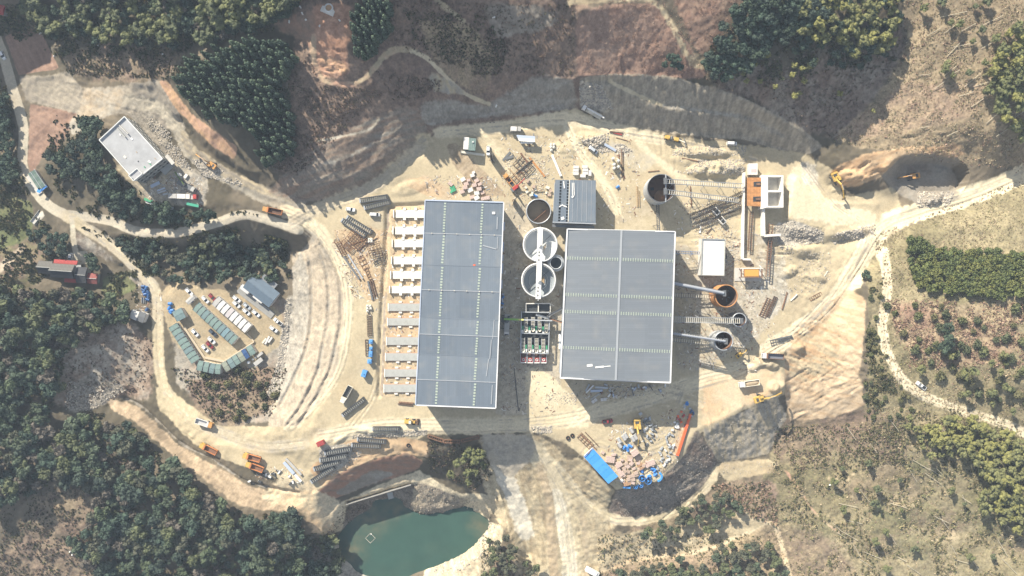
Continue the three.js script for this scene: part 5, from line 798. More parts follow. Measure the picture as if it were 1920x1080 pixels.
// ---------------------------------------------------------------- concrete block, camp, farmhouse
{
  const gy = -3, h = gy + 9.5, b = at(262, 285), o = thing('concrete_building', 'three storey bare concrete building with a flat pale roof on the west terrace', 'building', [b[0], 0, b[2]]), Q = (px, py, y = h) => { const [x, , z] = W(px, py, y); return [x - b[0], z - b[2]]; }, c = [Q(233, 217.5), Q(305.5, 297.5), Q(253, 339.5), Q(185, 262)];
  const inn = (k) => c.map(([x, z]) => [x * k, z * k]);
  part(o, 'wall', [hexa(inn(0.985), gy - 2, h - 0.9)], grained(0.24, 0.245, 0.225, 0.15, 5)); part(o, 'roof', [hexa(inn(0.97), h - 0.9, h - 0.7)], grained(0.36, 0.365, 0.375, 0.2, 14));
  for (let i = 0; i < 4; i++) { const p = c[i], q = c[(i + 1) % 4]; part(o, 'parapet', [BAR([p[0] * 0.985, h - 0.4 + i * 0.004, p[1] * 0.985], [q[0] * 0.985, h - 0.4 + i * 0.004, q[1] * 0.985], 0.4, 0.9)], mat(0.62, 0.63, 0.62, 0.7)); }
  const f = (i, t, s = 0) => { const p = c[i], q = c[(i + 1) % 4]; return [lerp(p[0], q[0], t) * (0.985 + s), lerp(p[1], q[1], t) * (0.985 + s)]; };
  for (const [i, n] of [[0, 9], [1, 6]]) for (let r = 0; r < 3; r++) for (let k = 0; k < n; k++) { const a = f(i, (k + 0.32) / n, 0.003), d = f(i, (k + 0.68) / n, 0.003); const w = part(o, 'window', [BAR([a[0], gy + 1.9 + r * 3, a[1]], [d[0], gy + 1.9 + r * 3, d[1]], 0.12, 1.4)], M.dark); part(w, 'sill', [BAR([a[0], gy + 1.1 + r * 3, a[1]], [d[0], gy + 1.1 + r * 3, d[1]], 0.35, 0.12)], M.conc); }
  for (let r = 1; r < 3; r++) for (const i of [0, 1]) { const a = f(i, 0.01, 0.004), d = f(i, 0.99, 0.004); part(o, 'floor_band', [BAR([a[0], gy + r * 3 + 0.1, a[1]], [d[0], gy + r * 3 + 0.1, d[1]], 0.16, 0.35)], M.concG); }
  const st = [Q(259, 317), Q(271, 331), Q(252.5, 340), Q(245, 330)].map(([x, z]) => [x * 1.0, z * 1.0]); // stair head
  part(o, 'stair_head', [hexa([Q(260, 318), Q(269, 326), Q(254.5, 338), Q(246, 329.5)], h - 0.8, h + 1.2)], grained(0.36, 0.36, 0.37, 0.1, 5)); const sh = [Q(260, 317), Q(270, 326.5), Q(253.5, 339.8), Q(244.5, 330)]; for (let i = 0; i < 4; i++) part(o, 'stair_parapet', [BAR([sh[i][0], h + 1.3 + i * 0.004, sh[i][1]], [sh[(i + 1) % 4][0], h + 1.3 + i * 0.004, sh[(i + 1) % 4][1]], 0.35, 0.8)], mat(0.62, 0.63, 0.62, 0.7));
  const rb = [Q(224, 235), Q(240, 251), Q(235, 257), Q(220, 240)]; part(o, 'roof_kerb', [BAR([rb[0][0], h - 0.3, rb[0][1]], [rb[1][0], h - 0.3, rb[1][1]], 0.4, 1.2)], M.conc); part(o, 'roof_kerb', [BAR([rb[3][0], h - 0.3, rb[3][1]], [rb[2][0], h - 0.3, rb[2][1]], 0.4, 1.2)], M.concG);
  for (const [x, y, w, d, m, nm] of [[279, 303, 1.6, 0.9, M.white, 'foam_board'], [280, 307, 1.6, 0.4, M.green, 'green_scrap'], [270, 313, 0.9, 0.5, M.green, 'green_scrap'], [246, 260, 1.2, 0.7, M.white, 'foam_board'], [224, 252, 1.0, 0.6, M.white, 'foam_board'], [258, 302, 0.5, 0.5, M.dark, 'drain'], [233, 294, 1.4, 1.0, M.cream, 'sand_patch'], [290, 297, 1.2, 0.25, M.timber, 'batten'], [255, 285, 0.9, 0.25, M.timber, 'batten']]) { const p = Q(x, y); part(o, nm, [B(w, 0.15, d, p[0], h - 0.68, p[1], -0.75)], m); }
  { const p = Q(318, 299, gy + 4); part(o, 'concrete_canopy', [B(5.5, 0.3, 1.8, p[0], gy + 3.6, p[1], -0.9)], M.conc); } { const p = Q(312, 312, gy + 1); part(o, 'entrance_slab', [B(5, 0.5, 7, p[0], gy + 0.6, p[1], -0.75)], M.concG); }
}
// prefabricated site cabins
function cabin(px, py, L, D, ang, roofMat, label, group, h = 2.9, cat = 'cabin') {
  const p = at(px, py), o = thing('site_cabin', label, cat, p, turnOf(ang), group);
  part(o, 'wall', [B(L - 0.1, h + 0.3, D - 0.5, 0, -0.3, 0)], M.whiteT);
  for (const s of [-1, 1]) part(o, 'roof_panel', [hexa([[-L / 2, s < 0 ? -D / 2 : 0.01], [L / 2, s < 0 ? -D / 2 : 0.01], [L / 2, s < 0 ? -0.01 : D / 2], [-L / 2, s < 0 ? -0.01 : D / 2]], h - 0.02, s < 0 ? [h + 0.12, h + 0.12, h + 0.3, h + 0.3] : [h + 0.3, h + 0.3, h + 0.12, h + 0.12])], roofMat);
  part(o, 'ridge_cap', [B(L, 0.08, 0.2, 0, h + 0.27, 0)], roofMat);
  const ribs = []; for (const x of [-L / 2 + 0.06, L / 2 - 0.06]) ribs.push(B(0.1, 0.1, D, x, h + 0.2, 0)); part(o, 'edge_rib', [ribs[0]], M.steel); part(o, 'edge_rib', [ribs[1]], M.steel);
  part(o, 'door', [B(0.9, 2, 0.08, -L * 0.15, 0, (D - 0.5) / 2)], M.blueD); part(o, 'window', [B(0.9, 0.9, 0.08, L * 0.25, 1, (D - 0.5) / 2)], M.glass); part(o, 'window', [B(0.9, 0.9, 0.08, 0, 1, -(D - 0.5) / 2)], M.glass);
  return o;
}
const nth = ['first', 'second', 'third', 'fourth', 'fifth', 'sixth', 'seventh', 'eighth', 'ninth', 'tenth'];
for (let k = 0; k < 8; k++) { const t = (k + 0.5) / 8; cabin(lerp(328.5, 372, t), lerp(609, 676.5, t), 2.55, 4.9, 57, [M.greenT, M.greenT, M.greenU, M.greenT, M.greenT, M.greenU][k % 6], `green roofed site cabin in the west row of the camp, ${nth[k]} from the top`, 'cabins of the west row'); }
for (let k = 0; k < 10; k++) { const t = (k + 0.5) / 10; cabin(lerp(371.5, 445, t), lerp(573, 639, t), 2.5, 5.0, 42, [M.greenT, M.greenT, M.greenU, M.greenT, M.greenT, M.greenT, M.greenU, mat(0.16, 0.25, 0.28, 0.7), M.greenU, M.greenT][k], `green roofed site cabin in the middle row of the camp, ${nth[k]} from the top`, 'cabins of the middle row'); }
for (let k = 0; k < 8; k++) { const t = (k + 0.5) / 8; cabin(lerp(407, 470, t), lerp(562, 616.5, t), 2.55, 5.3, 41, [M.greyT, M.whiteT, M.whiteT, mat(0.46, 0.43, 0.43, 0.7), M.whiteT, M.whiteT, M.whiteT, M.whiteT][k], `white roofed site cabin in the east row of the camp, ${nth[k]} from the top`, 'cabins of the east row'); }
for (const [x, y, a, l, m, lab] of [[380, 684.5, 14, 2.9, M.greenT, 'green cabin at the west end of the bent south row'], [391, 687, 14, 2.7, M.greenT, 'green cabin with a roof vent in the bent south row'], [402, 689.5, 14, 2.7, M.greenU, 'green cabin left of the gap in the bent south row'], [413, 690.5, 4, 2.9, M.greenT, 'green cabin right of the gap in the bent south row'], [428, 685.5, -31, 2.8, M.greenV, 'olive roofed cabin at the bend of the south row'], [438, 679.5, -31, 2.8, M.greenU, 'blue-green cabin after the bend of the south row'], [447, 673.5, -31, 2.8, M.greenT, 'green cabin right of the bend in the south row'], [456.5, 667.5, -31, 2.9, M.greenV, 'olive stained cabin near the blue tarpaulin'], [464.5, 662, -31, 2.4, M.blueD, 'cabin roof covered by a dark blue tarpaulin'], [474.5, 655.5, -31, 3.2, M.greenT, 'green cabin at the east end of the south row']]) cabin(x, y, l, 5, a, m, lab, 'cabins of the bent south row');
cabin(362, 561.5, 5, 2.4, -44, M.greyT, 'grey ribbed cabin standing alone beside a white car', undefined);
cabin(341, 589.5, 5.2, 5.4, -28, M.greenU, 'square blue-green roofed cabin beside the west road', undefined);
cabin(258.5, 590, 4, 4.6, 22, M.whiteT, 'white roofed hut on the far side of the west road', undefined);
cabin(272, 594, 3.6, 5.0, 22, M.steel, 'dark grey shed attached to the white roofed hut', undefined);
cabin(463.5, 542, 5.4, 2.6, 38, M.whiteT, 'left white container in front of the blue-grey camp roof', undefined);
cabin(488, 559, 6, 2.5, 38, M.whiteT, 'right white container in front of the blue-grey camp roof', undefined);
{ // camp canteen with a blue-grey roof
  const p = at(495, 545), o = thing('canteen', 'blue-grey roofed building at the edge of the terraced slope', 'building', p, turnOf(38)); part(o, 'wall', [B(15.5, 3.6, 7.4, 0, -0.4, 0)], M.whiteT);
  const rm = grained(0.105, 0.145, 0.19, 0.15, 5, 0.6); part(o, 'roof_panel', [hexa([[-8.4, -4.6], [8, -4.6], [8, 0], [-8.4, 0]], 3.1, [3.3, 3.3, 4.3, 4.3])], rm); part(o, 'roof_panel', [hexa([[-8.4, 0.02], [8, 0.02], [8, 4.4], [-8.4, 4.4]], 3.1, [4.3, 4.3, 3.3, 3.3])], rm); part(o, 'porch_roof', [hexa([[-4, -7.4], [4.4, -7.4], [4.4, -4.62], [-4, -4.62]], 3.0, 3.2)], mat(0.20, 0.21, 0.22, 0.7)); part(o, 'porch_post', [B(0.2, 3.4, 0.2, -3.8, -0.4, -7.2)], M.galv); part(o, 'porch_post', [B(0.2, 3.4, 0.2, 4.2, -0.4, -7.2)], M.galv); part(o, 'door', [B(1.2, 2.1, 0.1, 2, 0, 3.72)], M.blueD); for (const x of [-5, -2, 5]) part(o, 'window', [B(1.4, 1.1, 0.1, x, 1.2, 3.72)], M.glass); part(o, 'plinth', [B(22, 0.7, 3.4, 0.5, -0.4, 7.2)], M.concD);
}
{ // beige kerb walk of the camp
  const q = [[345, 612], [384, 670], [421, 677.5], [456, 655], [477, 640.5], [464, 625]].map(([x, y]) => at(x, y)), o = thing('camp_wall', 'low beige boundary wall bending round the camp car park', 'wall', q[0]); for (let i = 0; i < q.length - 1; i++) part(o, 'wall_section', [BAR([q[i][0] - q[0][0], 0.25, q[i][2] - q[0][2]], [q[i + 1][0] - q[0][0], 0.25 + i * 0.004, q[i + 1][2] - q[0][2]], i < 3 ? 1.0 : 0.6, 0.9)], mat(0.50, 0.42, 0.31, 0.9));
}
// farmhouse
{
  const p = at(132, 505), o = thing('farmhouse', 'old farmhouse of grey tiled roofs with red tin porches', 'house', p, turnOf(4));
  const gable = (L, D, x, z, h, r, m, nm = 'roof', shadeM) => { part(o, 'wall', [B(L - 0.8, h, D - 0.8, x, -0.4, z)], M.concD); const s = part(o, nm, [hexa([[x - L / 2, z - D / 2], [x + L / 2, z - D / 2], [x + L / 2, z], [x - L / 2, z]], h - 0.5, [h - 0.3, h - 0.3, h + r, h + r])], m); part(o, nm, [hexa([[x - L / 2, z + 0.02], [x + L / 2, z + 0.02], [x + L / 2, z + D / 2], [x - L / 2, z + D / 2]], h - 0.5, [h + r, h + r, h - 0.3, h - 0.3])], shadeM || m); part(o, 'ridge', [B(L, 0.18, 0.3, x, h + r - 0.02, z)], M.concG); return s; };
  gable(11.6, 7.0, -0.6, 1.0, 5.4, 1.9, M.tileG, 'roof', M.tileD); gable(7.0, 6.4, -10, -0.2, 4.4, 1.7, M.tileG, 'roof', M.tileD); gable(5.2, 8.0, 8.2, 2.4, 4, 1.2, M.tileD, 'roof'); gable(5.0, 5.4, 13.2, 3.8, 3, 0.8, grained(0.24, 0.075, 0.065, 0.3, 2), 'roof');  // first two roofs: far slopes take darker tiles, shade put into the colour
  part(o, 'red_porch', [hexa([[-6.2, -4.6], [5.6, -4.6], [5.4, -2.6], [-6.3, -2.6]], 3.4, [3.5, 3.5, 4.0, 4.0])], M.tileR); part(o, 'red_porch', [hexa([[-0.5, 4.6], [5.8, 4.6], [5.8, 6.6], [-0.5, 6.6]], 3.2, 3.4)], M.tileR); part(o, 'grey_porch', [B(3, 0.2, 4, 6, 3.5, -0.6)], M.concG); for (const x of [-6, 0, 5.4]) part(o, 'porch_post', [B(0.2, 3.8, 0.2, x, -0.4, -4.5)], M.timber); part(o, 'door', [B(1.2, 2.2, 0.1, 0, 0, -2.15)], M.timber); for (const x of [-4, 3]) part(o, 'window', [B(1.3, 1.2, 0.1, x, 1.6, -2.15)], M.glass);
}
{ const p = at(3, 22), o = thing('farmhouse', 'red roofed farm building cut by the top left corner', 'house', p, turnOf(12)); part(o, 'wall', [B(7, 3.4, 3.6, 0, -0.4, 0)], M.concD); part(o, 'roof', [hexa([[-4, -2.4], [4, -2.4], [4, 0], [-4, 0]], 3, [3.2, 3.2, 4.2, 4.2])], M.tileR); part(o, 'roof', [hexa([[-4, 0.02], [4, 0.02], [4, 2.4], [-4, 2.4]], 3, [4.2, 4.2, 3.2, 3.2])], M.tileR); part(o, 'door', [B(1, 2, 0.1, 0, 0, 1.85)], M.timber); }
{ // long green shed by the road with blue sheeting
  const p = at(76, 339), o = thing('roadside_shed', 'long green netted shed with blue sheeting at one end beside the west road', 'shed', p, turnOf(56)); part(o, 'wall', [B(10, 2.6, 3.6, 0, -0.3, 0)], M.greyT); for (let k = 0; k < 5; k++) part(o, 'roof_panel', [B(1.96, 0.15, 4, -4.1 + k * 2, 2.3 + (k % 2) * 0.02, 0)], [grained(0.10, 0.15, 0.13, 0.35, 2), grained(0.14, 0.19, 0.165, 0.3, 2)][k % 2]); part(o, 'rail', [B(10.4, 0.12, 0.2, -0.1, 2.5, -2)], M.galv); part(o, 'rail', [B(10.4, 0.12, 0.2, -0.1, 2.5, 0.4)], M.galv); part(o, 'blue_sheet', [B(1.4, 0.12, 5.2, 5.2, 2.2, 0.3, 0.1)], M.blue); part(o, 'blue_sheet', [B(1.8, 0.1, 2.2, 5.0, 2.35, 2, 0.6)], M.blueL); part(o, 'apron', [B(11, 0.5, 2.6, 0, -0.4, 3.6)], M.conc); part(o, 'door', [B(0.1, 2, 0.9, 5.02, -0.2, -0.5)], M.steel);
}
{ // blue roofed store on the laydown
  const h = 4, b = at(1127, 874), o = thing('blue_shed', 'bright blue tin roofed shed on the crowded storage yard', 'shed', [b[0], 0, b[2]]), Q = (x, y) => { const [a, , c] = W(x, y, h); return [a - b[0], c - b[2]]; }, A = Q(1111, 840), Bq = Q(1159, 893), Cq = Q(1141, 907.5), D = Q(1094, 856);
  for (let k = 0; k < 6; k++) { const t0 = k / 6, t1 = (k + 1) / 6 - 0.004, l = (p, q, t) => [lerp(p[0], q[0], t), lerp(p[1], q[1], t)]; part(o, 'roof_panel', [hexa([l(A, Bq, t0), l(A, Bq, t1), l(D, Cq, t1), l(D, Cq, t0)], h - 0.2, [h + 0.45, h + 0.45, h - 0.1, h - 0.1])], [M.blueL, mat(0.055, 0.28, 0.70, 0.45), mat(0.07, 0.31, 0.73, 0.5)][k % 3]); }
  const w = [A, Bq, Cq, D].map(([x, z]) => [x * 0.94, z * 0.94]); part(o, 'wall', [hexa(w, -0.4, h - 0.25)], M.whiteT); const e = [lerp(Bq[0], Cq[0], 0.5) * 0.95, lerp(Bq[1], Cq[1], 0.5) * 0.95]; part(o, 'door', [B(2.4, 2.6, 0.2, e[0], 0, e[1], 0.75)], M.greyT);
  for (const [x, y] of [[1100, 852], [1104, 848], [1108, 844]]) { const q = Q(x, y); part(o, 'timber_strip', [B(3.2, 0.1, 0.22, q[0], h + 0.4, q[1], rr(0.2, 0.8))], M.crateB); }
}
{ // half white, half green cabin
  const p = at(881.5, 273), o = thing('gate_cabin', 'cabin with one white and one green roof half near the top of the yard', 'cabin', p, turnOf(4)); part(o, 'wall', [B(5.6, 4.8, 5.2, 0, -0.4, 0)], M.greenU); part(o, 'white_roof', [B(2.5, 0.2, 5.9, -1.7, 4.5, -0.1)], M.whiteT); part(o, 'green_roof', [B(3.3, 0.2, 5.9, 1.3, 4.45, 0.2)], M.greenT); for (const x of [0.3, 1.3, 2.3]) part(o, 'roof_rib', [B(0.1, 0.1, 5.8, x, 4.65, 0.2)], M.greenU); part(o, 'roof_fan', [B(0.6, 0.5, 0.6, 1.6, 4.7, -0.9)], M.white); part(o, 'door', [B(0.9, 2, 0.1, 0.5, 0, 2.65)], M.white); part(o, 'window', [B(1.4, 1, 0.1, -1.5, 1.6, 2.65)], M.glass); part(o, 'air_unit', [B(0.9, 0.7, 0.4, 0.6, 2.8, 2.85)], M.steel);
  const c = at(886, 288), s = thing('concrete_beam', 'long pale beam lying at the foot of the white and green cabin', 'beam', c, turnOf(8)); part(s, 'beam', [B(11.6, 0.7, 1.1)], M.cream); part(s, 'end_face', [B(0.15, 0.6, 1.0, 5.85, 0.03, 0)], M.concW);
}
// ---------------------------------------------------------------- vehicles
const wheels = (o, xs, z, r, w = 0.3) => { for (const x of xs) for (const s of [-1, 1]) { const t = part(o, 'wheel', [new THREE.CylinderGeometry(r, r, w, 14).rotateX(Math.PI / 2).translate(x, r, s * z)], M.tyre); part(t, 'rim', [new THREE.CylinderGeometry(r * 0.55, r * 0.55, w + 0.04, 10).rotateX(Math.PI / 2).translate(x, r, s * z)], M.galv); } };
function car(name, label, paint, kind, group) {
  const o = thing(name, label, kind === 'van' ? 'van' : kind === 'pickup' ? 'pickup' : 'car', [0, 0, 0], 0, group), L = kind === 'van' ? 5.0 : kind === 'pickup' ? 5.2 : 4.7, w = 0.92;
  part(o, 'body', [hexa([[-L / 2, -w * 0.94], [L / 2, -w * 0.88], [L / 2, w * 0.88], [-L / 2, w * 0.94], [-L / 2 + 0.1, -w * 0.9], [L / 2 - 0.25, -w * 0.8], [L / 2 - 0.25, w * 0.8], [-L / 2 + 0.1, w * 0.9]], 0.35, [0.95, 0.85, 0.85, 0.95]), hexa([[-L / 2 + 0.15, -w], [L / 2 - 0.5, -w], [L / 2 - 0.5, w], [-L / 2 + 0.15, w], [-L / 2 + 0.25, -w * 0.95], [L / 2 - 0.7, -w * 0.93], [L / 2 - 0.7, w * 0.93], [-L / 2 + 0.25, w * 0.95]], 0.3, 0.93)], paint);
  const g = kind === 'van' ? [-2.3, 1.7, -2.2, 0.95] : kind === 'pickup' ? [-0.65, 1.25, -0.45, 0.45] : [-2.0, 1.05, -1.45, 0.2], top = kind === 'van' ? 1.9 : 1.55;
  const gl = part(o, 'window_glass', [frus(g[0], g[1], w * 0.88, g[2], g[3], w * 0.74, 0.92, top)], M.glass); part(o, 'roof', [frus(g[2] - 0.06, g[3] + 0.04, w * 0.77, g[2] + 0.12, g[3] - 0.12, w * 0.68, top - 0.03, top + 0.06)], paint);
  if (kind === 'pickup') { part(o, 'cargo_bed', [B(1.75, 0.05, 1.5, -1.55, 0.97, 0)], M.dark); for (const s of [-1, 1]) part(o, 'bed_rail', [B(1.9, 0.2, 0.12, -1.55, 0.93, s * 0.8)], paint); part(o, 'tailgate', [B(0.1, 0.2, 1.6, -2.5, 0.93, 0)], paint); }
  for (const s of [-1, 1]) { part(o, 'headlight', [B(0.12, 0.14, 0.34, L / 2 - 0.14, 0.62, s * w * 0.62)], M.galv); part(o, 'mirror', [B(0.18, 0.14, 0.2, g[3] + 0.35, 1.0, s * (w + 0.08))], paint); }
  wheels(o, [-L / 2 + 0.9, L / 2 - 0.95], w * 0.9, 0.34, 0.22); return o;
}
const pW = new THREE.MeshPhysicalMaterial({ color: new THREE.Color().setRGB(0.78, 0.78, 0.77), roughness: 0.35, clearcoat: 0.4 }), pS = new THREE.MeshPhysicalMaterial({ color: new THREE.Color().setRGB(0.52, 0.55, 0.58), roughness: 0.35, clearcoat: 0.4, metalness: 0.2 }), pR = new THREE.MeshPhysicalMaterial({ color: new THREE.Color().setRGB(0.24, 0.025, 0.03), roughness: 0.35, clearcoat: 0.4 }), pD = new THREE.MeshPhysicalMaterial({ color: new THREE.Color().setRGB(0.05, 0.065, 0.09), roughness: 0.35, clearcoat: 0.4 });
const proto = {};
function park(kind, paint, key, px, py, ang, label, group) { const p = at(px, py); p[1] += 0.03; if (proto[key]) { const c = copyOf(proto[key], p, turnOf(ang), label); if (group) c.userData.group = group; else delete c.userData.group; return c; } const o = car(kind === 'van' ? 'van' : kind === 'pickup' ? 'pickup_truck' : 'parked_car', label, paint, kind, group); o.position.set(...p); o.rotation.y = turnOf(ang); return (proto[key] = o); }
const CG = 'cars in the camp car park';
for (const [x, y, a, l] of [[356, 547, 45, 'white car beside the lone grey ribbed cabin'], [386, 561.7, 45, 'white car at the top end of the green middle cabin row'], [445, 560.7, 38, 'white car topmost of the cluster beside the white cabin row'], [444.6, 570.7, 42, 'white car second in the cluster, nearest the white cabin row'], [463, 584.6, 42, 'white car lowest but one in the cluster beside the white cabin row'], [481, 587.5, 42, 'white car rightmost in the cluster beside the white cabin row'], [367, 623.7, 48, 'white car alone near the west cabin row'], [398, 638, 42, 'white car directly above the dark red car'], [386, 653, 48, 'white car directly below the dark red car'], [513.7, 617, 35, 'small white car below the white pickup at the yard edge']]) park('car', pW, 'wc', x, y, a, l, CG);
park('car', pS, 'sc', 464, 574, 42, 'silver car in the middle of the white cluster', CG); park('car', pD, 'dc', 400, 623.7, 42, 'dark blue car beside the green middle cabin row', CG); park('car', pR, 'rc', 394.4, 646.8, 45, 'dark red car between two white cars', CG); park('car', pR, 'rc', 399, 557.5, 45, 'red car at the top end of the white cabin row', CG);
park('pickup', pW, 'wp', 522, 603, 218, 'white pickup at the right edge of the camp yard', CG);
park('car', pW, 'wc', 7, 105, 62, 'white car on the concrete road at the left edge'); park('car', pW, 'wc', 133.5, 483.5, 98, 'white car in front of the farmhouse'); park('car', pW, 'wc', 658, 393, 8, 'white car left of the white van on the pad'); park('van', pW, 'wv', 703.5, 402.5, 2, 'white van beside the first concrete foundation'); park('car', pW, 'wc', 915.5, 283, 92, 'white car below the two walking people, beside the white and green cabin'); park('van', pS, 'sv', 1112, 282, 36, 'silver van on the pale road near the white bundles'); park('van', pW, 'wv', 1371.5, 269.5, 2, 'white minibus at the shadow edge on the upper right road'); park('pickup', pW, 'wp', 1727, 723, 218, 'white cab pickup with a dark bed on the east dirt track'); park('pickup', pR, 'rp', 1139, 789.5, -10, 'dark red pickup in the shadow of the wide hall');
// dump trucks
function dumpTruck(cabM, bedM, loadM, label, px, py, ang, load = 0.5, L = 9.2) {
  const p = at(px, py), o = thing('dump_truck', label, 'truck', p, turnOf(ang)), k = L / 9.2;
  part(o, 'chassis', [B(L - 0.4, 0.35, 1.1, -0.1, 0.75, 0)], M.steelD); const c = part(o, 'cab', [hexa([[L / 2 - 2.0, -1.2], [L / 2, -1.2], [L / 2, 1.2], [L / 2 - 2.0, 1.2], [L / 2 - 1.95, -1.12], [L / 2 - 0.25, -1.12], [L / 2 - 0.25, 1.12], [L / 2 - 1.95, 1.12]], 0.7, 3.05)], cabM); part(c, 'windscreen', [BAR([L / 2 - 0.03, 1.75, -1.0], [L / 2 - 0.03, 1.75, 1.0], 0.06, 0.05), hexa([[L / 2 - 0.1, -1.05], [L / 2 + 0.0, -1.05], [L / 2 + 0.0, 1.05], [L / 2 - 0.1, 1.05], [L / 2 - 0.3, -1.0], [L / 2 - 0.19, -1.0], [L / 2 - 0.19, 1.0], [L / 2 - 0.3, 1.0]], 1.8, 2.85)], M.glass); part(c, 'sun_visor', [B(0.3, 0.08, 2.2, L / 2 - 0.1, 3.0, 0)], cabM); part(o, 'cab_gap', [B(0.5, 1.2, 2.1, L / 2 - 2.35, 0.9, 0)], M.dark);
  const b0 = -L / 2, b1 = L / 2 - 2.65, w = 1.28, H0 = 1.25, H1 = 2.75; part(o, 'bed_floor', [B(b1 - b0, 0.12, w * 2, (b0 + b1) / 2, H0, 0)], bedM); for (const s of [-1, 1]) part(o, 'bed_side', [hexa([[b0, s * w - 0.07], [b1, s * w - 0.07], [b1, s * w + 0.07], [b0, s * w + 0.07]], H0, H1)], bedM); part(o, 'headboard', [B(0.14, 1.75, w * 2 + 0.1, b1, H0, 0)], bedM); part(o, 'tailgate', [B(0.14, 1.4, w * 2 + 0.1, b0, H0, 0)], bedM); part(o, 'canopy', [B(0.8, 0.1, w * 2 + 0.1, b1 + 0.4, H1 + 0.25, 0)], bedM);
  if (loadM) { const g = new THREE.SphereGeometry(1, 16, 8, 0, 6.2832, 0, Math.PI / 2).scale((b1 - b0) * 0.5 - 0.12, load, w - 0.1).translate((b0 + b1) / 2, H0 + 0.3 + load * 0.4, 0); part(o, 'load', [g, B(b1 - b0 - 0.2, 0.3 + load * 0.4, w * 2 - 0.2, (b0 + b1) / 2, H0 + 0.1, 0)], loadM); }
  wheels(o, [L / 2 - 1.3, L / 2 - 2.9 * k - 0.3, -L / 2 + 2.6, -L / 2 + 1.2], 1.08, 0.52, 0.4); for (const s of [-1, 1]) part(o, 'mirror', [B(0.2, 0.6, 0.12, L / 2 - 0.1, 1.9, s * 1.4)], M.dark); return o;
}
dumpTruck(M.white, M.rust, mat(0.16, 0.17, 0.2, 0.8), 'white cab dump truck with red-brown bed and grey floor on the east haul ground', 1446, 667, 183, 0.1, 10.6);
dumpTruck(M.white, M.cream, M.earth, 'white cab dump truck loaded with tan earth, lowest on the east ground', 1402, 718, 172, 0.7, 9.8);
dumpTruck(M.orange, M.orangeR, M.rustD, 'orange dump truck on the road bend above the gully', 514, 396, 192, 0.1);
dumpTruck(M.cream, M.cream, M.steelD, 'cream dump truck with dark empty bed beside the dark steel truss', 651, 738, 118, 0.1, 8.8);
dumpTruck(M.orange, M.whiteT, mat(0.42, 0.42, 0.42, 0.8), 'orange cab truck with a pale bed alone on the lower west road', 386, 792, 18, 0.1, 8.6);
dumpTruck(M.yellow, M.orangeR, M.rust, 'orange dump truck parked alone above the roadside drain', 394, 840, 207, 0.15, 8.8);
dumpTruck(M.yellow, M.orangeR, M.rust, 'upper of the two orange dump trucks parked side by side', 475, 856, 196, 0.15, 8.4);
dumpTruck(M.yellow, M.orangeR, M.rust, 'lower of the two orange dump trucks parked side by side', 480.5, 873.5, 201, 0.15, 8.6);
function lorry(name, label, px, py, ang, L, cabM, bedM, cargo) {
  const p = at(px, py), o = thing(name, label, 'truck', p, turnOf(ang)); part(o, 'chassis', [B(L, 0.3, 1.1, 0, 0.7, 0)], M.steelD); const c = part(o, 'cab', [frus(L / 2 - 1.9, L / 2, 1.15, L / 2 - 1.85, L / 2 - 0.2, 1.05, 0.6, 2.7)], cabM); part(c, 'windscreen', [hexa([[L / 2 - 0.12, -1], [L / 2 - 0.02, -1], [L / 2 - 0.02, 1], [L / 2 - 0.12, 1], [L / 2 - 0.26, -0.95], [L / 2 - 0.14, -0.95], [L / 2 - 0.14, 0.95], [L / 2 - 0.26, 0.95]], 1.6, 2.5)], M.glass); part(o, 'flat_bed', [B(L - 2.2, 0.2, 2.4, -1.1, 1.05, 0)], bedM); for (const s of [-1, 1]) part(o, 'bed_side', [B(L - 2.2, 0.45, 0.08, -1.1, 1.2, s * 1.2)], bedM); wheels(o, [L / 2 - 1.1, -L / 2 + 2.4, -L / 2 + 1.1], 1.05, 0.48, 0.35); if (cargo) cargo(o, L); return o;
}
lorry('flatbed_lorry', 'red cab flatbed lorry with pale boards beside the concrete building', 345.5, 369, 2, 14.5, M.red, M.greyT, (o) => { for (let k = 0; k < 5; k++) part(o, 'board_stack', [B(2, 0.5 + (k % 2) * 0.15, 2.2, -6 + k * 2.15 - 0.2, 1.25, 0)], k < 2 ? M.greyT : M.concW); });
lorry('crane_lorry', 'dark green lorry crane beside the concrete building', 352, 349, 28, 10, M.greyT, M.steel, (o) => { part(o, 'crane_base', [CY(0.8, 0.7, 1, -1, 1.2, 0, 12)], M.steelD); part(o, 'crane_boom', [BAR([-1, 2.2, 0], [-7, 3.8, -3.5], 0.5, 0.5)], grained(0.12, 0.17, 0.06, 0.2, 2)); part(o, 'outrigger', [B(0.3, 0.3, 4.4, 0.8, 0.6, 0)], M.steelD); });
lorry('small_lorry', 'small pale box lorry at the top of the yard', 967, 244, 3, 5.4, M.greyT, M.cream, (o, L) => part(o, 'cargo_box', [B(3.0, 1.3, 2.1, -1.0, 1.25, 0)], M.whiteT));
lorry('drill_lorry', 'long white drilling lorry on the road below the cut slope', 1109, 212, 209, 10.5, M.white, M.cream, (o) => { part(o, 'drill_mast', [BAR([-6.5, 2.1, 0.3], [3, 2.5, 0.3], 0.6, 0.5)], M.white); part(o, 'engine_cover', [B(3, 0.9, 1.9, 0.5, 1.25, -0.1)], M.cream); part(o, 'mast_foot', [B(1.2, 0.7, 1.4, -6.3, 1.6, 0.3)], M.steel); part(o, 'outrigger', [B(0.3, 0.3, 3.4, -2.5, 0.6, 0)], M.dark); });
{ const o = lorry('box_van', 'large white box van at the bottom edge on the valley road', 1110, 1069, 28, 7.4, M.white, M.white, (q) => { part(q, 'cargo_box', [B(5.2, 2.1, 2.4, -1.0, 1.2, 0)], M.white); part(q, 'wind_deflector', [frus(1.8, 3.2, 1, 1.8, 2.3, 0.95, 2.7, 3.25)], M.white); }); }
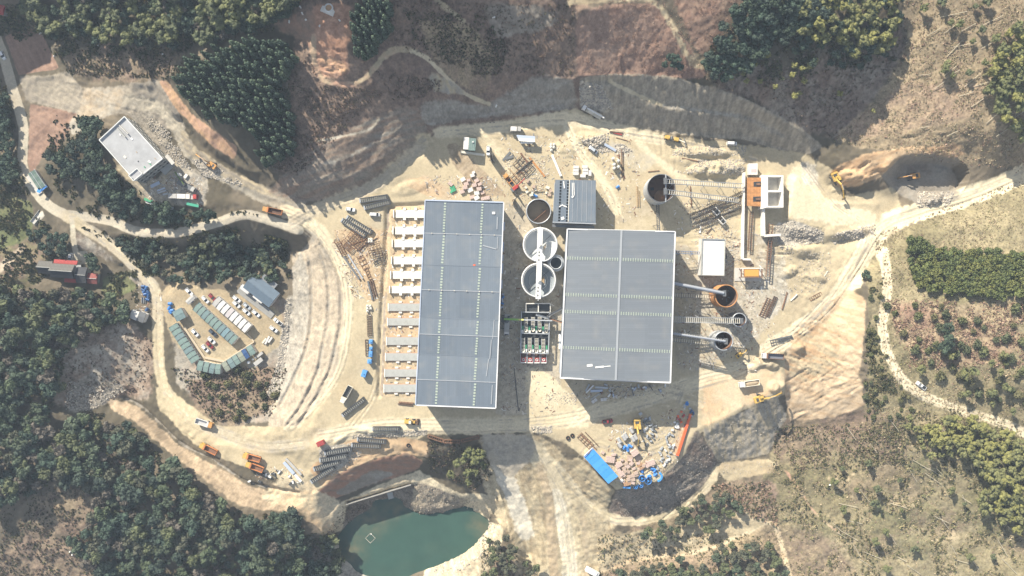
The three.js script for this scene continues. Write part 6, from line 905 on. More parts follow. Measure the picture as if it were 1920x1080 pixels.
{ // mobile crane between the halls
  const p = at(950.5, 608), o = thing('mobile_crane', 'grey mobile crane with a green boom reaching over the screens', 'crane', p, turnOf(92)); part(o, 'carrier', [B(10, 0.9, 2.5, 0, 0.6, 0)], M.greyT); const c = part(o, 'cab', [frus(3.6, 5.2, 1.2, 3.6, 5.0, 1.1, 1.2, 2.7)], M.whiteT); part(c, 'windscreen', [B(0.5, 0.06, 1.9, 4.9, 2.68, 0)], M.glass); part(o, 'slewing_deck', [CY(1.3, 1.2, 0.7, -1.8, 1.5, 0.3, 18)], M.steel); part(o, 'counterweight', [B(2.2, 1.2, 2.4, -2.2, 1.6, 1.7)], M.steelD); part(o, 'operator_cab', [B(1.6, 1.4, 1.0, -3.4, 1.6, -0.7)], M.glass);
  part(o, 'boom', [BAR([-2.6, 2.6, 1.4], [-2.7, 5.4, -5.6], 0.9, 0.8)], M.lime); part(o, 'boom_extension', [BAR([-2.7, 5.2, -4.9], [-2.75, 5.9, -8], 0.75, 0.7)], mat(0.62, 0.62, 0.20, 0.5)); part(o, 'boom_tip', [BAR([-2.75, 5.9, -8], [-2.9, 9.2, -21.5], 0.5, 0.5)], M.galv); part(o, 'hook_line', [ROD([-2.9, 9.1, -21.3], [-2.9, 6.5, -21.3], 0.05)], M.dark); for (const x of [-4.2, 2]) part(o, 'outrigger', [B(0.35, 0.3, 5.6, x, 0.4, 0)], M.steelD); wheels(o, [-4.2, -2.9, 1.2, 3.4], 1.1, 0.55, 0.45);
}
// excavators and other machines
function excavator(label, px, py, body, boomA, reach, m = M.yellow, k = 1, bucketDown = true) {
  const p = at(px, py), o = thing('excavator', label, 'excavator', p, turnOf(boomA)); o.scale.setScalar(k);
  for (const s of [-1, 1]) { const t = part(o, 'track', [hexa([[-2.1, s * 1.25 - 0.3], [2.1, s * 1.25 - 0.3], [2.1, s * 1.25 + 0.3], [-2.1, s * 1.25 + 0.3]], [0.25, 0.25, 0.25, 0.25], [0.95, 0.95, 0.95, 0.95]), ...[-1.9, 1.9].map((x) => new THREE.CylinderGeometry(0.47, 0.47, 0.6, 12).rotateX(Math.PI / 2).translate(x, 0.5, s * 1.25))], M.steelD); t.rotation.y = body * DEG; }
  part(o, 'turntable', [CY(0.9, 0.9, 0.3, 0, 0.9, 0, 18)], M.steelD); part(o, 'engine_house', [hexa([[-2.7, -1.35], [0.9, -1.35], [0.9, 1.35], [-2.7, 1.35], [-2.55, -1.25], [0.8, -1.25], [0.8, 1.25], [-2.55, 1.25]], 1.15, 2.15)], m); part(o, 'counterweight', [hexa([[-3.1, -1.2], [-2.3, -1.4], [-2.3, 1.4], [-3.1, 1.2]], 1.15, 2.35)], m); const c = part(o, 'cab', [frus(-0.7, 1.25, 0.55, -0.6, 1.05, 0.5, 1.15, 2.95).translate(0, 0, -0.8)], m); part(c, 'window', [frus(-0.5, 1.3, 0.58, -0.45, 1.12, 0.53, 1.75, 2.75).translate(0, 0, -0.8)], M.glass); part(o, 'exhaust', [CY(0.1, 0.1, 0.6, -1.4, 2.1, 0.7, 8)], M.dark); part(o, 'engine_grille', [B(1.3, 0.05, 1.6, -1.8, 2.15, 0.1)], M.steelD);
  const r = reach, e = [0.55 * r + 0.5, 3.9, 0.25], f = [r, 1.6, 0.25]; part(o, 'boom', [BAR([0.6, 1.9, 0.25], [0.3 * r + 0.4, 4.3, 0.25], 0.5, 0.75), BAR([0.3 * r + 0.4, 4.3, 0.25], e, 0.5, 0.65)], m); part(o, 'stick', [BAR([e[0] - 0.3, e[1] + 0.2, 0.25], f, 0.38, 0.5)], m); part(o, 'hydraulic_ram', [ROD([0.3 * r, 4.7, 0.25], [e[0], e[1] + 0.6, 0.25], 0.11)], M.galv);
  const b = part(o, 'bucket', [new THREE.CylinderGeometry(0.65, 0.65, 1.3, 12, 1, false, 0, Math.PI * 1.2).rotateX(Math.PI / 2).translate(f[0], f[1] - 0.5, 0.25)], M.rustD); b.material = mat(0.20, 0.15, 0.09, 0.8, 0, true); return o;
}
excavator('yellow excavator with its arm reaching down the bright slope left of the pit', 1564, 337, 15, 67, 9, M.yellow, 1.1);
excavator('orange-cream excavator digging inside the round pit', 1708, 331.5, 10, 172, 6.4, M.orange, 1.0);
excavator('yellow excavator at the brink of the dumped slope', 1424, 746, -40, -17, 9.4, M.yellow, 1.1);
excavator('small yellow excavator in the shade beside the lowest round bin', 1386, 664, 0, -38, 5.4, M.yellow, 0.75);
excavator('yellow excavator at the shadow edge with its arm over the pipe rolls', 1194, 798, 0, 86, 8.2, M.yellow, 1.15);
excavator('orange excavator on broken rock beside the concrete building', 397, 309, 20, 213, 9, M.orange, 0.95);
{ const p = at(771, 790), o = thing('wheel_loader', 'yellow wheel loader with a brown bucket below the long hall', 'loader', p, turnOf(4)); part(o, 'rear_body', [frus(-3.2, -0.3, 1.1, -3.0, -0.4, 0.9, 0.8, 2.0)], M.yellow); part(o, 'front_frame', [B(2.2, 0.9, 1.2, 0.9, 0.7, 0)], M.yellow); const c = part(o, 'cab', [frus(-0.9, 0.4, 0.8, -0.8, 0.3, 0.7, 1.6, 3.2)], M.cream); part(c, 'window', [frus(-0.95, 0.45, 0.83, -0.85, 0.35, 0.74, 2.0, 2.9)], M.glass); for (const s of [-0.6, 0.6]) part(o, 'lift_arm', [BAR([0.8, 1.7, s], [3, 0.8, s], 0.25, 0.35)], M.orange); part(o, 'bucket', [hexa([[2.9, -1.5], [4.0, -1.5], [4.0, 1.5], [2.9, 1.5], [2.8, -1.5], [3.5, -1.5], [3.5, 1.5], [2.8, 1.5]], 0.2, 1.3)], M.rustD); wheels(o, [-1.9, 1.3], 1.15, 0.75, 0.55); }
{ const p = at(1252.5, 259.5), o = thing('road_roller', 'small yellow road roller on the upper right road', 'roller', p, turnOf(12)); part(o, 'body', [frus(-1.9, 0.6, 0.9, -1.8, 0.5, 0.75, 0.7, 1.7)], M.yellow); part(o, 'canopy', [B(1.6, 0.1, 1.6, -0.6, 2.5, 0)], M.yellow); part(o, 'drum', [new THREE.CylinderGeometry(0.7, 0.7, 1.9, 18).rotateX(Math.PI / 2).translate(1.4, 0.7, 0)], M.steel); wheels(o, [-1.3], 0.9, 0.7, 0.5); for (const x of [-1.3, 0]) part(o, 'canopy_post', [B(0.08, 1, 0.08, x, 1.5, 0.7)], M.dark); }
{ const p = at(1270, 263), o = thing('drill_rig', 'yellow drill rig with hoses next to the road roller', 'rig', p, turnOf(15)); for (const s of [-0.8, 0.8]) part(o, 'track', [B(3.2, 0.7, 0.45, 0, 0.05, s)], M.steelD); part(o, 'engine_cover', [frus(-1.8, 0.3, 0.9, -1.7, 0.2, 0.8, 0.8, 1.9)], M.yellow); part(o, 'drill_boom', [BAR([0.2, 1.4, 0], [3.6, 2, 0.6], 0.4, 0.4)], M.cream); part(o, 'drill_mast', [BAR([2.6, 1.2, -1.6], [4.4, 2.2, 2.6], 0.35, 0.4)], M.steel); part(o, 'hose', [new THREE.TubeGeometry(new THREE.CatmullRomCurve3([new THREE.Vector3(3.5, 1.5, 1), new THREE.Vector3(5.2, 0.3, 2.4), new THREE.Vector3(5.6, 0.2, 4), new THREE.Vector3(5, 0.2, 5.2)]), 16, 0.12, 6)], M.dark); }
{ const p = at(955.5, 340), o = thing('crane_lorry', 'orange lorry with an open frame bed at the top end of the long hall', 'truck', p, turnOf(52)); part(o, 'chassis', [B(8.4, 0.4, 1.6, 0.4, 0.7, 0)], M.steelD); part(o, 'cab', [frus(-4, -2, 1.2, -3.9, -2.1, 1.1, 0.7, 2.6)], M.orange); for (const s of [-1, 1]) part(o, 'side_beam', [B(5, 0.4, 0.3, 1, 1.4, s)], M.orange); for (const x of [-1.4, 0.6, 3.4]) part(o, 'cross_beam', [B(0.35, 0.4, 2.2, x, 1.42, 0)], M.orangeR); wheels(o, [-3, 1.4, 2.8], 1.0, 0.5, 0.36); }
{ const p = at(968.5, 351), o = thing('knuckle_crane', 'red crane body with a long dark jib across the reinforcement cages', 'crane', p, turnOf(-38)); part(o, 'body', [frus(-2.4, 1.2, 0.9, -2.2, 1.0, 0.7, 0.6, 2.0)], M.red); part(o, 'crane_jib', [BAR([0.6, 2, 0], [5.4, 4.6, -0.4], 0.45, 0.5)], M.red); part(o, 'lattice_tip', [BAR([5.2, 4.5, -0.4], [10, 6.6, -0.9], 0.3, 0.35)], M.steelD); part(o, 'counterweight', [B(1.2, 1.2, 2, -2.6, 0.7, 0)], M.steel); for (const s of [-0.9, 0.9]) part(o, 'track', [B(3.6, 0.7, 0.5, -0.6, 0, s)], M.steelD); }
{ const p = at(603.5, 829.5), o = thing('skip_container', 'dark red skip box with a tall shadow beside the drain', 'container', p, turnOf(-24)); for (const s of [-1, 1]) part(o, 'side_wall', [B(3.6, 2.6, 0.12, 0, 0, s * 1.1)], M.red); for (const s of [-1, 1]) part(o, 'end_wall', [B(0.12, 2.6, 2.1, s * 1.75, 0, 0)], M.red); for (const x of [-0.9, 0.9]) part(o, 'lid', [B(1.7, 0.12, 2.2, x, 2.55, 0)], grained(0.30, 0.05, 0.05, 0.2, 2)); }
// ---------------------------------------------------------------- two people walking
{
  const { MarchingCubes } = await import('three/addons/objects/MarchingCubes.js');
  const cap = (p, a, b, ra, rb) => { const ab = b.map((v, i) => v - a[i]), ap = p.map((v, i) => v - a[i]), t = clamp((ap[0] * ab[0] + ap[1] * ab[1] + ap[2] * ab[2]) / (ab[0] ** 2 + ab[1] ** 2 + ab[2] ** 2)); return Math.hypot(ap[0] - ab[0] * t, ap[1] - ab[1] * t, ap[2] - ab[2] * t) - lerp(ra, rb, t); };
  const bones = [[[0, 0.98, 0], [0, 1.4, 0.02], 0.15, 0.16], [[0, 1.38, -0.17], [0, 1.38, 0.17], 0.075, 0.075], [[0, 1.42, 0], [0.02, 1.56, 0], 0.06, 0.055], [[0.02, 1.6, 0], [0.03, 1.68, 0], 0.095, 0.1], [[0, 0.95, -0.09], [0.2, 0.52, -0.1], 0.095, 0.07], [[0.2, 0.52, -0.1], [0.12, 0.1, -0.1], 0.065, 0.045], [[0.1, 0.05, -0.1], [0.28, 0.04, -0.1], 0.045, 0.04], [[0, 0.95, 0.09], [-0.08, 0.52, 0.1], 0.095, 0.07], [[-0.08, 0.52, 0.1], [-0.34, 0.14, 0.1], 0.065, 0.045], [[-0.35, 0.08, 0.1], [-0.18, 0.04, 0.1], 0.045, 0.04], [[0, 1.38, -0.2], [-0.12, 1.1, -0.25], 0.055, 0.045], [[-0.12, 1.1, -0.25], [0.02, 0.86, -0.24], 0.042, 0.03], [[0, 1.38, 0.2], [0.12, 1.1, 0.25], 0.055, 0.045], [[0.12, 1.1, 0.25], [0.3, 0.9, 0.24], 0.042, 0.03]];
  const n = 64, mc = new MarchingCubes(n, new THREE.MeshStandardMaterial(), false, false, 60000); mc.isolation = 0;
  for (let k = 0; k < n; k++) for (let j = 0; j < n; j++) for (let i = 0; i < n; i++) { const p = [(i - n / 2) / n * 1.9, (j - n / 2) / n * 1.9 + 0.9, (k - n / 2) / n * 1.9]; let e = 0; for (const [a, b, ra, rb] of bones) e += Math.exp(-cap(p, a, b, ra, rb) * 40); mc.field[k * n * n + j * n + i] = Math.log(e + 1e-9) / 40; }
  mc.update(); const g = new THREE.BufferGeometry(), P = mc.positionArray.slice(0, mc.count * 3), N = mc.normalArray.slice(0, mc.count * 3), Cc = new Float32Array(mc.count * 3);
  for (let i = 0; i < mc.count; i++) { P[i * 3] *= 0.95; P[i * 3 + 1] = P[i * 3 + 1] * 0.95 + 0.9; P[i * 3 + 2] *= 0.95; const y = P[i * 3 + 1], c = y > 1.56 ? [0.33, 0.22, 0.16] : y > 0.95 ? [0.05, 0.055, 0.07] : [0.03, 0.03, 0.035]; Cc.set(c, i * 3); }
  g.setAttribute('position', new THREE.BufferAttribute(P, 3)); g.setAttribute('normal', new THREE.BufferAttribute(N, 3)); g.setAttribute('color', new THREE.BufferAttribute(Cc, 3));
  const make = (px, py, a, label, hm) => { const o = thing('person', label, 'person', at(px, py), turnOf(a)); part(o, 'body', g, new THREE.MeshStandardMaterial({ vertexColors: true, roughness: 0.9 })); part(o, 'hair', [new THREE.SphereGeometry(0.115, 14, 8, 0, 6.2832, 0, 1.7).translate(0.02, 1.68, 0)], hm); };
  make(919, 230.5, 185, 'left of the two people walking in dark clothes on the upper road', M.dark); make(926.5, 230.5, 180, 'right of the two people walking in dark clothes on the upper road', M.dark);
}
// ---------------------------------------------------------------- steel, crates, pipes and stores lying about
const zoomed = (x0, y0, k) => (x, y) => [x0 + x / k, y0 + y / k];
function truss(label, a, b, w, m = M.steelD, opts = {}) {
  const p = at(...a), q = at(...b), L = Math.hypot(q[0] - p[0], q[2] - p[2]), o = thing(opts.name || 'steel_column', label, 'steel column', [(p[0] + q[0]) / 2, (p[1] + q[1]) / 2 + 0.25, (p[2] + q[2]) / 2], -Math.atan2(q[2] - p[2], q[0] - p[0]), opts.group), W2 = w * S, h = opts.h || 1.1;
  o.rotation.order = 'YXZ'; o.rotation.z = Math.atan2(q[1] - p[1], L);
  for (const s of [-1, 1]) part(o, 'chord', [B(L, 0.12, 0.42, 0, h - 0.12, s * W2 / 2), B(L, h - 0.2, 0.1, 0, 0.05, s * W2 / 2), B(L, 0.12, 0.42, 0, 0, s * W2 / 2)], m);
  const n = Math.max(4, Math.round(L / 1.05)); for (let k = 1; k < n; k++) part(o, 'batten', [B(0.28, 0.1, W2, -L / 2 + k / n * L, h - 0.32, 0)], opts.lace || M.steel);
  part(o, 'end_plate', [B(0.7, h, W2 + 0.1, -L / 2, 0, 0)], opts.end || M.galv); part(o, 'cap_plate', [B(0.5, h - 0.1, W2 + 0.5, L / 2, 0, 0)], m); return o;
}
for (const [a, b, w, l] of [[[676, 377], [727, 369.5], 8, 'dark laced steel column, upper of the pair at the road edge'], [[684.5, 390], [732, 378.5], 8, 'dark laced steel column, lower of the pair at the road edge'], [[642.5, 413], [686, 442], 8, 'dark laced steel column, left of the pair above the rusty cages'], [[652, 408], [697.5, 436], 8, 'dark laced steel column, right of the pair above the rusty cages'], [[643.5, 778], [684, 747], 7, 'dark laced steel column lying beside the cream dump truck'], [[700, 803], [750, 803], 7, 'dark laced steel column lying level at the edge of the road below the plinths'], [[671.5, 823], [724, 827.5], 7, 'dark laced steel column, upper of the pair on orange soil'], [[661, 833.5], [714, 835.5], 7.5, 'dark laced steel column, lower of the pair on orange soil'], [[611, 848.5], [660, 840], 8, 'dark laced steel column, topmost of the four fanned on gravel'], [[602, 861], [652, 854], 8, 'dark laced steel column, second of the four fanned on gravel'], [[591, 878], [638, 864], 8, 'dark laced steel column, third of the four fanned on gravel'], [[585, 902.5], [627, 874.5], 8, 'dark laced steel column, lowest of the four fanned on gravel']]) truss(l, a, b, w, M.steelD, { lace: M.concG });
for (const [a, b, l] of [[[803, 817], [830, 825.5], 'rusty ladder truss, left of the chain at the road edge'], [[832, 826.5], [862, 827], 'rusty ladder truss, middle of the chain at the road edge'], [[866, 826], [898, 818.5], 'rusty ladder truss, right of the chain at the road edge']]) truss(l, a, b, 5.5, M.rust, { name: 'ladder_truss', lace: M.rust, end: M.rust, h: 0.7 });
// reinforcement cages
function cage(label, px, py, w, d, ang, nx, nz, m = M.rust, h = 1.2) {
  const p = at(px, py), o = thing('rebar_cage', label, 'cage', p, turnOf(ang)); const Wm = w * S, Dm = d * S;
  for (let k = 0; k <= nx; k++) part(o, 'cross_frame', [B(0.22, 0.2, Dm, -Wm / 2 + k / nx * Wm, h - 0.2, 0), B(0.16, h, 0.16, -Wm / 2 + k / nx * Wm, 0, -Dm / 2), B(0.16, h, 0.16, -Wm / 2 + k / nx * Wm, 0, Dm / 2)], m);
  for (let k = 0; k <= nz; k++) part(o, 'long_bar', [B(Wm, 0.18, 0.24, 0, h - 0.3, -Dm / 2 + k / nz * Dm)], m); return o;
}
cage('large rusty steel grid lying left of the dark cage', 669, 449, 34, 24, 40, 7, 5); cage('long narrow rusty grid at the road edge', 639, 465, 30, 9, 62, 7, 2); cage('rusty grid strip between the two larger grids', 651, 461, 24, 10, 42, 2, 4); cage('deep red-brown cage topmost of the steel yard beside the trench', 703, 466, 24, 21, -18, 4, 5, M.rustD, 2.4); cage('low rusty frames lying below the deep red-brown cage', 681, 492, 26, 12, 62, 3, 2, M.rust, 0.5); cage('rusty frame beside the twin grey girders', 690, 512, 20, 6, 68, 4, 1, M.rust, 0.5); cage('small dark frame below the red-brown cage', 711, 490, 20, 7, -28, 3, 2, M.steelD, 0.6);
cage('wide rusty lattice of bars below the blue bundle', 982, 312, 34, 24, 45, 4, 3, M.rustD, 0.6); cage('short rusty lattice strip right of the wide lattice', 970, 330, 14, 22, 45, 2, 3, M.rust, 0.5); cage('rusty ladder frame below the loading hopper, left of two', 1436, 577, 12, 36, 24, 2, 9, M.rust, 0.5); cage('rusty ladder frame below the loading hopper, right of two', 1446, 575, 7, 40, 24, 2, 10, M.rustD, 0.6); cage('thin rusty frame beside the haul road', 1529, 556, 24, 6, -28, 6, 1, M.rust, 0.4); cage('scrap frames at the edge of the haul road above the white cab truck', 1456, 640, 24, 10, -15, 5, 2, M.steel, 0.6); cage('rusty grid above the blue shed', 1097, 826, 30, 12, 44, 4, 3, M.rust, 0.5); cage('brown formwork frame beside the blue boxes', 693, 610, 40, 8, 88, 9, 2, M.rustD, 0.7); cage('dark frame lying under the blue boxes', 688, 652, 30, 5, 88, 6, 1, M.rustD, 0.5);
cage('scaffold frames against the wall foot below the ladder conveyors', 1442, 470, 6, 34, 6, 2, 9, M.rust, 1.5);
// straight beams, pipes, timbers: [from, to, width px, height, material, name, label]
for (const [a, b, w, h, m, n, l] of [
  [[645, 481], [674, 523], 3.4, 0.9, M.steel, 'steel_girder', 'left of the two long grey girders in the steel yard'], [[653, 477], [681, 523], 2.6, 0.9, M.galv, 'steel_girder', 'right pale one of the two long grey girders in the steel yard'],
  [[690, 527], [699, 562], 3, 0.6, M.steel, 'steel_beam', 'left of the three dark beams beside the trench'], [[694, 525], [703, 558], 2.4, 0.6, M.rustD, 'steel_beam', 'middle of the three dark beams beside the trench'], [[698, 524], [707, 555], 2.4, 0.6, M.rustD, 'steel_beam', 'right of the three dark beams beside the trench'],
  [[656, 459], [692, 447], 1.5, 0.4, M.rust, 'steel_bar', 'thin rusty bar leading to the white bags'], [[668, 470], [707, 446], 1.5, 0.4, M.rustD, 'steel_bar', 'thin dark bar crossing the steel yard'],
  [[1035, 291], [1052, 331], 4, 0.7, M.white, 'white_beam', 'long white beam lying above the slotted roof hall'], [[1143, 247], [1168, 250], 2.6, 0.5, M.rustD, 'steel_pipe', 'dark pipe lying below the drilling lorry'], [[1150, 249], [1166, 253], 1.8, 0.4, M.red, 'steel_pipe', 'short reddish pipe under the dark pipe'], [[1155, 258], [1176, 264], 1.2, 0.3, M.rust, 'steel_pipe', 'thin rusty pipe below the two short pipes'],
  [[1165, 280], [1166, 332], 1.3, 0.4, M.rust, 'steel_pipe', 'leftmost of the long brown pipes right of the white drums'], [[1168, 284], [1169, 338], 1.1, 0.4, M.rustD, 'steel_pipe', 'middle of the long brown pipes right of the white drums'], [[1160, 288], [1161, 303], 1.3, 0.4, M.rust, 'steel_pipe', 'short brown pipe beside the white drums'], [[1133, 271], [1155, 283], 4.5, 0.5, M.trimB, 'roof_sheet_bundle', 'blue-grey sheet bundle near the silver van'],
  [[1294, 349], [1296, 388], 1.4, 0.5, M.rust, 'timber_beam', 'brown beam lying on the dirt between the two ladder conveyors'], [[1194, 349], [1195, 388], 1.8, 0.5, M.timber, 'timber_beam', 'left brown timber beside the ore silo'], [[1198, 357], [1199, 388], 1.2, 0.5, M.timber, 'timber_beam', 'right brown timber beside the ore silo'], [[1215, 322], [1236, 320], 1.2, 0.4, M.rust, 'steel_bar', 'brown bar above the ore silo'], [[1278, 297], [1308, 303], 1.6, 0.4, M.rust, 'steel_bar', 'brown pole lying between the two rubble heaps'],
  [[993, 296], [1022, 332], 3.4, 0.4, M.rustO, 'timber_stack', 'ochre timber stack at the right of the wide lattice'], [[976, 287], [989, 305], 3.2, 0.4, M.rust, 'timber_stack', 'brown timber stack at the top of the wide lattice'], [[954, 316], [979, 342], 2.4, 0.5, M.timber, 'timber_beam', 'timber beam left of the wide lattice'], [[943, 301], [957, 285], 4.2, 0.35, M.steel, 'grey_sheet', 'longer of the two grey sheets below the parked white car'], [[948, 298], [962, 293], 5, 0.36, M.steel, 'grey_sheet', 'shorter of the two grey sheets below the parked white car'],
  [[960, 287.5], [990, 331], 1.2, 0.5, M.steelD, 'steel_bar', 'dark bar across the wide lattice'], [[968, 325], [998, 300], 1.0, 0.8, M.steelD, 'steel_bar', 'second dark bar crossing the wide lattice'],
  [[1294, 776], [1269, 855], 4.2, 1.3, M.redO, 'red_girder', 'long bright red girder standing at the edge of the storage yard'], [[1090, 814], [1118, 842], 1.6, 0.5, M.rust, 'steel_bar', 'brown bar left of the two above the blue shed'], [[1097, 810], [1122, 836], 1.3, 0.5, M.rustD, 'steel_bar', 'brown bar right of the two above the blue shed'],
  [[1098, 733], [1105, 720], 2.4, 0.7, M.galv, 'steel_beam', 'left pale beam in the shadow below the wide hall'], [[1099, 736], [1113, 722], 2.4, 0.7, M.trim, 'steel_beam', 'right pale beam in the shadow below the wide hall'], [[1107, 733], [1130, 732], 4.4, 0.6, M.trimB, 'panel_stack', 'lower grey panel stack in the shadow below the wide hall'], [[1116, 726], [1140, 727], 4, 0.6, M.galv, 'panel_stack', 'upper grey panel stack in the shadow below the wide hall'], [[1108, 749], [1124, 738], 3, 0.3, M.greyT, 'panel_stack', 'thin pale panel strip above the two pallets'], [[1183, 724], [1188, 742], 1.6, 0.6, M.steel, 'steel_beam', 'dark beam standing out left of the white stores'], [[1216, 720], [1224, 732], 1.2, 0.5, M.steelD, 'steel_beam', 'dark beam right of the white stores'],
  [[533, 866], [552, 888], 6, 0.8, M.trimB, 'roof_sheet_bundle', 'blue-grey sheet bundle beside the fork of the lower road'], [[537, 859], [566, 890], 4, 0.9, M.greyT, 'roof_sheet_bundle', 'brown-grey long bundle beside the blue-grey sheets'], [[552, 888], [565, 903], 5, 0.5, M.white, 'roof_sheet_bundle', 'white sheet bundle end beside the blue-grey sheets'], [[748, 754], [776, 756], 2.6, 0.6, M.rust, 'steel_beam', 'rusty beam at the foot of the long hall'], [[746, 757], [774, 760], 2, 0.5, M.rustD, 'steel_beam', 'dark rusty beam at the foot of the long hall'],
  [[1458, 636], [1484, 629], 2.2, 0.6, M.steel, 'steel_pipe', 'upper of two dark pipes beside the haul road'], [[1461, 640], [1486, 633], 2.2, 0.6, M.steelD, 'steel_pipe', 'lower of two dark pipes beside the haul road'], [[1466, 580], [1476, 548], 1.8, 0.5, M.rust, 'timber_beam', 'brown beam between the rusty frames and the haul road'], [[1482, 564], [1494, 552], 2, 0.4, M.concW, 'concrete_post', 'pale post lying beside the brown beam'], [[1537, 530], [1552, 508], 1.4, 0.4, M.cream, 'timber_pole', 'pale pole lying on the rubble above the haul road'],
  [[964, 690], [972, 770], 1.4, 0.3, M.steelD, 'steel_rail', 'dark rail in the lane between the halls'], [[940, 545], [942, 582], 1.6, 0.5, M.steelD, 'steel_rail', 'dark beam against the right wall of the long hall'], [[1314, 423], [1312, 437], 2.6, 0.5, M.white, 'white_beam', 'short white beam above the white roofed block'], [[1325, 438], [1334, 428], 2, 0.5, M.rustD, 'timber_beam', 'short brown beam above the white roofed block'],
  [[1325, 417], [1340, 434], 1.2, 0.4, M.steel, 'steel_bar', 'thin bar left of the crusher stands'], [[1050, 626], [1050, 655], 5, 0.4, M.trim, 'panel_stack', 'white panel stack at the left wall of the wide hall'], [[287, 386], [312, 388], 5, 0.7, M.trimB, 'panel_stack', 'grey panel stack below the concrete building'], [[304, 389], [326, 391], 5, 0.7, M.galv, 'panel_stack', 'pale panel stack left of the green tarpaulin'], [[271, 373], [286, 378], 5, 0.5, M.green, 'green_tarpaulin', 'left green tarpaulin below the concrete building'], [[351, 382], [374, 387], 5, 0.9, mat(0.05, 0.34, 0.22, 0.6), 'green_tarpaulin', 'right bright green tarpaulin beside the flatbed lorry'], [[273, 378], [288, 383], 4, 0.6, M.white, 'panel_stack', 'white panels beside the left green tarpaulin'], [[295, 358], [310, 352], 2.6, 0.4, M.trimB, 'formwork_panel', 'upper pale formwork panel below the concrete building'], [[296, 362], [312, 357], 2.6, 0.4, M.galv, 'formwork_panel', 'second pale formwork panel below the concrete building'], [[306, 365], [315, 363], 3, 0.4, M.galv, 'formwork_panel', 'third pale formwork panel below the concrete building'], [[283, 350], [300, 342], 6, 0.3, M.trimB, 'formwork_panel', 'wide blue-grey formwork stack at the foot of the concrete building'], [[333, 327], [342, 328], 5, 0.8, M.concW, 'panel_stack', 'left pale stack beside the lorry crane'], [[347, 334], [352, 327], 5, 0.9, M.concW, 'panel_stack', 'right pale stack beside the lorry crane'],
  [[493, 643], [500, 634], 3, 0.8, M.cream, 'panel_stack', 'left pale panel stack at the camp corner'], [[498, 645], [506, 630], 3.4, 0.9, M.whiteT, 'panel_stack', 'middle pale panel stack at the camp corner'], [[504, 642], [511, 632], 3.4, 0.9, M.whiteT, 'panel_stack', 'right pale panel stack at the camp corner'], [[480, 683], [494, 672], 8, 2.4, M.greyT, 'shed_roof', 'small grey flat shed behind the bent south row'], [[485, 668], [495, 660], 5, 2.2, M.greyT, 'shed_roof', 'narrow grey flat shed behind the bent south row'],
]) { const p = at(...a), q = at(...b), o = thing(n, l, n.replaceAll('_', ' '), p), r = rel(p, q); const x = part(o, 'body', [BAR([0, h / 2, 0], [r[0], r[1] + h / 2, r[2]], w * S, h)], m); if (w > 2.2) { part(o, 'end_face', [BAR([r[0] * 0.985, r[1] + h / 2, r[2] * 0.985], [r[0] * 1.002, r[1] + h / 2, r[2] * 1.002], w * S + 0.04, h + 0.04)], M.steel); part(o, 'bearer', [BAR([r[0] * 0.2 - r[2] * 0.04, 0.02, r[2] * 0.2 + r[0] * 0.04], [r[0] * 0.2 + r[2] * 0.04, 0.02, r[2] * 0.2 - r[0] * 0.04], 0.2)], M.timber); } }
{ const p = at(985.5, 263), o = thing('roof_sheet_bundle', 'blue and white roof sheet bundle raised on stands near the small lorry', 'sheet bundle', p, turnOf(4)); for (let k = 0; k < 4; k++) part(o, 'sheet', [B(9 - k * 0.4, 0.12, 0.75, 0.2 * k, 3.2 + 0.02 * k, -1.2 + k * 0.72)], k < 2 ? M.trimB : M.white); for (const x of [-3, 0, 3]) part(o, 'stand', [B(0.25, 3.3, 2.2, x, -0.1, -0.2)], M.steel); part(o, 'lower_sheet', [B(6, 0.1, 0.9, 0.6, 2.6, 1.7, 0.06)], M.white); }
// curved plates standing on edge: [px, py, radius, from, sweep, height]
for (const [x, y, r, s, w, h, l] of [[919.5, 299, 9, 2.5, 1.2, 6, 'left of two upright curved steel plates with long shadows on the road'], [924, 298, 9, 2.5, 1.2, 6, 'right of two upright curved steel plates with long shadows on the road'], [966, 364, 5, 1.9, 1.6, 4, 'upper curved steel plate standing left of the open tank'], [962, 383, 7, 2.3, 1.7, 5, 'lower curved steel plate standing left of the open tank']]) { const p = at(x, y), o = thing('shell_plate', l, 'steel plate', p), pts = []; for (let k = 0; k <= 14; k++) { const a = s + w * k / 14; pts.push([r * 0.5 * Math.cos(a), r * 0.5 * Math.sin(a) * 0.8]); } const c = pts[7]; for (let k = 0; k < 14; k += 7) part(o, 'plate_strip', pts.slice(k, k + 7).map((q, i) => BAR([q[0] - c[0], h / 2 - 0.1, q[1] - c[1]], [pts[k + i + 1][0] - c[0], h / 2 - 0.1, pts[k + i + 1][1] - c[1]], 0.14, h)), M.steel); part(o, 'foot', [B(1.2, 0.3, 0.8, 0, -0.1, 0)], M.timber); }
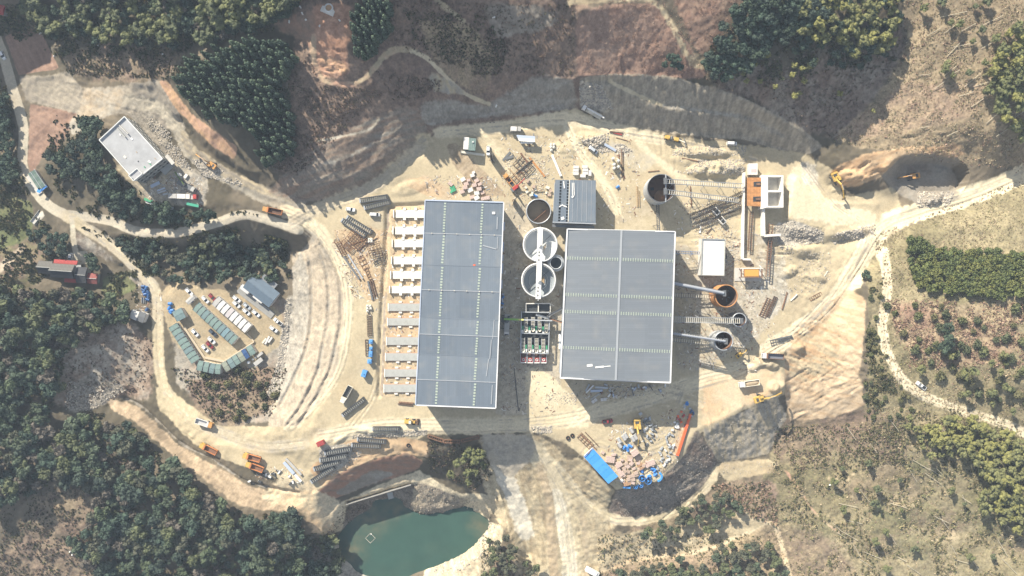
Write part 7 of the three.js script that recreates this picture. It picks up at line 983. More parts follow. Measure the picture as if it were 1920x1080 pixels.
// crates: [px, py, w px, d px, angle, height, material]
function crate(label, px, py, w, d, ang, h, m, group, name = 'wooden_crate') { const p = at(px, py), o = thing(name, label, 'crate', p, turnOf(ang), group), a = w * S, b = d * S; part(o, 'case', [B(a, h, b, 0, -0.1, 0)], m); const n = Math.max(2, Math.round(a / 0.8)); for (let k = 0; k < n; k++) part(o, 'plank', [B(a / n - 0.06, 0.07, b + 0.06, -a / 2 + (k + 0.5) / n * a, h - 0.1 + 0.01, 0)], m); for (const x of [-a * 0.35, a * 0.35]) part(o, 'skid', [B(0.15, 0.18, b + 0.1, x, -0.12, 0)], M.timber); return o; }
const z7 = zoomed(1080, 820, 8), z8 = zoomed(830, 220, 6.75), z1 = zoomed(1020, 220, 6.75);
for (const [x, y, w, d, a, h, m, l] of [[870, 215, 110, 84, -35, 2.6, 'crateP', 'tallest pinkish crate, right of the blue wheels under the excavator arm'], [510, 325, 130, 90, 8, 1.2, 'crateP', 'broad pale crate nearest the blue shed roof'], [640, 412, 110, 56, -32, 1.4, 'crateP', 'pale crate below the broad one, pointing to upper right'], [765, 415, 52, 86, -35, 1.3, 'crateP', 'upright pinkish crate in the middle of the yard'], [830, 388, 44, 64, 35, 1.2, 'crateP', 'small tilted crate right of the upright pinkish one'], [655, 520, 60, 120, -35, 1.3, 'crateP', 'long pinkish crate lying against the shed corner'], [722, 480, 44, 90, -32, 1.3, 'crate', 'narrow crate right of the long pinkish one'], [705, 545, 42, 84, -32, 1.2, 'crateP', 'narrow crate below the other narrow one'], [665, 585, 40, 60, -30, 1, 'crate', 'short crate touching the lower shed corner'], [850, 570, 170, 46, -14, 1.0, 'crate', 'longest flat crate of the yard'], [825, 636, 120, 46, -14, 1.0, 'crate', 'second flat crate, below the longest'], [765, 692, 110, 50, -14, 1.0, 'crateB', 'lowest flat crate above the blue bar'], [955, 412, 34, 92, 55, 1.1, 'crateB', 'upper brown crate of the brown pair'], [985, 448, 34, 92, 55, 1.1, 'crateB', 'lower brown crate of the brown pair'], [1120, 378, 120, 76, -20, 1.3, 'crateP', 'wide pale crate right of the brown pair'], [1055, 422, 70, 44, 30, 0.9, 'crateP', 'small pale crate left of the wide pale one'], [808, 312, 84, 84, 0, 0.5, 'crate', 'low flat crate left of the two below the tall one'], [930, 312, 80, 96, 10, 0.5, 'crate', 'low flat crate right of the two below the tall one'], [400, 225, 50, 44, 30, 0.9, 'crateP', 'small crate at the top edge of the blue roof'], [680, 640, 40, 50, 40, 1.2, 'whiteT', 'white box at the lower shed end'], [850, 680, 60, 36, 20, 0.8, 'crateP', 'small crate left of the blue wheels']]) crate(l, ...z7(x, y), w / 8, d / 8, a, h, M[m]);
[[258, 788, 62], [300, 846, 60], [286, 892, 60], [350, 922, 68], [402, 862, 60], [430, 802, 58], [378, 738, 54], [462, 910, 62], [250, 942, 60], [432, 962, 64], [505, 955, 50], [512, 1032, 52], [432, 1022, 66], [372, 1012, 56], [566, 1022, 60], [392, 700, 40], [330, 800, 44], [470, 850, 48]].forEach(([x, y, s], i) => crate('pinkish white crate in the jumbled heap above the long hall', ...z8(x, y), s / 6.75, s * 0.72 / 6.75, -32 + (i * 37) % 26, 0.9 + (i * 7 % 5) * 0.18, i % 3 ? M.crateP : M.whiteT, 'crates in the heap above the long hall'));
[[1150, 862], [1158, 868], [1166, 862], [1174, 868], [1182, 862], [1170, 878], [1178, 884], [1188, 878], [1196, 868], [1192, 886], [1166, 890], [1160, 880], [1206, 872], [1214, 866], [1200, 878], [1222, 872], [1150, 852], [1186, 893], [1178, 898], [1168, 902]].forEach(([x, y], i) => crate('small pinkish crate wedged between the larger ones beside the blue shed', x, y, rr(5, 9), rr(3.5, 5.5), -30 + i * 23 % 50, rr(0.6, 1.4), i % 3 ? M.crateP : M.crate, 'small crates beside the blue shed', 'small_crate'));
{ const p = at(848.5, 354.5), o = thing('tarpaulin_heap', 'bright green crumpled tarpaulin left of the pinkish crates', 'tarpaulin', p); for (let k = 0; k < 5; k++) part(o, 'fold', [B(rr(1, 2.2), rr(0.3, 0.8), rr(0.8, 1.4), rr(-0.9, 0.9), 0, rr(-0.9, 1), rr(0, 3))], k % 2 ? M.green : mat(0.06, 0.33, 0.17, 0.6)); crate('pinkish crate beside the green tarpaulin', 845, 345, 9, 6, 40, 0.9, M.crateP); }
[[405, 635], [402, 676], [402, 716], [516, 630], [522, 671], [520, 712], [490, 746], [579, 710]].forEach(([x, y], i) => crate(`white wrapped pallet above the slotted roof hall, ${nth[i]} counting down the left column then right`, ...z1(x, y), i === 7 ? 5.5 : 10, i === 7 ? 10 : 5, 3, 1.5, M.whiteT, 'white wrapped pallets', 'wrapped_pallet'));
[[868, 530], [933, 560], [880, 605], [932, 635], [880, 652]].forEach(([x, y], i) => { const p = at(...z1(x, y)), o = thing('white_drum', `${nth[i]} from the top of the five tall white drums beside the brown pipes`, 'drum', p, 0, 'tall white drums'); part(o, 'body', [CY(0.6, 0.62, 3, 0, -0.1, 0, 18)], M.white); part(o, 'lid', [CY(0.5, 0.45, 0.12, 0, 2.9, 0, 18)], M.whiteT); });
for (const [x, y, a, l] of [[1114, 751, -38, 'left of the two pale double pallets in the hall shadow'], [1131.5, 748.5, -4, 'right of the two pale double pallets in the hall shadow']]) { const o = thing('pallet', l, 'pallet', at(x, y), turnOf(a)); for (const s of [-0.75, 0.75]) part(o, 'sheet_stack', [B(1.35, 0.9, 1.5, s, 0, 0)], M.whiteT); part(o, 'pallet_base', [B(3, 0.15, 1.6, 0, -0.1, 0)], M.timber); }
crate('single pale pallet in the shadow above the yellow excavator', 1200.5, 775.5, 6, 4.5, -35, 1.0, M.galv);
for (const [x, y, w, d, h, l] of [[697, 640, 7, 8, 2.6, 'topmost blue box cabin beside the dirt track'], [697, 653, 6, 6.5, 2.2, 'second blue box cabin beside the dirt track'], [696.5, 663, 7, 11, 2.4, 'third and longest blue box cabin of the row'], [694.5, 677, 8, 8, 2.3, 'fourth blue box cabin, slightly apart'], [684.5, 699.5, 9, 13, 2.8, 'lowest blue box cabin standing alone']]) { const o = thing('blue_cabin', l, 'cabin', at(x, y), turnOf(l[0] === 'l' ? 18 : 2)); part(o, 'wall', [B(w * S - 0.2, h, d * S - 0.2, 0, -0.1, 0)], M.blue); part(o, 'roof', [frus(-w * S / 2, w * S / 2, d * S / 2, -w * S / 2 + 0.15, w * S / 2 - 0.15, d * S / 2 - 0.15, h - 0.1, h + 0.1)], mat(0.10, 0.30, 0.62, 0.5)); part(o, 'door', [B(0.06, 1.7, 0.7, w * S / 2 - 0.08, 0, 0)], M.blueD); part(o, 'vent', [B(0.4, 0.2, 0.4, 0.2, h + 0.09, 0.3)], M.blueD); }
// white bags
for (const [x, y, n, l] of [[695, 452, 4, 'square white bulk bags standing by the rusty cage'], [692.5, 577, 5, 'white bulk bags beside the brown formwork'], [1036, 275, 5, 'white crumpled bags at the head of the long white beam']]) for (let k = 0; k < n; k++) { const p = at(x + ((k % 2) - 0.5) * 5.2 + rr(-0.6, 0.6), y + (Math.floor(k / 2) - 0.7) * 4.8 + rr(-0.6, 0.6)), o = thing('bulk_bag', l, 'bag', p, rr(0, 0.4), l); part(o, 'bag', [frus(-0.55, 0.55, 0.55, -0.48, 0.48, 0.48, -0.1, 1.0)], M.white); part(o, 'top_fold', [frus(-0.4, 0.4, 0.4, -0.15, 0.15, 0.15, 1.0, 1.2)], M.cream); }
// blue stores: rings, arcs, barrels
for (const [x, y, r, l] of [[1203.5, 896.5, 6.4, 'upper left of the four big blue wheels'], [1215, 901.5, 6.6, 'upper right of the four big blue wheels'], [1191.5, 912.5, 4.4, 'lower left of the four big blue wheels'], [1201.5, 909.5, 4.8, 'lower right of the four big blue wheels']]) { const o = thing('flywheel', l, 'wheel', at(x, y)), R = r * S; part(o, 'tyre_ring', [LA([[R, 0], [R, 0.8], [R - 0.3, 0.8], [R - 0.3, 0], [R, 0]], 32)], M.blue); part(o, 'hub', [CY(0.35, 0.3, 0.9, 0, 0, 0, 14)], M.blueL); for (let k = 0; k < 6; k++) part(o, 'spoke', [BAR([0.2 * Math.cos(k * 1.047), 0.5, 0.2 * Math.sin(k * 1.047)], [(R - 0.2) * Math.cos(k * 1.047), 0.5, (R - 0.2) * Math.sin(k * 1.047)], 0.16)], k % 2 ? M.blueD : M.blue); part(o, 'web', [CY(R - 0.3, R - 0.3, 0.1, 0, 0.1, 0, 24)], M.dark); }
{ const o = thing('blue_bar', 'blue flat casing lying left of the blue wheels', 'casing', at(1175, 913.5), turnOf(4)); part(o, 'casing', [frus(-1.9, 1.9, 0.5, -1.8, 1.8, 0.4, 0, 0.8)], M.blueL); part(o, 'flange', [B(0.2, 0.9, 1.1, 1.7, 0, 0)], M.blue); }
{ const o = thing('ring_segment', 'bright blue curved ring segment at the brink of the dark slope', 'ring', at(1232, 893)); for (let k = 0; k < 6; k++) { const a = -1.0 + k * 0.42, b = a + 0.4; part(o, 'segment', [BAR([2.2 * Math.cos(a), 0.4, 2.2 * Math.sin(a)], [2.2 * Math.cos(b), 0.4, 2.2 * Math.sin(b)], 0.8, 0.9)], M.blueL); } }
[[1222, 879, 'first blue casting above the ring segment'], [1227, 883, 'second blue casting above the ring segment'], [1204, 884, 'blue casting above the big blue wheels'], [1218, 893, 'blue casting between wheels and ring segment'], [1171, 838, 'first blue casting beside the pipe rolls'], [1176, 841, 'second blue casting beside the pipe rolls'], [1180, 836, 'third blue casting beside the pipe rolls'], [1228, 890, 'third blue casting inside the ring segment'], [1288, 757, 'light blue tank ring at the top of the red girder'], [1005, 368, 'blue scrap beside the open steel tank'], [1159, 350, 'blue netting heap beside the pale road']].forEach(([x, y, l], i) => { const o = thing('blue_casting', l, 'casting', at(x, y), i); part(o, 'flange', [CY(0.9, 0.9, 0.25, 0, 0, 0, 16)], i > 8 ? M.trimB : M.blueL); part(o, 'pipe_body', [new THREE.CylinderGeometry(0.5, 0.5, 1.7, 14).rotateZ(Math.PI / 2).translate(0.3, 0.6, 0)], M.blue); part(o, 'end_flange', [new THREE.CylinderGeometry(0.7, 0.7, 0.2, 14).rotateZ(Math.PI / 2).translate(1.1, 0.65, 0)], M.blueL); });
[[269, 537], [275, 540], [269, 543.5], [271, 546.5], [278, 547], [273, 552], [279, 556], [278, 561.5], [277, 580]].forEach(([x, y], i) => { const o = thing('blue_barrel', 'dark blue plastic barrel in the cluster at the west verge of the camp road', 'barrel', at(x, y), i * 1.3, 'blue barrels at the west verge'); part(o, 'barrel', [new THREE.CylinderGeometry(0.75, 0.75, 1.6, 16).rotateZ(Math.PI / 2).translate(0, 0.7, 0)], i % 2 ? mat(0.035, 0.11, 0.28, 0.5) : M.blueD); part(o, 'end_cap', [new THREE.CylinderGeometry(0.55, 0.6, 0.2, 16).rotateZ(Math.PI / 2).translate(0.85, 0.7, 0)], M.blueL); });
[[320, 569.5], [318.5, 578], [321, 585], [324, 582]].forEach(([x, y], i) => { const o = thing('blue_barrel', 'blue plastic barrel in the cluster at the east verge above the square cabin', 'barrel', at(x, y), i * 1.1, 'blue barrels at the east verge'); part(o, 'barrel', [new THREE.CylinderGeometry(0.8, 0.8, 1.7, 16).rotateZ(Math.PI / 2).translate(0, 0.7, 0)], M.blue); part(o, 'end_cap', [new THREE.CylinderGeometry(0.55, 0.6, 0.2, 16).rotateZ(Math.PI / 2).translate(0.9, 0.7, 0)], M.blueL); });
[[268, 563], [272, 563.5]].forEach(([x, y], i) => { const o = thing('drum_rack', i ? 'right dark open rack below the blue barrels' : 'left dark open rack below the blue barrels', 'rack', at(x, y)); for (const s of [-0.45, 0.45]) part(o, 'side_rail', [B(0.12, 0.8, 2.9, s, 0, 0)], M.galv); for (const s of [-1.4, 0, 1.4]) part(o, 'cross_rail', [B(0.9, 0.12, 0.12, 0, 0.6, s)], M.dark); part(o, 'liner', [B(0.8, 0.1, 2.8, 0, 0, 0)], M.blueD); });
[[468, 679, 3], [476, 673.5, 1.7], [481, 670, 1.7], [486, 667, 1.7]].forEach(([x, y, r], i) => { const o = thing('water_butt', ['largest white water tank behind the olive stained cabin', 'second white water tank behind the south row', 'third white water tank behind the south row', 'fourth white water tank behind the south row'][i], 'water tank', at(x, y)); part(o, 'tank', [CY(r * S, r * S, 1.6, 0, 0, 0, 18)], M.whiteT); part(o, 'dome', [new THREE.SphereGeometry(r * S, 16, 6, 0, 6.2832, 0, Math.PI / 2).scale(1, 0.35, 1).translate(0, 1.6, 0)], M.white); });
// pipe rolls and machine parts on the storage yard
[[1183.5, 806, 20], [1173, 816, 20], [1169.5, 820, 20], [1160.5, 825, 20], [1161.5, 834, 20], [1186, 822, -35], [1191, 818, -40]].forEach(([x, y, a], i) => { const o = thing('pipe_roll', `white and grey pipe roll under the excavator arm, ${nth[i]} from the top`, 'pipe', at(x, y), turnOf(58), 'pipe rolls under the excavator arm'); part(o, 'pipe', [new THREE.CylinderGeometry(0.85, 0.85, 2.6, 18, 1, true).rotateZ(Math.PI / 2).translate(0, 0.8, 0)], mat(0.45, 0.45, 0.45, 0.6, 0.2, true)); part(o, 'rim', [new THREE.TorusGeometry(0.85, 0.1, 6, 20).rotateY(Math.PI / 2).translate(-1.3, 0.8, 0)], M.white); part(o, 'far_rim', [new THREE.TorusGeometry(0.85, 0.1, 6, 20).rotateY(Math.PI / 2).translate(1.3, 0.8, 0)], M.steel); });
const z6 = zoomed(1060, 740, 7.385);
function machinePart(label, px, py, m, i, group) { const o = thing('machine_part', label, 'machine part', at(px, py), i * 0.9, group), k = 0.7 + (i * 13 % 7) * 0.09; part(o, 'casing', [frus(-0.8 * k, 0.8 * k, 0.45, -0.7 * k, 0.7 * k, 0.36, 0, 0.8)], m); part(o, 'flange', [new THREE.CylinderGeometry(0.5, 0.5, 0.18, 12).rotateZ(Math.PI / 2).translate(0.85 * k, 0.5, 0)], M.galv); if (i % 2) part(o, 'bracket', [B(0.3, 0.5, 1.3, -0.3, 0, 0)], M.steelD); return o; }
[[1480, 490], [1430, 550], [1405, 645], [1430, 690], [1445, 720], [1490, 725], [1385, 770], [1450, 800], [1330, 745], [1320, 820], [1425, 850], [1345, 880], [1440, 890], [1325, 915], [1390, 930], [1370, 972], [1280, 1010], [1480, 560], [1500, 700], [1395, 590], [1300, 800], [1410, 905]].forEach(([x, y], i) => machinePart('grey machine part in the scattered rows left of the red girder', ...z6(x, y), i % 3 ? M.galv : M.whiteT, i, 'machine parts left of the red girder'));
[[1110, 330], [1140, 350], [1170, 330], [1130, 420], [1180, 420], [1210, 450], [1190, 480], [1240, 430], [1120, 470], [1090, 370], [1200, 540], [1160, 600], [1130, 570], [1210, 590], [1180, 640], [1120, 690], [1090, 500], [1235, 500]].forEach(([x, y], i) => machinePart('grey machine part in the round heap right of the yellow excavator', ...z6(x, y), i % 2 ? M.steel : M.galv, i, 'machine parts right of the yellow excavator'));
[[1720, 190], [1740, 230], [1770, 250], [1745, 290], [1710, 310], [1700, 350], [1690, 390], [1665, 430], [1670, 480], [1650, 160]].forEach(([x, y], i) => machinePart('dark machine part beside the red girder', ...z6(x, y), i % 3 ? M.blueD : M.galv, i, 'dark machine parts beside the red girder'));
[[1605, 235], [1635, 290], [1560, 300], [1575, 340], [1600, 380], [1550, 330]].forEach(([x, y], i) => machinePart('red machine part left of the red girder in the hall shadow', ...z6(x, y), i % 2 ? M.red : M.redO, i, 'red machine parts'));
[[1510, 380], [1540, 410], [1560, 440], [1530, 450]].forEach(([x, y], i) => machinePart('white machine part at the shadow edge near the red girder', ...z6(x, y), M.white, i, 'white machine parts at the shadow edge'));
[[1186, 728], [1190, 729], [1197, 724], [1203, 729], [1207, 726], [1211, 727], [1143, 732], [1146, 738], [1142, 741], [1150, 741], [1136, 721], [1128, 736], [1247, 722], [1238, 732]].forEach(([x, y], i) => machinePart('store item in the shadow at the foot of the wide hall', x, y, [M.white, M.trimB, M.galv, M.rust][i % 4], i, 'stores at the foot of the wide hall'));
[[520, 882], [524, 885], [516, 890], [507, 893], [512, 887], [500, 889], [494, 887], [543, 893], [545, 906], [550, 903], [489, 902], [470, 901]].forEach(([x, y], i) => machinePart('small pale store item beside the lower road fork', x, y, i % 2 ? M.white : M.steelD, i, 'store items beside the lower road fork'));
[[1001, 350], [1004, 356], [998, 361], [990, 340], [996, 366], [1027, 352], [1032, 358], [1024, 362], [988, 360], [1030, 366], [986, 352]].forEach(([x, y], i) => crate('small pale box strewn around the open steel tank', x, y, rr(4, 7), rr(3, 5), i * 40, rr(0.6, 1.2), i % 3 ? M.cream : M.crate, 'boxes strewn around the open steel tank', 'small_box'));
[[943, 552], [943, 558], [942, 563], [942, 569], [941, 576]].forEach(([x, y], i) => machinePart('blue store item along the right wall of the long hall', x, y, i % 2 ? M.blue : M.trimB, i, 'blue stores along the long hall'));
for (const [x, y, l] of [[1341, 397, 'crusher stand topmost of two below the lower ladder conveyor'], [1352, 414, 'crusher stand lower of two below the ladder conveyor']]) { const o = thing('crusher_stand', l, 'stand', at(x, y), turnOf(48)); for (const s of [-1, 1]) part(o, 'side_frame', [B(3.6, 2.2, 0.3, 0, 0, s * 1.1)], M.concW); part(o, 'end_frame', [B(0.3, 2.2, 2.2, 1.7, 0, 0)], M.galv); part(o, 'drum', [new THREE.CylinderGeometry(0.7, 0.7, 1.8, 14).rotateX(Math.PI / 2).translate(0, 1.2, 0)], M.steelD); for (const x2 of [-1.5, 1.5]) part(o, 'leg', [B(0.25, 2, 0.25, x2, -0.3, 1.3)], M.steel); }
for (const [x, y, l] of [[1065, 821, 'left of the two big tyres left of the storage yard'], [1073, 816.5, 'right of the two big tyres left of the storage yard'], [766, 835, 'lone tyre on the orange soil below the road']]) { const o = thing('loose_tyre', l, 'tyre', at(x, y), 0.5); part(o, 'tyre', [new THREE.TorusGeometry(0.75, 0.32, 8, 20).rotateX(Math.PI / 2).translate(0, 0.3, 0)], M.tyre); part(o, 'wheel_disc', [CY(0.5, 0.5, 0.12, 0, 0.15, 0, 14)], M.rust); }
{ const o = thing('tower_foundation', 'white tower foundation slab with a round hole on the red spur', 'foundation', at(616, 14), turnOf(24)); part(o, 'slab', [B(6.2, 0.6, 5.4, 0, -0.3, 0)], M.concW); part(o, 'ring', [LA([[2.0, 0.3], [2.0, 0.8], [1.4, 0.8], [1.4, 0.3]], 28)], M.white); part(o, 'sand_disc', [CY(1.4, 1.4, 0.2, 0, 0.25, 0, 24)], M.sand); part(o, 'sheeting', [B(4.6, 0.3, 1.2, -0.4, 0.1, -3, 0.2)], M.white); }
[[182.5, 84.5], [305, 101.5], [103, 106], [75, 58], [77, 62.5], [543, 40], [563, 13], [574, 38], [599, 49], [637, 38.5], [927, 33], [931, 198], [567, 25], [1557, 910], [131, 1035], [135, 1041]].forEach(([x, y], i) => { const o = thing('survey_marker', 'small white marker stone on the wild slope', 'marker', at(x, y), i, 'white marker stones'); part(o, 'stone', [new THREE.IcosahedronGeometry(0.55, 0).scale(1, 0.9, 0.8).translate(0, 0.3, 0)], M.white); part(o, 'base_stone', [new THREE.IcosahedronGeometry(0.4, 0).scale(1.4, 0.5, 1.1).translate(0.5, 0, 0.3)], M.concW); });
{ const o = thing('floating_frame', 'thin square floating frame on the green pond', 'frame', W(694.5, 1009, -21.9), turnOf(45)); for (const s of [-1, 1]) { part(o, 'float_pole', [B(3.6, 0.12, 0.12, 0, 0, s * 1.8)], M.cream); part(o, 'float_pole', [B(0.12, 0.1, 3.7, s * 1.8, 0, 0)], M.cream); } part(o, 'float', [CY(0.35, 0.3, 0.3, -1.2, 0, -1.8, 10)], M.white); }
{ const o = thing('pump_hut', 'small grey pump box below the thin concrete wall', 'hut', at(733, 928), turnOf(-16)); part(o, 'box', [B(2.6, 1.8, 3, 0, -0.3, 0)], M.concD); part(o, 'roof', [B(2.9, 0.15, 3.3, 0, 1.5, 0)], M.concG); part(o, 'door', [B(0.8, 1.4, 0.06, 0, 0, 1.52)], M.steel); }
{ const o = thing('bridge', 'small concrete bridge west of the road junction', 'bridge', at(72, 408), turnOf(-52)); part(o, 'deck', [B(7.5, 0.4, 2.6, 0, 0.1, 0)], M.conc); for (const s of [-1.25, 1.25]) part(o, 'parapet', [B(7.5, 0.6, 0.2, 0, 0.5, s)], M.concG); }
// pond
{
  const q = [[622, 1000], [650, 966], [690, 944], [705, 930], [752, 928], [776, 952], [800, 962], [850, 950], [874, 944], [926, 982], [904, 1018], [870, 1044], [808, 1074], [742, 1096], [680, 1084], [632, 1048]].map(([x, y]) => W(x, y, -22)), s = new THREE.Shape(q.map(([x, , z]) => new THREE.Vector2(x, -z))), g = new THREE.ShapeGeometry(s).rotateX(-Math.PI / 2).translate(0, -22, 0);
  const n = 256, a = new Float32Array(n * n * 3), silt = [[W(693, 968, -22), 9], [W(655, 1035, -22), 7], [W(900, 985, -22), 6], [W(745, 948, -22), 6]]; // clay carried in at the banks
  for (let j = 0; j < n; j++) for (let i = 0; i < n; i++) { const x = -100 + i / n * 100, z = 96 + j / n * 64; let k = 0.1 * fbm(x / 14, z / 9, 4); for (const [p, r] of silt) k += 0.75 * Math.exp(-(((x - p[0]) / r) ** 2 + ((z - p[2]) / r) ** 2)) * (0.7 + 0.8 * fbm(x / 3 + 5, z / 3, 3)); k = clamp(k); const f = 1 + 0.12 * fbm(x / 5, z / 5, 3); a.set([lerp(0.042, 0.15, k) * f, lerp(0.088, 0.14, k) * f, lerp(0.070, 0.09, k) * f], (j * n + i) * 3); }
  const wt = mapOf(a, n, n); wt.repeat.set(1 / 100, 1 / 64); wt.offset.set(1, 160 / 64); wt.flipY = false;
  const m = new THREE.Mesh(g, new THREE.MeshPhysicalMaterial({ map: wt, roughness: 0.14, ior: 1.33 })); m.name = 'water'; scene.add(shade(tag(m, 'green still pond at the bottom of the valley', null, null, 'structure')));
}
// ---------------------------------------------------------------- trees and bushes
const leafMat = (c) => { const m = new THREE.MeshStandardMaterial({ color: new THREE.Color().setRGB(...c), roughness: 0.9, side: THREE.DoubleSide, vertexColors: true }); return m; };
function sprays(list) {                            // list of [position, normal-ish direction, length, width, tint]: bent leaf sprays, two triangles each
  const P = [], Cc = [], u = new THREE.Vector3(), v = new THREE.Vector3(), n = new THREE.Vector3();
  for (const [p, d, l, w, t] of list) {
    u.set(...d).normalize(); v.set(rr(-1, 1), rr(-0.4, 0.4), rr(-1, 1)).cross(u).normalize(); n.copy(u).cross(v);
    const a = new THREE.Vector3(...p), tip = a.clone().addScaledVector(u, l), m = a.clone().addScaledVector(u, l * 0.55), b = m.clone().addScaledVector(v, w).addScaledVector(n, -0.1 * l), c = m.clone().addScaledVector(v, -w).addScaledVector(n, -0.1 * l);
    for (const q of [a, b, tip, a, tip, c]) { P.push(q.x, q.y, q.z); Cc.push(t, t, t); }
  }
  const g = new THREE.BufferGeometry(); g.setAttribute('position', new THREE.Float32BufferAttribute(P, 3)); g.setAttribute('color', new THREE.Float32BufferAttribute(Cc, 3)); g.computeVertexNormals(); return g;
}
function lump(x, y, z, r, sy, t) { const g = new THREE.IcosahedronGeometry(r, 1), p = g.attributes.position, n = p.count, c = new Float32Array(n * 3); for (let i = 0; i < n; i++) { const X = p.getX(i), Y = p.getY(i), Z = p.getZ(i), f = 0.72 + 0.5 * hash(Math.round(X * 40 + x * 9), Math.round(Y * 40 + Z * 77)); p.setXYZ(i, x + X * f, y + Y * f * sy, z + Z * f); const v = t * (0.85 + 0.3 * hash(i / 3 | 0, 5)); c[i * 3] = c[i * 3 + 1] = c[i * 3 + 2] = v; } g.deleteAttribute('uv'); g.setAttribute('color', new THREE.BufferAttribute(c, 3)); g.computeVertexNormals(); return g; }
function cedarCrown() { const L = [], core = []; for (let k = 0; k < 5; k++) { const t = (k + 0.6) / 5; core.push(lump(rr(-0.2, 0.2), 9.6 * (1 - t) + 1.6, rr(-0.2, 0.2), 0.35 + 1.45 * Math.pow(t, 0.8), 0.8, rr(0.85, 1.1))); } for (let k = 0; k < 150; k++) { const t = Math.pow(rnd(), 0.62), a = rr(0, 6.283), R = 2.0 * Math.pow(t, 0.75) * rr(0.8, 1.1), y = 9.2 * (1 - t) + 1.2; L.push([[Math.cos(a) * R * 0.5, y + 0.25, Math.sin(a) * R * 0.5], [Math.cos(a), rr(-0.1, 0.8), Math.sin(a)], R * 0.6 + 0.3, rr(0.22, 0.42), rr(0.75, 1.3)]); } return mergeGeometries([sprays(L), ...core], false); }
function leafCrown(wide, tall, base, n = 200, nl = 8) { const L = [], lobes = [], core = []; for (let k = 0; k < nl; k++) { const a = k * 2.4 + rr(-0.4, 0.4), q = k ? rr(0.4, 0.75) : 0.1, l = [Math.cos(a) * wide * q, base + tall * rr(0.35, 0.85) * (1 - q * 0.35), Math.sin(a) * wide * q, wide * rr(0.34, 0.52), rr(0.75, 1.25)]; lobes.push(l); core.push(lump(l[0], l[1], l[2], l[3] * 0.9, 0.85, l[4])); } for (let k = 0; k < n; k++) { const [x, y, z, r, t] = pick(lobes), a = rr(0, 6.283), c = rr(-0.2, 1), s = Math.sqrt(1 - c * c), d = [Math.cos(a) * s, c, Math.sin(a) * s], q = rr(0.7, 0.95); L.push([[x + d[0] * r * q, y + d[1] * r * 0.8 * q, z + d[2] * r * q], [d[0] + rr(-0.6, 0.6), d[1] * 0.7 + rr(-0.2, 0.5), d[2] + rr(-0.6, 0.6)], rr(0.4, 0.8), rr(0.2, 0.36), t * rr(0.8, 1.25)]); } return mergeGeometries([sprays(L), ...core], false); }
function bambooCrown(h, spread) { const L = [], culms = []; for (let k = 0; k < 11; k++) { const a = rr(0, 6.283), s = rr(0.35, 1) * spread; culms.push([Math.cos(a) * s, Math.sin(a) * s, rr(0.8, 1.05) * h, rr(0.8, 1.2)]); } for (let k = 0; k < 330; k++) { const [x, z, H0, t] = pick(culms), q = rr(0.45, 1), b = q * q, y = H0 * (q - 0.22 * b * b); L.push([[x * b + rr(-0.5, 0.5), y + rr(-0.3, 0.3), z * b + rr(-0.5, 0.5)], [x * 0.35 + rr(-0.8, 0.8), rr(-0.5, 0.25), z * 0.35 + rr(-0.8, 0.8)], rr(0.7, 1.4), rr(0.12, 0.26), t * rr(0.7, 1.35)]); } const core = culms.map(([x, z, H0, t]) => lump(x * 0.75, H0 * 0.72, z * 0.75, 0.95, 0.7, t)); return [mergeGeometries([sprays(L), ...core], false), culms]; }
function trunkOf(h, r, limbs = 3) { const g = [new THREE.CylinderGeometry(r * 0.35, r, h, 7).translate(0, h / 2 - 0.4, 0)]; for (let k = 0; k < limbs; k++) { const a = k * 2.1 + 0.4; g.push(ROD([0, h * (0.5 + 0.12 * k), 0], [Math.cos(a) * h * 0.16, h * (0.75 + 0.08 * k), Math.sin(a) * h * 0.16], r * 0.28, 5)); } return fuse(g); }
const bark = mat(0.09, 0.065, 0.045, 1), cane = mat(0.30, 0.29, 0.15, 0.8);
const kinds = {
  cedar_tree: { v: [0, 1, 2].map(() => [cedarCrown(), trunkOf(9.5, 0.2, 0)]), h: 9, cols: [[0.062, 0.094, 0.058], [0.078, 0.112, 0.066], [0.052, 0.082, 0.054]], cat: 'tree', bark },
  broadleaf_tree: { v: [[2.6, 4, 3.2], [2.3, 3.5, 3.6], [2.9, 3.6, 2.8], [2.4, 4.5, 3]].map((a) => [leafCrown(...a), trunkOf(5, 0.22)]), h: 6.5, cols: [[0.054, 0.080, 0.050], [0.068, 0.090, 0.054], [0.044, 0.072, 0.050], [0.082, 0.086, 0.056], [0.042, 0.062, 0.046], [0.100, 0.114, 0.054], [0.115, 0.10, 0.080], [0.075, 0.10, 0.052]], cat: 'tree', bark },
  pine_tree: { v: [0, 1, 2].map(() => [leafCrown(1.9, 3.4, 1.2, 200), trunkOf(4, 0.14, 2)]), h: 4.2, cols: [[0.125, 0.145, 0.045], [0.105, 0.130, 0.045], [0.15, 0.16, 0.048]], cat: 'tree', bark },
  bamboo_clump: { v: [[9, 2.6], [8.5, 3], [10, 2.3]].map(([h, s]) => { const [g, c] = bambooCrown(h, s); return [g, fuse(c.map(([x, z, H0]) => ROD([x * 0.15, -0.4, z * 0.15], [x * 0.42, H0 * 0.62, z * 0.42], 0.06, 4)))]; }), h: 8, cols: [[0.125, 0.135, 0.055], [0.155, 0.158, 0.062], [0.098, 0.112, 0.056], [0.20, 0.195, 0.062]], cat: 'bamboo', bark: cane },
  shrub: { v: [0, 1, 2].map(() => [leafCrown(1.5, 1.9, 0.1, 130), trunkOf(1.2, 0.08, 2)]), h: 1.6, cols: [[0.105, 0.115, 0.048], [0.12, 0.118, 0.055], [0.08, 0.092, 0.046], [0.14, 0.13, 0.062]], cat: 'shrub', bark },
};
for (const k of Object.values(kinds)) k.mats = k.cols.map(leafMat);
const planted = [];                                // {kind, x, y, z, s, turn, label, group, m}
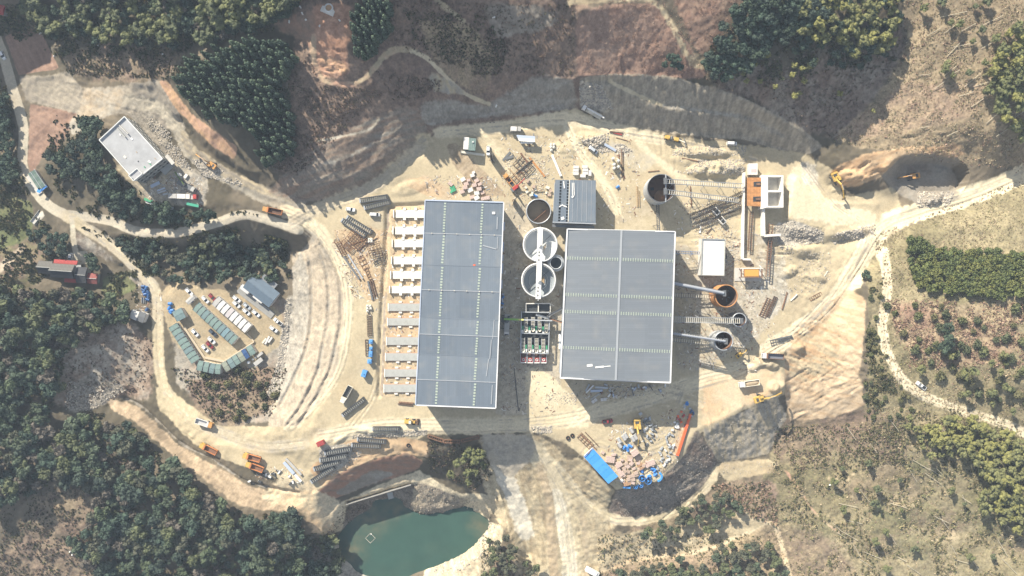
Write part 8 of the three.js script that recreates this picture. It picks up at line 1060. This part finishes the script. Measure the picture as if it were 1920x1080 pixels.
function plant(kind, px, py, s, label, group, m, tiltAway) { const K = kinds[kind], g = surveyH(px, py), [x, , z] = W(px, py, g + K.h * s * 0.62), y = groundY(x, z); planted.push({ kind, x, y, z, s, turn: rr(0, 6.283), label, group, m: m ?? Math.floor(rnd() * K.cols.length) }); }
function grove(kind, poly, gap, s0, s1, label, group, { cols, keep = 1, away } = {}) {
  const xs = poly.map((p) => p[0]), ys = poly.map((p) => p[1]); let row = 0;
  for (let y = Math.min(...ys); y <= Math.max(...ys); y += gap * 0.87, row++) for (let x = Math.min(...xs) + (row & 1 ? gap / 2 : 0); x <= Math.max(...xs); x += gap) {
    const a = x + rr(-0.32, 0.32) * gap, b = y + rr(-0.32, 0.32) * gap; if (!inside(poly, a, b) || rnd() > keep || (away && away.some((q) => inside(q, a, b)))) continue;
    plant(kind, a, b, rr(s0, s1), label, group, cols ? pick(cols) : undefined);
  }
}
grove('cedar_tree', [[323, 140], [350, 112], [420, 85], [480, 70], [545, 78], [552, 110], [540, 135], [522, 170], [542, 195], [553, 240], [545, 290], [505, 312], [478, 290], [476, 250], [440, 232], [400, 225], [360, 195], [328, 168]], 13.6, 0.8, 1.1, 'dark conical cedar in the dense grove above the cut slope', 'cedars of the grove above the cut slope');
grove('cedar_tree', [[655, 12], [700, -5], [735, 10], [728, 60], [702, 82], [697, 108], [668, 100], [658, 60]], 11, 0.75, 1.0, 'dark cedar in the small grove beside the red spur', 'cedars beside the red spur');
grove('pine_tree', [[1705, 490], [1740, 462], [1840, 466], [1935, 478], [1935, 560], [1880, 556], [1800, 552], [1718, 540]], 11.6, 0.75, 1.1, 'low yellowish green pine in the plantation on the east hillside', 'pines of the east plantation');
grove('pine_tree', [[1700, 452], [1722, 440], [1740, 455], [1722, 480], [1702, 476]], 11, 0.9, 1.2, 'pine in the small clump beside the track fork', 'pines beside the track fork', { cols: [1] });
grove('bamboo_clump', [[25, -20], [565, -20], [545, 25], [500, 40], [420, 66], [330, 84], [250, 82], [180, 74], [110, 66], [60, 40], [30, 20]], 21, 1.0, 1.45, 'olive bamboo clump in the wood along the top left edge', 'bamboo along the top left edge', { cols: [0, 2], keep: 0.62 });
grove('broadleaf_tree', [[25, -20], [565, -20], [550, 30], [500, 45], [420, 72], [330, 92], [250, 88], [180, 80], [110, 72], [60, 48], [30, 25]], 15, 0.65, 1.0, 'dark tree between the bamboos along the top left edge', 'dark trees along the top left edge', { keep: 0.6 });
grove('broadleaf_tree', [[430, -20], [570, -20], [545, 30], [480, 55], [420, 72]], 11, 0.6, 0.85, 'small dark conifer-like tree right of the top left bamboo', 'small dark trees right of the top left bamboo', { cols: [0, 2] });
const west = [[-40, 520], [60, 545], [180, 548], [240, 570], [238, 598], [165, 622], [128, 655], [112, 720], [92, 770], [96, 835], [-40, 850]];
grove('broadleaf_tree', west, 18, 0.5, 1.5, 'dark green tree in the west wood below the farmhouse', 'trees of the west wood', { keep: 0.88 });
const sw = [[-40, 850], [96, 835], [132, 785], [172, 768], [235, 792], [300, 852], [360, 902], [430, 955], [490, 966], [545, 962], [592, 990], [622, 1010], [635, 1060], [620, 1110], [200, 1110], [130, 1015], [180, 960], [150, 905], [60, 925], [-40, 960]];
grove('broadleaf_tree', sw, 17.5, 0.5, 1.5, 'dark green tree in the south-west wood', 'trees of the south-west wood', { keep: 0.88 });
grove('broadleaf_tree', [[165, 215], [192, 222], [184, 260], [212, 320], [255, 368], [330, 390], [420, 402], [380, 418], [300, 424], [230, 405], [180, 365], [150, 330], [95, 322], [88, 290], [130, 280], [150, 240]], 12.5, 0.65, 1.1, 'dark tree on the bluff around the concrete building', 'trees on the bluff below the concrete building', { cols: [0, 2, 4], keep: 0.8 });
grove('broadleaf_tree', [[200, 455], [300, 452], [350, 462], [430, 430], [455, 432], [470, 462], [530, 458], [540, 500], [512, 528], [440, 520], [330, 532], [250, 495]], 15, 0.55, 1.0, 'dark bush-like tree in the gully between the two west roads', 'trees in the gully between the west roads', { cols: [0, 2, 3, 4], keep: 0.75 });
for (const [x, y, s] of [[365, 470, 0.9], [385, 462, 1.0], [402, 475, 1.1], [380, 485, 1], [410, 458, 0.9], [395, 495, 0.9], [425, 465, 0.8], [490, 490, 0.9], [505, 505, 1], [500, 480, 0.8]]) plant('bamboo_clump', x, y, s, 'olive bamboo clump in the gully between the two west roads', 'bamboo in the gully', 2);
grove('broadleaf_tree', [[65, 420], [95, 430], [130, 440], [132, 470], [100, 478], [70, 465], [50, 440]], 15, 0.6, 0.9, 'dark tree between the bridge and the farmhouse', 'trees near the farmhouse', { cols: [2, 4] });
grove('broadleaf_tree', [[-20, 170], [15, 180], [30, 300], [40, 350], [-20, 340]], 14, 0.6, 1.0, 'dark tree left of the concrete road', 'trees left of the concrete road', { cols: [0, 2] });
for (const [x, y, s] of [[172, 492, 1.2], [180, 500, 0.9], [170, 482, 0.9], [300, 478, 0.8]]) plant('broadleaf_tree', x, y, s, 'round green tree beside the farmhouse red roof', 'trees beside the farmhouse roof', 0);
grove('broadleaf_tree', [[1318, 112], [1352, 55], [1400, -15], [1560, -20], [1560, 30], [1490, 60], [1440, 105], [1375, 148], [1330, 152]], 14, 0.7, 1.05, 'dark tree on the ridge at the top right of the cut slope', 'dark trees on the north-east ridge', { cols: [0, 2, 4], keep: 0.75 });
grove('bamboo_clump', [[1480, -20], [1692, -20], [1692, 62], [1672, 95], [1610, 105], [1560, 88], [1500, 62]], 17, 0.7, 1.05, 'sunlit yellow-green bamboo crown above the shadowed valley', 'bright bamboo on the north-east ridge', { cols: [1, 3], keep: 0.8 });
grove('broadleaf_tree', [[1480, -20], [1692, -20], [1680, 110], [1610, 130], [1540, 150], [1490, 100]], 18, 0.6, 0.85, 'dark tree standing under the bright bamboo', 'dark trees under the bright bamboo', { cols: [0, 2], keep: 0.6 });
for (const [x, y, s] of [[1405, 105, 0.5], [1418, 118, 0.5], [1395, 135, 0.5], [1372, 146, 0.5], [1400, 150, 0.55], [1428, 152, 0.5], [1442, 100, 0.6], [1492, 120, 0.6], [1505, 128, 0.6], [1520, 122, 0.6], [1530, 112, 0.5], [1488, 140, 0.6], [1510, 150, 0.6], [1492, 178, 0.7], [1500, 175, 0.5], [1456, 160, 0.5], [1636, 208, 0.5], [1540, 80, 0.6], [1562, 60, 0.6], [1510, 60, 0.6], [1575, 175, 0.6]]) plant('bamboo_clump', x, y, s, 'single bright bamboo crown in the shadowed north-east valley', 'scattered bamboo in the north-east valley', 3);
grove('bamboo_clump', [[1868, 60], [1935, 30], [1935, 260], [1885, 232], [1858, 160]], 20, 0.8, 1.15, 'olive bamboo clump at the right edge above the dirt track', 'bamboo at the upper right edge', { cols: [0, 3] });
grove('bamboo_clump', [[1710, 0], [1860, -10], [1860, 180], [1800, 190], [1720, 110]], 34, 0.5, 0.9, 'thin dry bamboo tuft on the pale north-east slope', 'dry bamboo on the north-east slope', { cols: [0, 2], keep: 0.7 });
grove('bamboo_clump', [[1765, 770], [1830, 790], [1935, 830], [1935, 1000], [1890, 990], [1830, 950], [1855, 900], [1800, 850], [1725, 810]], 18, 0.75, 1.1, 'yellow-green bamboo clump in the grove at the lower right edge', 'bamboo of the lower right grove', { cols: [1, 3] });
grove('bamboo_clump', [[1690, 650], [1900, 640], [1930, 780], [1800, 745], [1720, 700]], 36, 0.5, 0.9, 'small bamboo clump above the east dirt track', 'bamboo above the east track', { cols: [0, 1], keep: 0.8 });
grove('bamboo_clump', [[1560, 880], [1700, 830], [1830, 960], [1900, 1080], [1620, 1080], [1580, 980]], 46, 0.45, 0.85, 'thin bamboo clump on the dry lower right slope', 'bamboo on the lower right slope', { cols: [0, 2], keep: 0.65 });
grove('bamboo_clump', [[1700, 770], [1730, 800], [1790, 850], [1740, 860], [1700, 800]], 18, 0.5, 0.8, 'yellow-green bamboo below the bend of the east track', 'bamboo below the east track bend', { cols: [1] });
for (const [x, y, s] of [[845, 886, 0.9], [858, 868, 0.9], [880, 850, 1.1], [893, 858, 1.1], [900, 850, 0.9], [876, 885, 1], [892, 885, 0.9], [870, 862, 0.8], [905, 872, 0.8], [880, 900, 0.8]]) plant('bamboo_clump', x, y, s, 'tall olive bamboo in the hollow above the pond', 'bamboo in the hollow above the pond', 0);
const lows = 'rounded green tree between the lower tracks';
grove('broadleaf_tree', [[1185, 1000], [1235, 975], [1300, 935], [1350, 915], [1390, 950], [1370, 985], [1290, 1005], [1200, 1018]], 15, 0.55, 0.9, lows, 'trees between the lower tracks', { cols: [5, 3, 1], keep: 0.8 });
grove('broadleaf_tree', [[1130, 1075], [1200, 1058], [1300, 1045], [1390, 1010], [1440, 1020], [1490, 1100], [1120, 1110]], 15, 0.6, 0.95, 'green tree along the bottom edge right of the valley road', 'trees at the bottom edge', { cols: [5, 3, 1], keep: 0.75 });
grove('broadleaf_tree', [[915, 1010], [950, 1000], [1010, 1060], [1030, 1110], [905, 1110]], 16, 0.55, 0.95, 'green tree between pond and valley road', 'trees between pond and valley road', { cols: [5, 3], keep: 0.8 });
for (const [x, y, s, l] of [[1776, 616, 1.1, 'dark round tree alone on the reddish east slope'], [1778, 640, 1.1, 'dark tree just below the lone tree on the reddish east slope'], [1770, 652, 1, 'lowest dark tree of the three on the reddish east slope'], [1625, 515, 0.8, 'dark tree in the fork of haul road and track']]) plant('broadleaf_tree', x, y, s, l, undefined, 0);
for (const [x, y, s] of [[1256, 108, 0.7], [1268, 112, 0.8], [1262, 122, 0.7], [1274, 126, 0.7], [1246, 122, 0.6]]) plant('broadleaf_tree', x, y, s, 'small dark tree alone at the lower end of the straw path', 'small trees at the straw path', 2);
// the wood outside the picture above, on the spur
grove('broadleaf_tree', [[480, -130], [880, -130], [905, -30], [880, -22], [800, -15], [500, -15]], 16, 0.9, 1.4, 'dark tree on the spur at the top edge', 'trees on the spur at the top edge', { cols: [0, 2], keep: 0.9 });
// shrubs
const shr = (poly, gap, s0, s1, label, group, o) => grove('shrub', poly, gap, s0, s1, label, group, o);
shr([[1660, 570], [1930, 570], [1930, 760], [1820, 750], [1720, 700], [1670, 620]], 27, 0.8, 1.5, 'green shrub on the reddish slope beside the east track', 'shrubs on the east slope', { keep: 0.8 });
shr([[1632, 540], [1655, 520], [1650, 640], [1700, 730], [1740, 780], [1640, 790], [1612, 730], [1625, 640]], 15, 0.5, 0.9, 'green shrub in the strip between haul slope and east track', 'shrubs left of the east track', { keep: 0.5 });
shr([[370, 700], [420, 690], [500, 695], [520, 740], [470, 790], [400, 780], [350, 740]], 19, 0.7, 1.3, 'dark shrub below the bent cabin row', 'shrubs below the camp', { cols: [2, 1], keep: 0.45 });
// build: the 300 largest of a kind one by one, the rest as one mass
for (const [kind, K] of Object.entries(kinds)) {
  const all = planted.filter((p) => p.kind === kind).map((p) => ({ ...p, vis: (() => { const f = H / (S * (H - p.y)); const X = 960 + p.x * f, Y = 540 + p.z * f; return X > -25 && X < 1945 && Y > -25 && Y < 1105 ? p.s : p.s * 0.01; })() })).sort((a, b) => b.vis - a.vis), one = all.slice(0, 300), rest = all.slice(300);
  const protos = K.v.map(([crown, trunk]) => K.mats.map((m) => { const g = new THREE.Group(); g.name = kind; const t = new THREE.Mesh(trunk, K.bark); t.name = kind === 'bamboo_clump' ? 'culm' : 'trunk'; const c = new THREE.Mesh(crown, m); c.name = 'crown'; g.add(t, c); return shade(g); }));
  one.forEach((p, i) => { const o = protos[i % protos.length][p.m].clone(); o.name = nameFor(kind); o.position.set(p.x, p.y - 0.1, p.z); o.rotation.y = p.turn; o.scale.set(p.s * rr(0.92, 1.08), p.s * rr(0.9, 1.1), p.s * rr(0.92, 1.08)); tag(o, p.label, K.cat, p.group); scene.add(o); });
  if (rest.length) { const c0 = K.cols[0], im = new THREE.InstancedMesh(K.v[0][0], leafMat([1, 1, 1]), rest.length), d = new THREE.Object3D(), c = new THREE.Color(); rest.forEach((p, i) => { d.position.set(p.x, p.y - 0.1, p.z); d.rotation.y = p.turn; d.scale.setScalar(p.s); d.updateMatrix(); im.setMatrixAt(i, d.matrix); im.setColorAt(i, c.setRGB(...K.cols[p.m])); }); im.name = kind === 'bamboo_clump' ? 'bamboo_thicket' : 'woodland'; scene.add(shade(tag(im, kind === 'bamboo_clump' ? 'bamboo thicket filling the groves' : 'dense dark green wood filling the slopes', kind === 'bamboo_clump' ? 'bamboo' : 'wood', null, 'stuff'))); }
  console.log(kind, all.length);
}
// ---------------------------------------------------------------- ground cover: brush, grass, stones
function cover(name, label, category, geo, m, sets) {
  const at4 = [], col = [];
  for (const [poly, n, s0, s1, tones, flat = 1] of sets) { const xs = poly.map((p) => p[0]), ys = poly.map((p) => p[1]), x0 = Math.min(...xs), x1 = Math.max(...xs), y0 = Math.min(...ys), y1 = Math.max(...ys); for (let k = 0, tries = 0; k < n && tries < n * 6; tries++) { const px = rr(x0, x1), py = rr(y0, y1); if (!inside(poly, px, py)) continue; if (fbm(px / 22, py / 22, 2) < (name === 'undergrowth' ? rr(-0.25, 0.3) : rr(-0.6, 0.3))) continue; at4.push([...at(px, py), rr(s0, s1) * (0.6 + 0.8 * rnd() * rnd()), flat]); const t = pick(tones), f = rr(0.75, 1.25); col.push([t[0] * f, t[1] * f, t[2] * f]); k++; } }
  const im = new THREE.InstancedMesh(geo, m, at4.length), d = new THREE.Object3D(), c = new THREE.Color();
  at4.forEach(([x, y, z, s, fl], i) => { d.position.set(x, y - 0.05, z); d.rotation.set(0, rr(0, 6.283), 0); d.scale.set(s, s * fl, s); d.updateMatrix(); im.setMatrixAt(i, d.matrix); im.setColorAt(i, c.setRGB(...col[i])); });
  im.name = name; scene.add(shade(tag(im, label, category, null, 'stuff'))); console.log(name, at4.length);
}
const tuft = (n, h, w) => { const L = []; for (let k = 0; k < n; k++) { const a = rr(0, 6.283); L.push([[rr(-0.2, 0.2), 0, rr(-0.2, 0.2)], [Math.cos(a) * rr(0.4, 1), rr(0.4, 1), Math.sin(a) * rr(0.4, 1)], h * rr(0.6, 1.1), w * rr(0.7, 1.2), rr(0.7, 1.3)]); } return sprays(L); };
const gWhite = leafMat([1, 1, 1]); gWhite.color.setRGB(1, 1, 1);
const bB = [[0.24, 0.175, 0.135], [0.30, 0.23, 0.175], [0.17, 0.155, 0.09], [0.19, 0.135, 0.11]], bS = [[0.44, 0.355, 0.235], [0.36, 0.285, 0.18], [0.24, 0.215, 0.11], [0.50, 0.41, 0.27]], bG = [[0.11, 0.12, 0.055], [0.135, 0.135, 0.062], [0.085, 0.10, 0.052], [0.19, 0.16, 0.09]], bR = [[0.38, 0.25, 0.185], [0.31, 0.20, 0.15], [0.45, 0.32, 0.24]];
cover('dry_brush', 'dry brown and straw coloured brush on the cleared slopes', 'brush', tuft(9, 0.6, 0.2), gWhite, [
  [[[540, 150], [580, 100], [600, 160], [720, 170], [560, 330], [500, 310], [550, 230]], 2200, 0.6, 1.3, bB], [[[760, 20], [900, 30], [960, 60], [940, 140], [880, 140], [780, 80]], 1500, 0.8, 1.8, [...bB, ...bG]], [[[700, 0], [1080, 10], [1075, 140], [900, 140], [720, 90]], 2600, 0.6, 1.3, bB], [[[700, 130], [830, 150], [820, 180], [740, 190]], 400, 0.8, 1.5, bB],
  [[[1095, 30], [1150, 0], [1420, -10], [1340, 150], [1090, 140]], 3600, 0.45, 0.95, bR, 0.6], [[[1330, 100], [1700, 30], [1700, 110], [1560, 260], [1340, 160]], 2200, 0.7, 1.5, bB], [[[1690, 0], [1930, -10], [1930, 330], [1560, 265], [1640, 190], [1700, 90]], 9000, 0.6, 1.25, [...bS, ...bS, ...bR, [0.2, 0.18, 0.1]], 0.6],
  [[[1640, 440], [1930, 330], [1930, 1100], [1440, 1100], [1440, 880], [1480, 800], [1625, 790], [1650, 660]], 22000, 0.6, 1.3, [...bS, ...bS, [0.26, 0.24, 0.12], [0.30, 0.27, 0.14], [0.28, 0.2, 0.15]], 0.6], [[[1660, 560], [1920, 570], [1920, 690], [1700, 690]], 1800, 0.8, 1.6, bR], [[[1450, 800], [1700, 790], [1680, 880], [1450, 880]], 1600, 0.8, 1.6, [...bB, ...bG]],
  [[[1330, 910], [1450, 900], [1460, 990], [1380, 960]], 900, 0.8, 1.6, [...bR, ...bG]], [[[1120, 1000], [1440, 1000], [1480, 1090], [1120, 1090]], 1500, 0.8, 1.6, [...bS, ...bG]], [[[905, 1000], [1000, 1060], [1020, 1100], [900, 1100]], 500, 0.8, 1.6, [...bS, ...bG]], [[[100, 85], [360, 75], [330, 150], [130, 140]], 1700, 0.8, 1.6, [...bB, ...bG]], [[[125, 620], [240, 600], [290, 640], [285, 730], [120, 770]], 900, 0.7, 1.4, bB], [[[320, 690], [540, 690], [510, 780], [400, 790]], 1300, 0.8, 1.7, [...bB, ...bG]], [[[800, 825], [900, 830], [930, 890], [890, 920], [800, 880]], 900, 0.8, 1.6, [...bB, ...bG]], [[[0, 930], [150, 910], [200, 1080], [0, 1080]], 1500, 0.8, 1.5, [...bB, ...bG]], [[[640, 950], [705, 935], [690, 965], [640, 1010], [600, 1020]], 300, 0.7, 1.4, bB]]);
cover('undergrowth', 'dark green undergrowth below the trees and along the roads', 'undergrowth', tuft(10, 1.1, 0.3), gWhite, [
  [[[0, 0], [560, 0], [540, 50], [330, 100], [120, 110], [0, 60]], 2200, 0.9, 1.9, bG], [west, 2200, 0.9, 1.9, [...bG, bB[3]]], [sw, 3400, 0.9, 1.9, [...bG, bB[3]]], [[[90, 215], [190, 220], [210, 320], [330, 400], [470, 400], [560, 420], [450, 395], [330, 428], [150, 400], [90, 330]], 1800, 0.8, 1.6, bG], [[[150, 425], [260, 445], [340, 445], [430, 425], [540, 450], [545, 520], [440, 525], [290, 530], [210, 455]], 2200, 0.8, 1.8, bG], [[[-10, 350], [60, 400], [120, 440], [130, 520], [0, 540]], 1200, 0.7, 1.5, bG], [[[195, 515], [255, 505], [260, 570], [190, 550]], 400, 0.5, 1.1, bG], [[[-10, 130], [20, 180], [35, 300], [60, 380], [-10, 400]], 700, 0.8, 1.7, bG], [[[1630, 530], [1655, 520], [1645, 640], [1690, 750], [1620, 790]], 700, 0.6, 1.1, bG], [[[1760, 760], [1930, 820], [1930, 1090], [1500, 1090], [1450, 900], [1640, 800]], 2600, 0.6, 1.3, [[0.17, 0.165, 0.08], [0.21, 0.19, 0.1], [0.14, 0.14, 0.07], [0.25, 0.21, 0.12]]], [[[1320, 100], [1420, -10], [1690, -10], [1680, 110], [1480, 150], [1340, 150]], 1500, 0.9, 1.8, bG], [[[330, 130], [540, 75], [550, 250], [500, 310], [480, 250], [340, 180]], 900, 0.7, 1.3, bG]]);
const chip = new THREE.IcosahedronGeometry(0.5, 0); { const p = chip.attributes.position; for (let i = 0; i < p.count; i++) { const f = 0.75 + 0.5 * hash(Math.round(p.getX(i) * 50), Math.round(p.getY(i) * 70 + p.getZ(i) * 31)); p.setXYZ(i, p.getX(i) * f, p.getY(i) * f * 0.75, p.getZ(i) * f); } chip.computeVertexNormals(); }
const st = [[0.34, 0.31, 0.27], [0.42, 0.38, 0.32], [0.28, 0.26, 0.23], [0.48, 0.42, 0.34]];
cover('rubble', 'broken grey stones on heaps, slopes and road edges', 'stones', chip, mat(1, 1, 1, 0.95), [
  [[[1275, 300], [1400, 298], [1395, 330], [1270, 325]], 900, 0.4, 1.0, st], [[[1260, 276], [1400, 272], [1400, 292], [1260, 292]], 500, 0.35, 0.9, st], [[[1085, 150], [1130, 160], [1150, 205], [1090, 205]], 700, 0.6, 1.4, st], [[[1450, 425], [1490, 412], [1545, 434], [1545, 452], [1470, 470], [1450, 450]], 1100, 0.4, 1.1, st], [[[1560, 440], [1640, 420], [1640, 440], [1560, 458]], 500, 0.5, 1.3, st], [[[1720, 360], [1790, 360], [1780, 385], [1720, 388]], 400, 0.6, 1.4, st], [[[1450, 470], [1560, 470], [1560, 540], [1460, 560]], 600, 0.3, 0.8, st], [[[1155, 925], [1290, 850], [1320, 830], [1345, 868], [1262, 960], [1165, 970]], 2600, 0.25, 0.6, [[0.2, 0.175, 0.15], [0.28, 0.25, 0.21], [0.15, 0.125, 0.105], [0.36, 0.33, 0.29]]], [[[1320, 810], [1460, 745], [1470, 790], [1345, 865]], 500, 0.25, 0.6, st], [[[545, 560], [535, 560], [520, 680], [500, 740], [515, 745], [535, 680]], 900, 0.5, 1.2, st], [[[380, 300], [440, 330], [460, 350], [380, 330], [360, 300]], 900, 0.5, 1.3, st], [[[270, 205], [320, 250], [360, 320], [330, 310], [280, 240]], 700, 0.4, 1.1, st], [[[125, 715], [240, 730], [170, 770], [120, 770]], 700, 0.4, 1.1, st], [[[1090, 265], [1140, 250], [1190, 285], [1120, 285]], 800, 0.5, 1.3, st], [[[600, 840], [660, 830], [680, 850], [640, 885], [600, 900]], 800, 0.4, 0.9, st], [[[660, 815], [800, 806], [800, 816], [660, 822]], 700, 0.4, 1.0, st], [[[650, 950], [780, 905], [870, 930], [900, 945], [870, 965], [790, 970], [750, 940], [660, 1000]], 1600, 0.3, 0.85, [[0.26, 0.22, 0.17], [0.18, 0.15, 0.12], [0.32, 0.27, 0.21]]], [[[1020, 735], [1080, 735], [1080, 760], [1020, 755]], 180, 0.3, 0.8, st], [[[995, 800], [1035, 798], [1035, 812], [995, 812]], 300, 0.4, 1.0, st], [[[1280, 380], [1390, 380], [1400, 470], [1370, 520], [1290, 430]], 1300, 0.3, 0.9, [...st, [0.25, 0.14, 0.09]]], [[[1280, 500], [1400, 520], [1460, 640], [1300, 690]], 1500, 0.3, 0.8, [...st, [0.25, 0.14, 0.09]]], [[[620, 430], [725, 420], [725, 560], [660, 540]], 900, 0.25, 0.6, [...st, [0.2, 0.1, 0.06]]], [[[950, 300], [1030, 290], [1035, 385], [950, 370]], 800, 0.3, 0.8, [...st, C.cream ?? [0.5, 0.45, 0.36]]], [[[1140, 870], [1240, 830], [1275, 780], [1240, 890], [1160, 910]], 700, 0.25, 0.6, st], [[[940, 690], [985, 690], [985, 770], [945, 770]], 500, 0.25, 0.7, [[0.2, 0.18, 0.15], ...st]], [[[1060, 720], [1260, 722], [1200, 745], [1080, 745]], 400, 0.25, 0.6, st], [[[1340, 870], [1450, 862], [1440, 885], [1350, 895]], 160, 0.25, 0.6, st], [[[880, 960], [935, 985], [905, 1040], [860, 1075], [800, 1075], [880, 1030]], 700, 0.4, 1.2, [[0.6, 0.54, 0.43], ...st]]]);
// planks, offcuts, wrappings and scrap trodden about the site
cover('site_scrap', 'planks, offcuts and scrap scattered about the building site', 'scrap', new THREE.BoxGeometry(1.1, 0.22, 0.3), mat(1, 1, 1, 0.85), [[[[940, 380], [985, 380], [1055, 440], [1050, 780], [940, 780]], 900], [[[1265, 380], [1400, 380], [1470, 560], [1420, 700], [1270, 690]], 1500], [[[620, 430], [728, 425], [722, 560], [690, 600], [640, 520]], 700], [[[940, 255], [1180, 250], [1230, 400], [1120, 430], [940, 380]], 1300], [[[1060, 718], [1260, 722], [1250, 745], [1070, 750]], 300], [[[1140, 800], [1290, 760], [1270, 870], [1210, 915], [1140, 905]], 700], [[[270, 330], [380, 330], [380, 388], [270, 380]], 350], [[[470, 870], [570, 880], [560, 910], [480, 895]], 140], [[[735, 390], [795, 390], [778, 740], [720, 740]], 700], [[[250, 535], [300, 530], [310, 610], [255, 600]], 120], [[[800, 330], [935, 330], [935, 376], [800, 376]], 350]].map(([p, n]) => [p, n, 0.4, 1.5, [[0.55, 0.5, 0.42], [0.34, 0.25, 0.16], [0.16, 0.14, 0.12], [0.62, 0.6, 0.56], [0.2, 0.1, 0.065], [0.26, 0.26, 0.26], [0.42, 0.33, 0.23]]]));
// felled bamboo stems on the dry slopes
for (let k = 0; k < 70; k++) { const [x0, x1, y0, y1, a0, n] = k < 28 ? [1720, 1900, 10, 260, -0.5, 'north-east'] : [1560, 1890, 760, 1060, 0.65, 'lower right'], p = at(rr(x0, x1), rr(y0, y1)), a = a0 + rr(-0.5, 0.5), L = rr(4, 9), q = [p[0] + Math.cos(a) * L, 0, p[2] + Math.sin(a) * L]; q[1] = groundY(q[0], q[2]); const o = thing('bamboo_pole', `pale felled bamboo pole lying on the dry ${n} slope`, 'pole', [p[0], p[1] + 0.5, p[2]], 0, `felled poles on the ${n} slope`); part(o, 'culm', [ROD([0, 0, 0], [q[0] - p[0], q[1] - p[1] + 0.3, q[2] - p[2]], 0.11, 5)], mat(0.52, 0.47, 0.36, 0.8)); }
renderer.render(scene, camera);
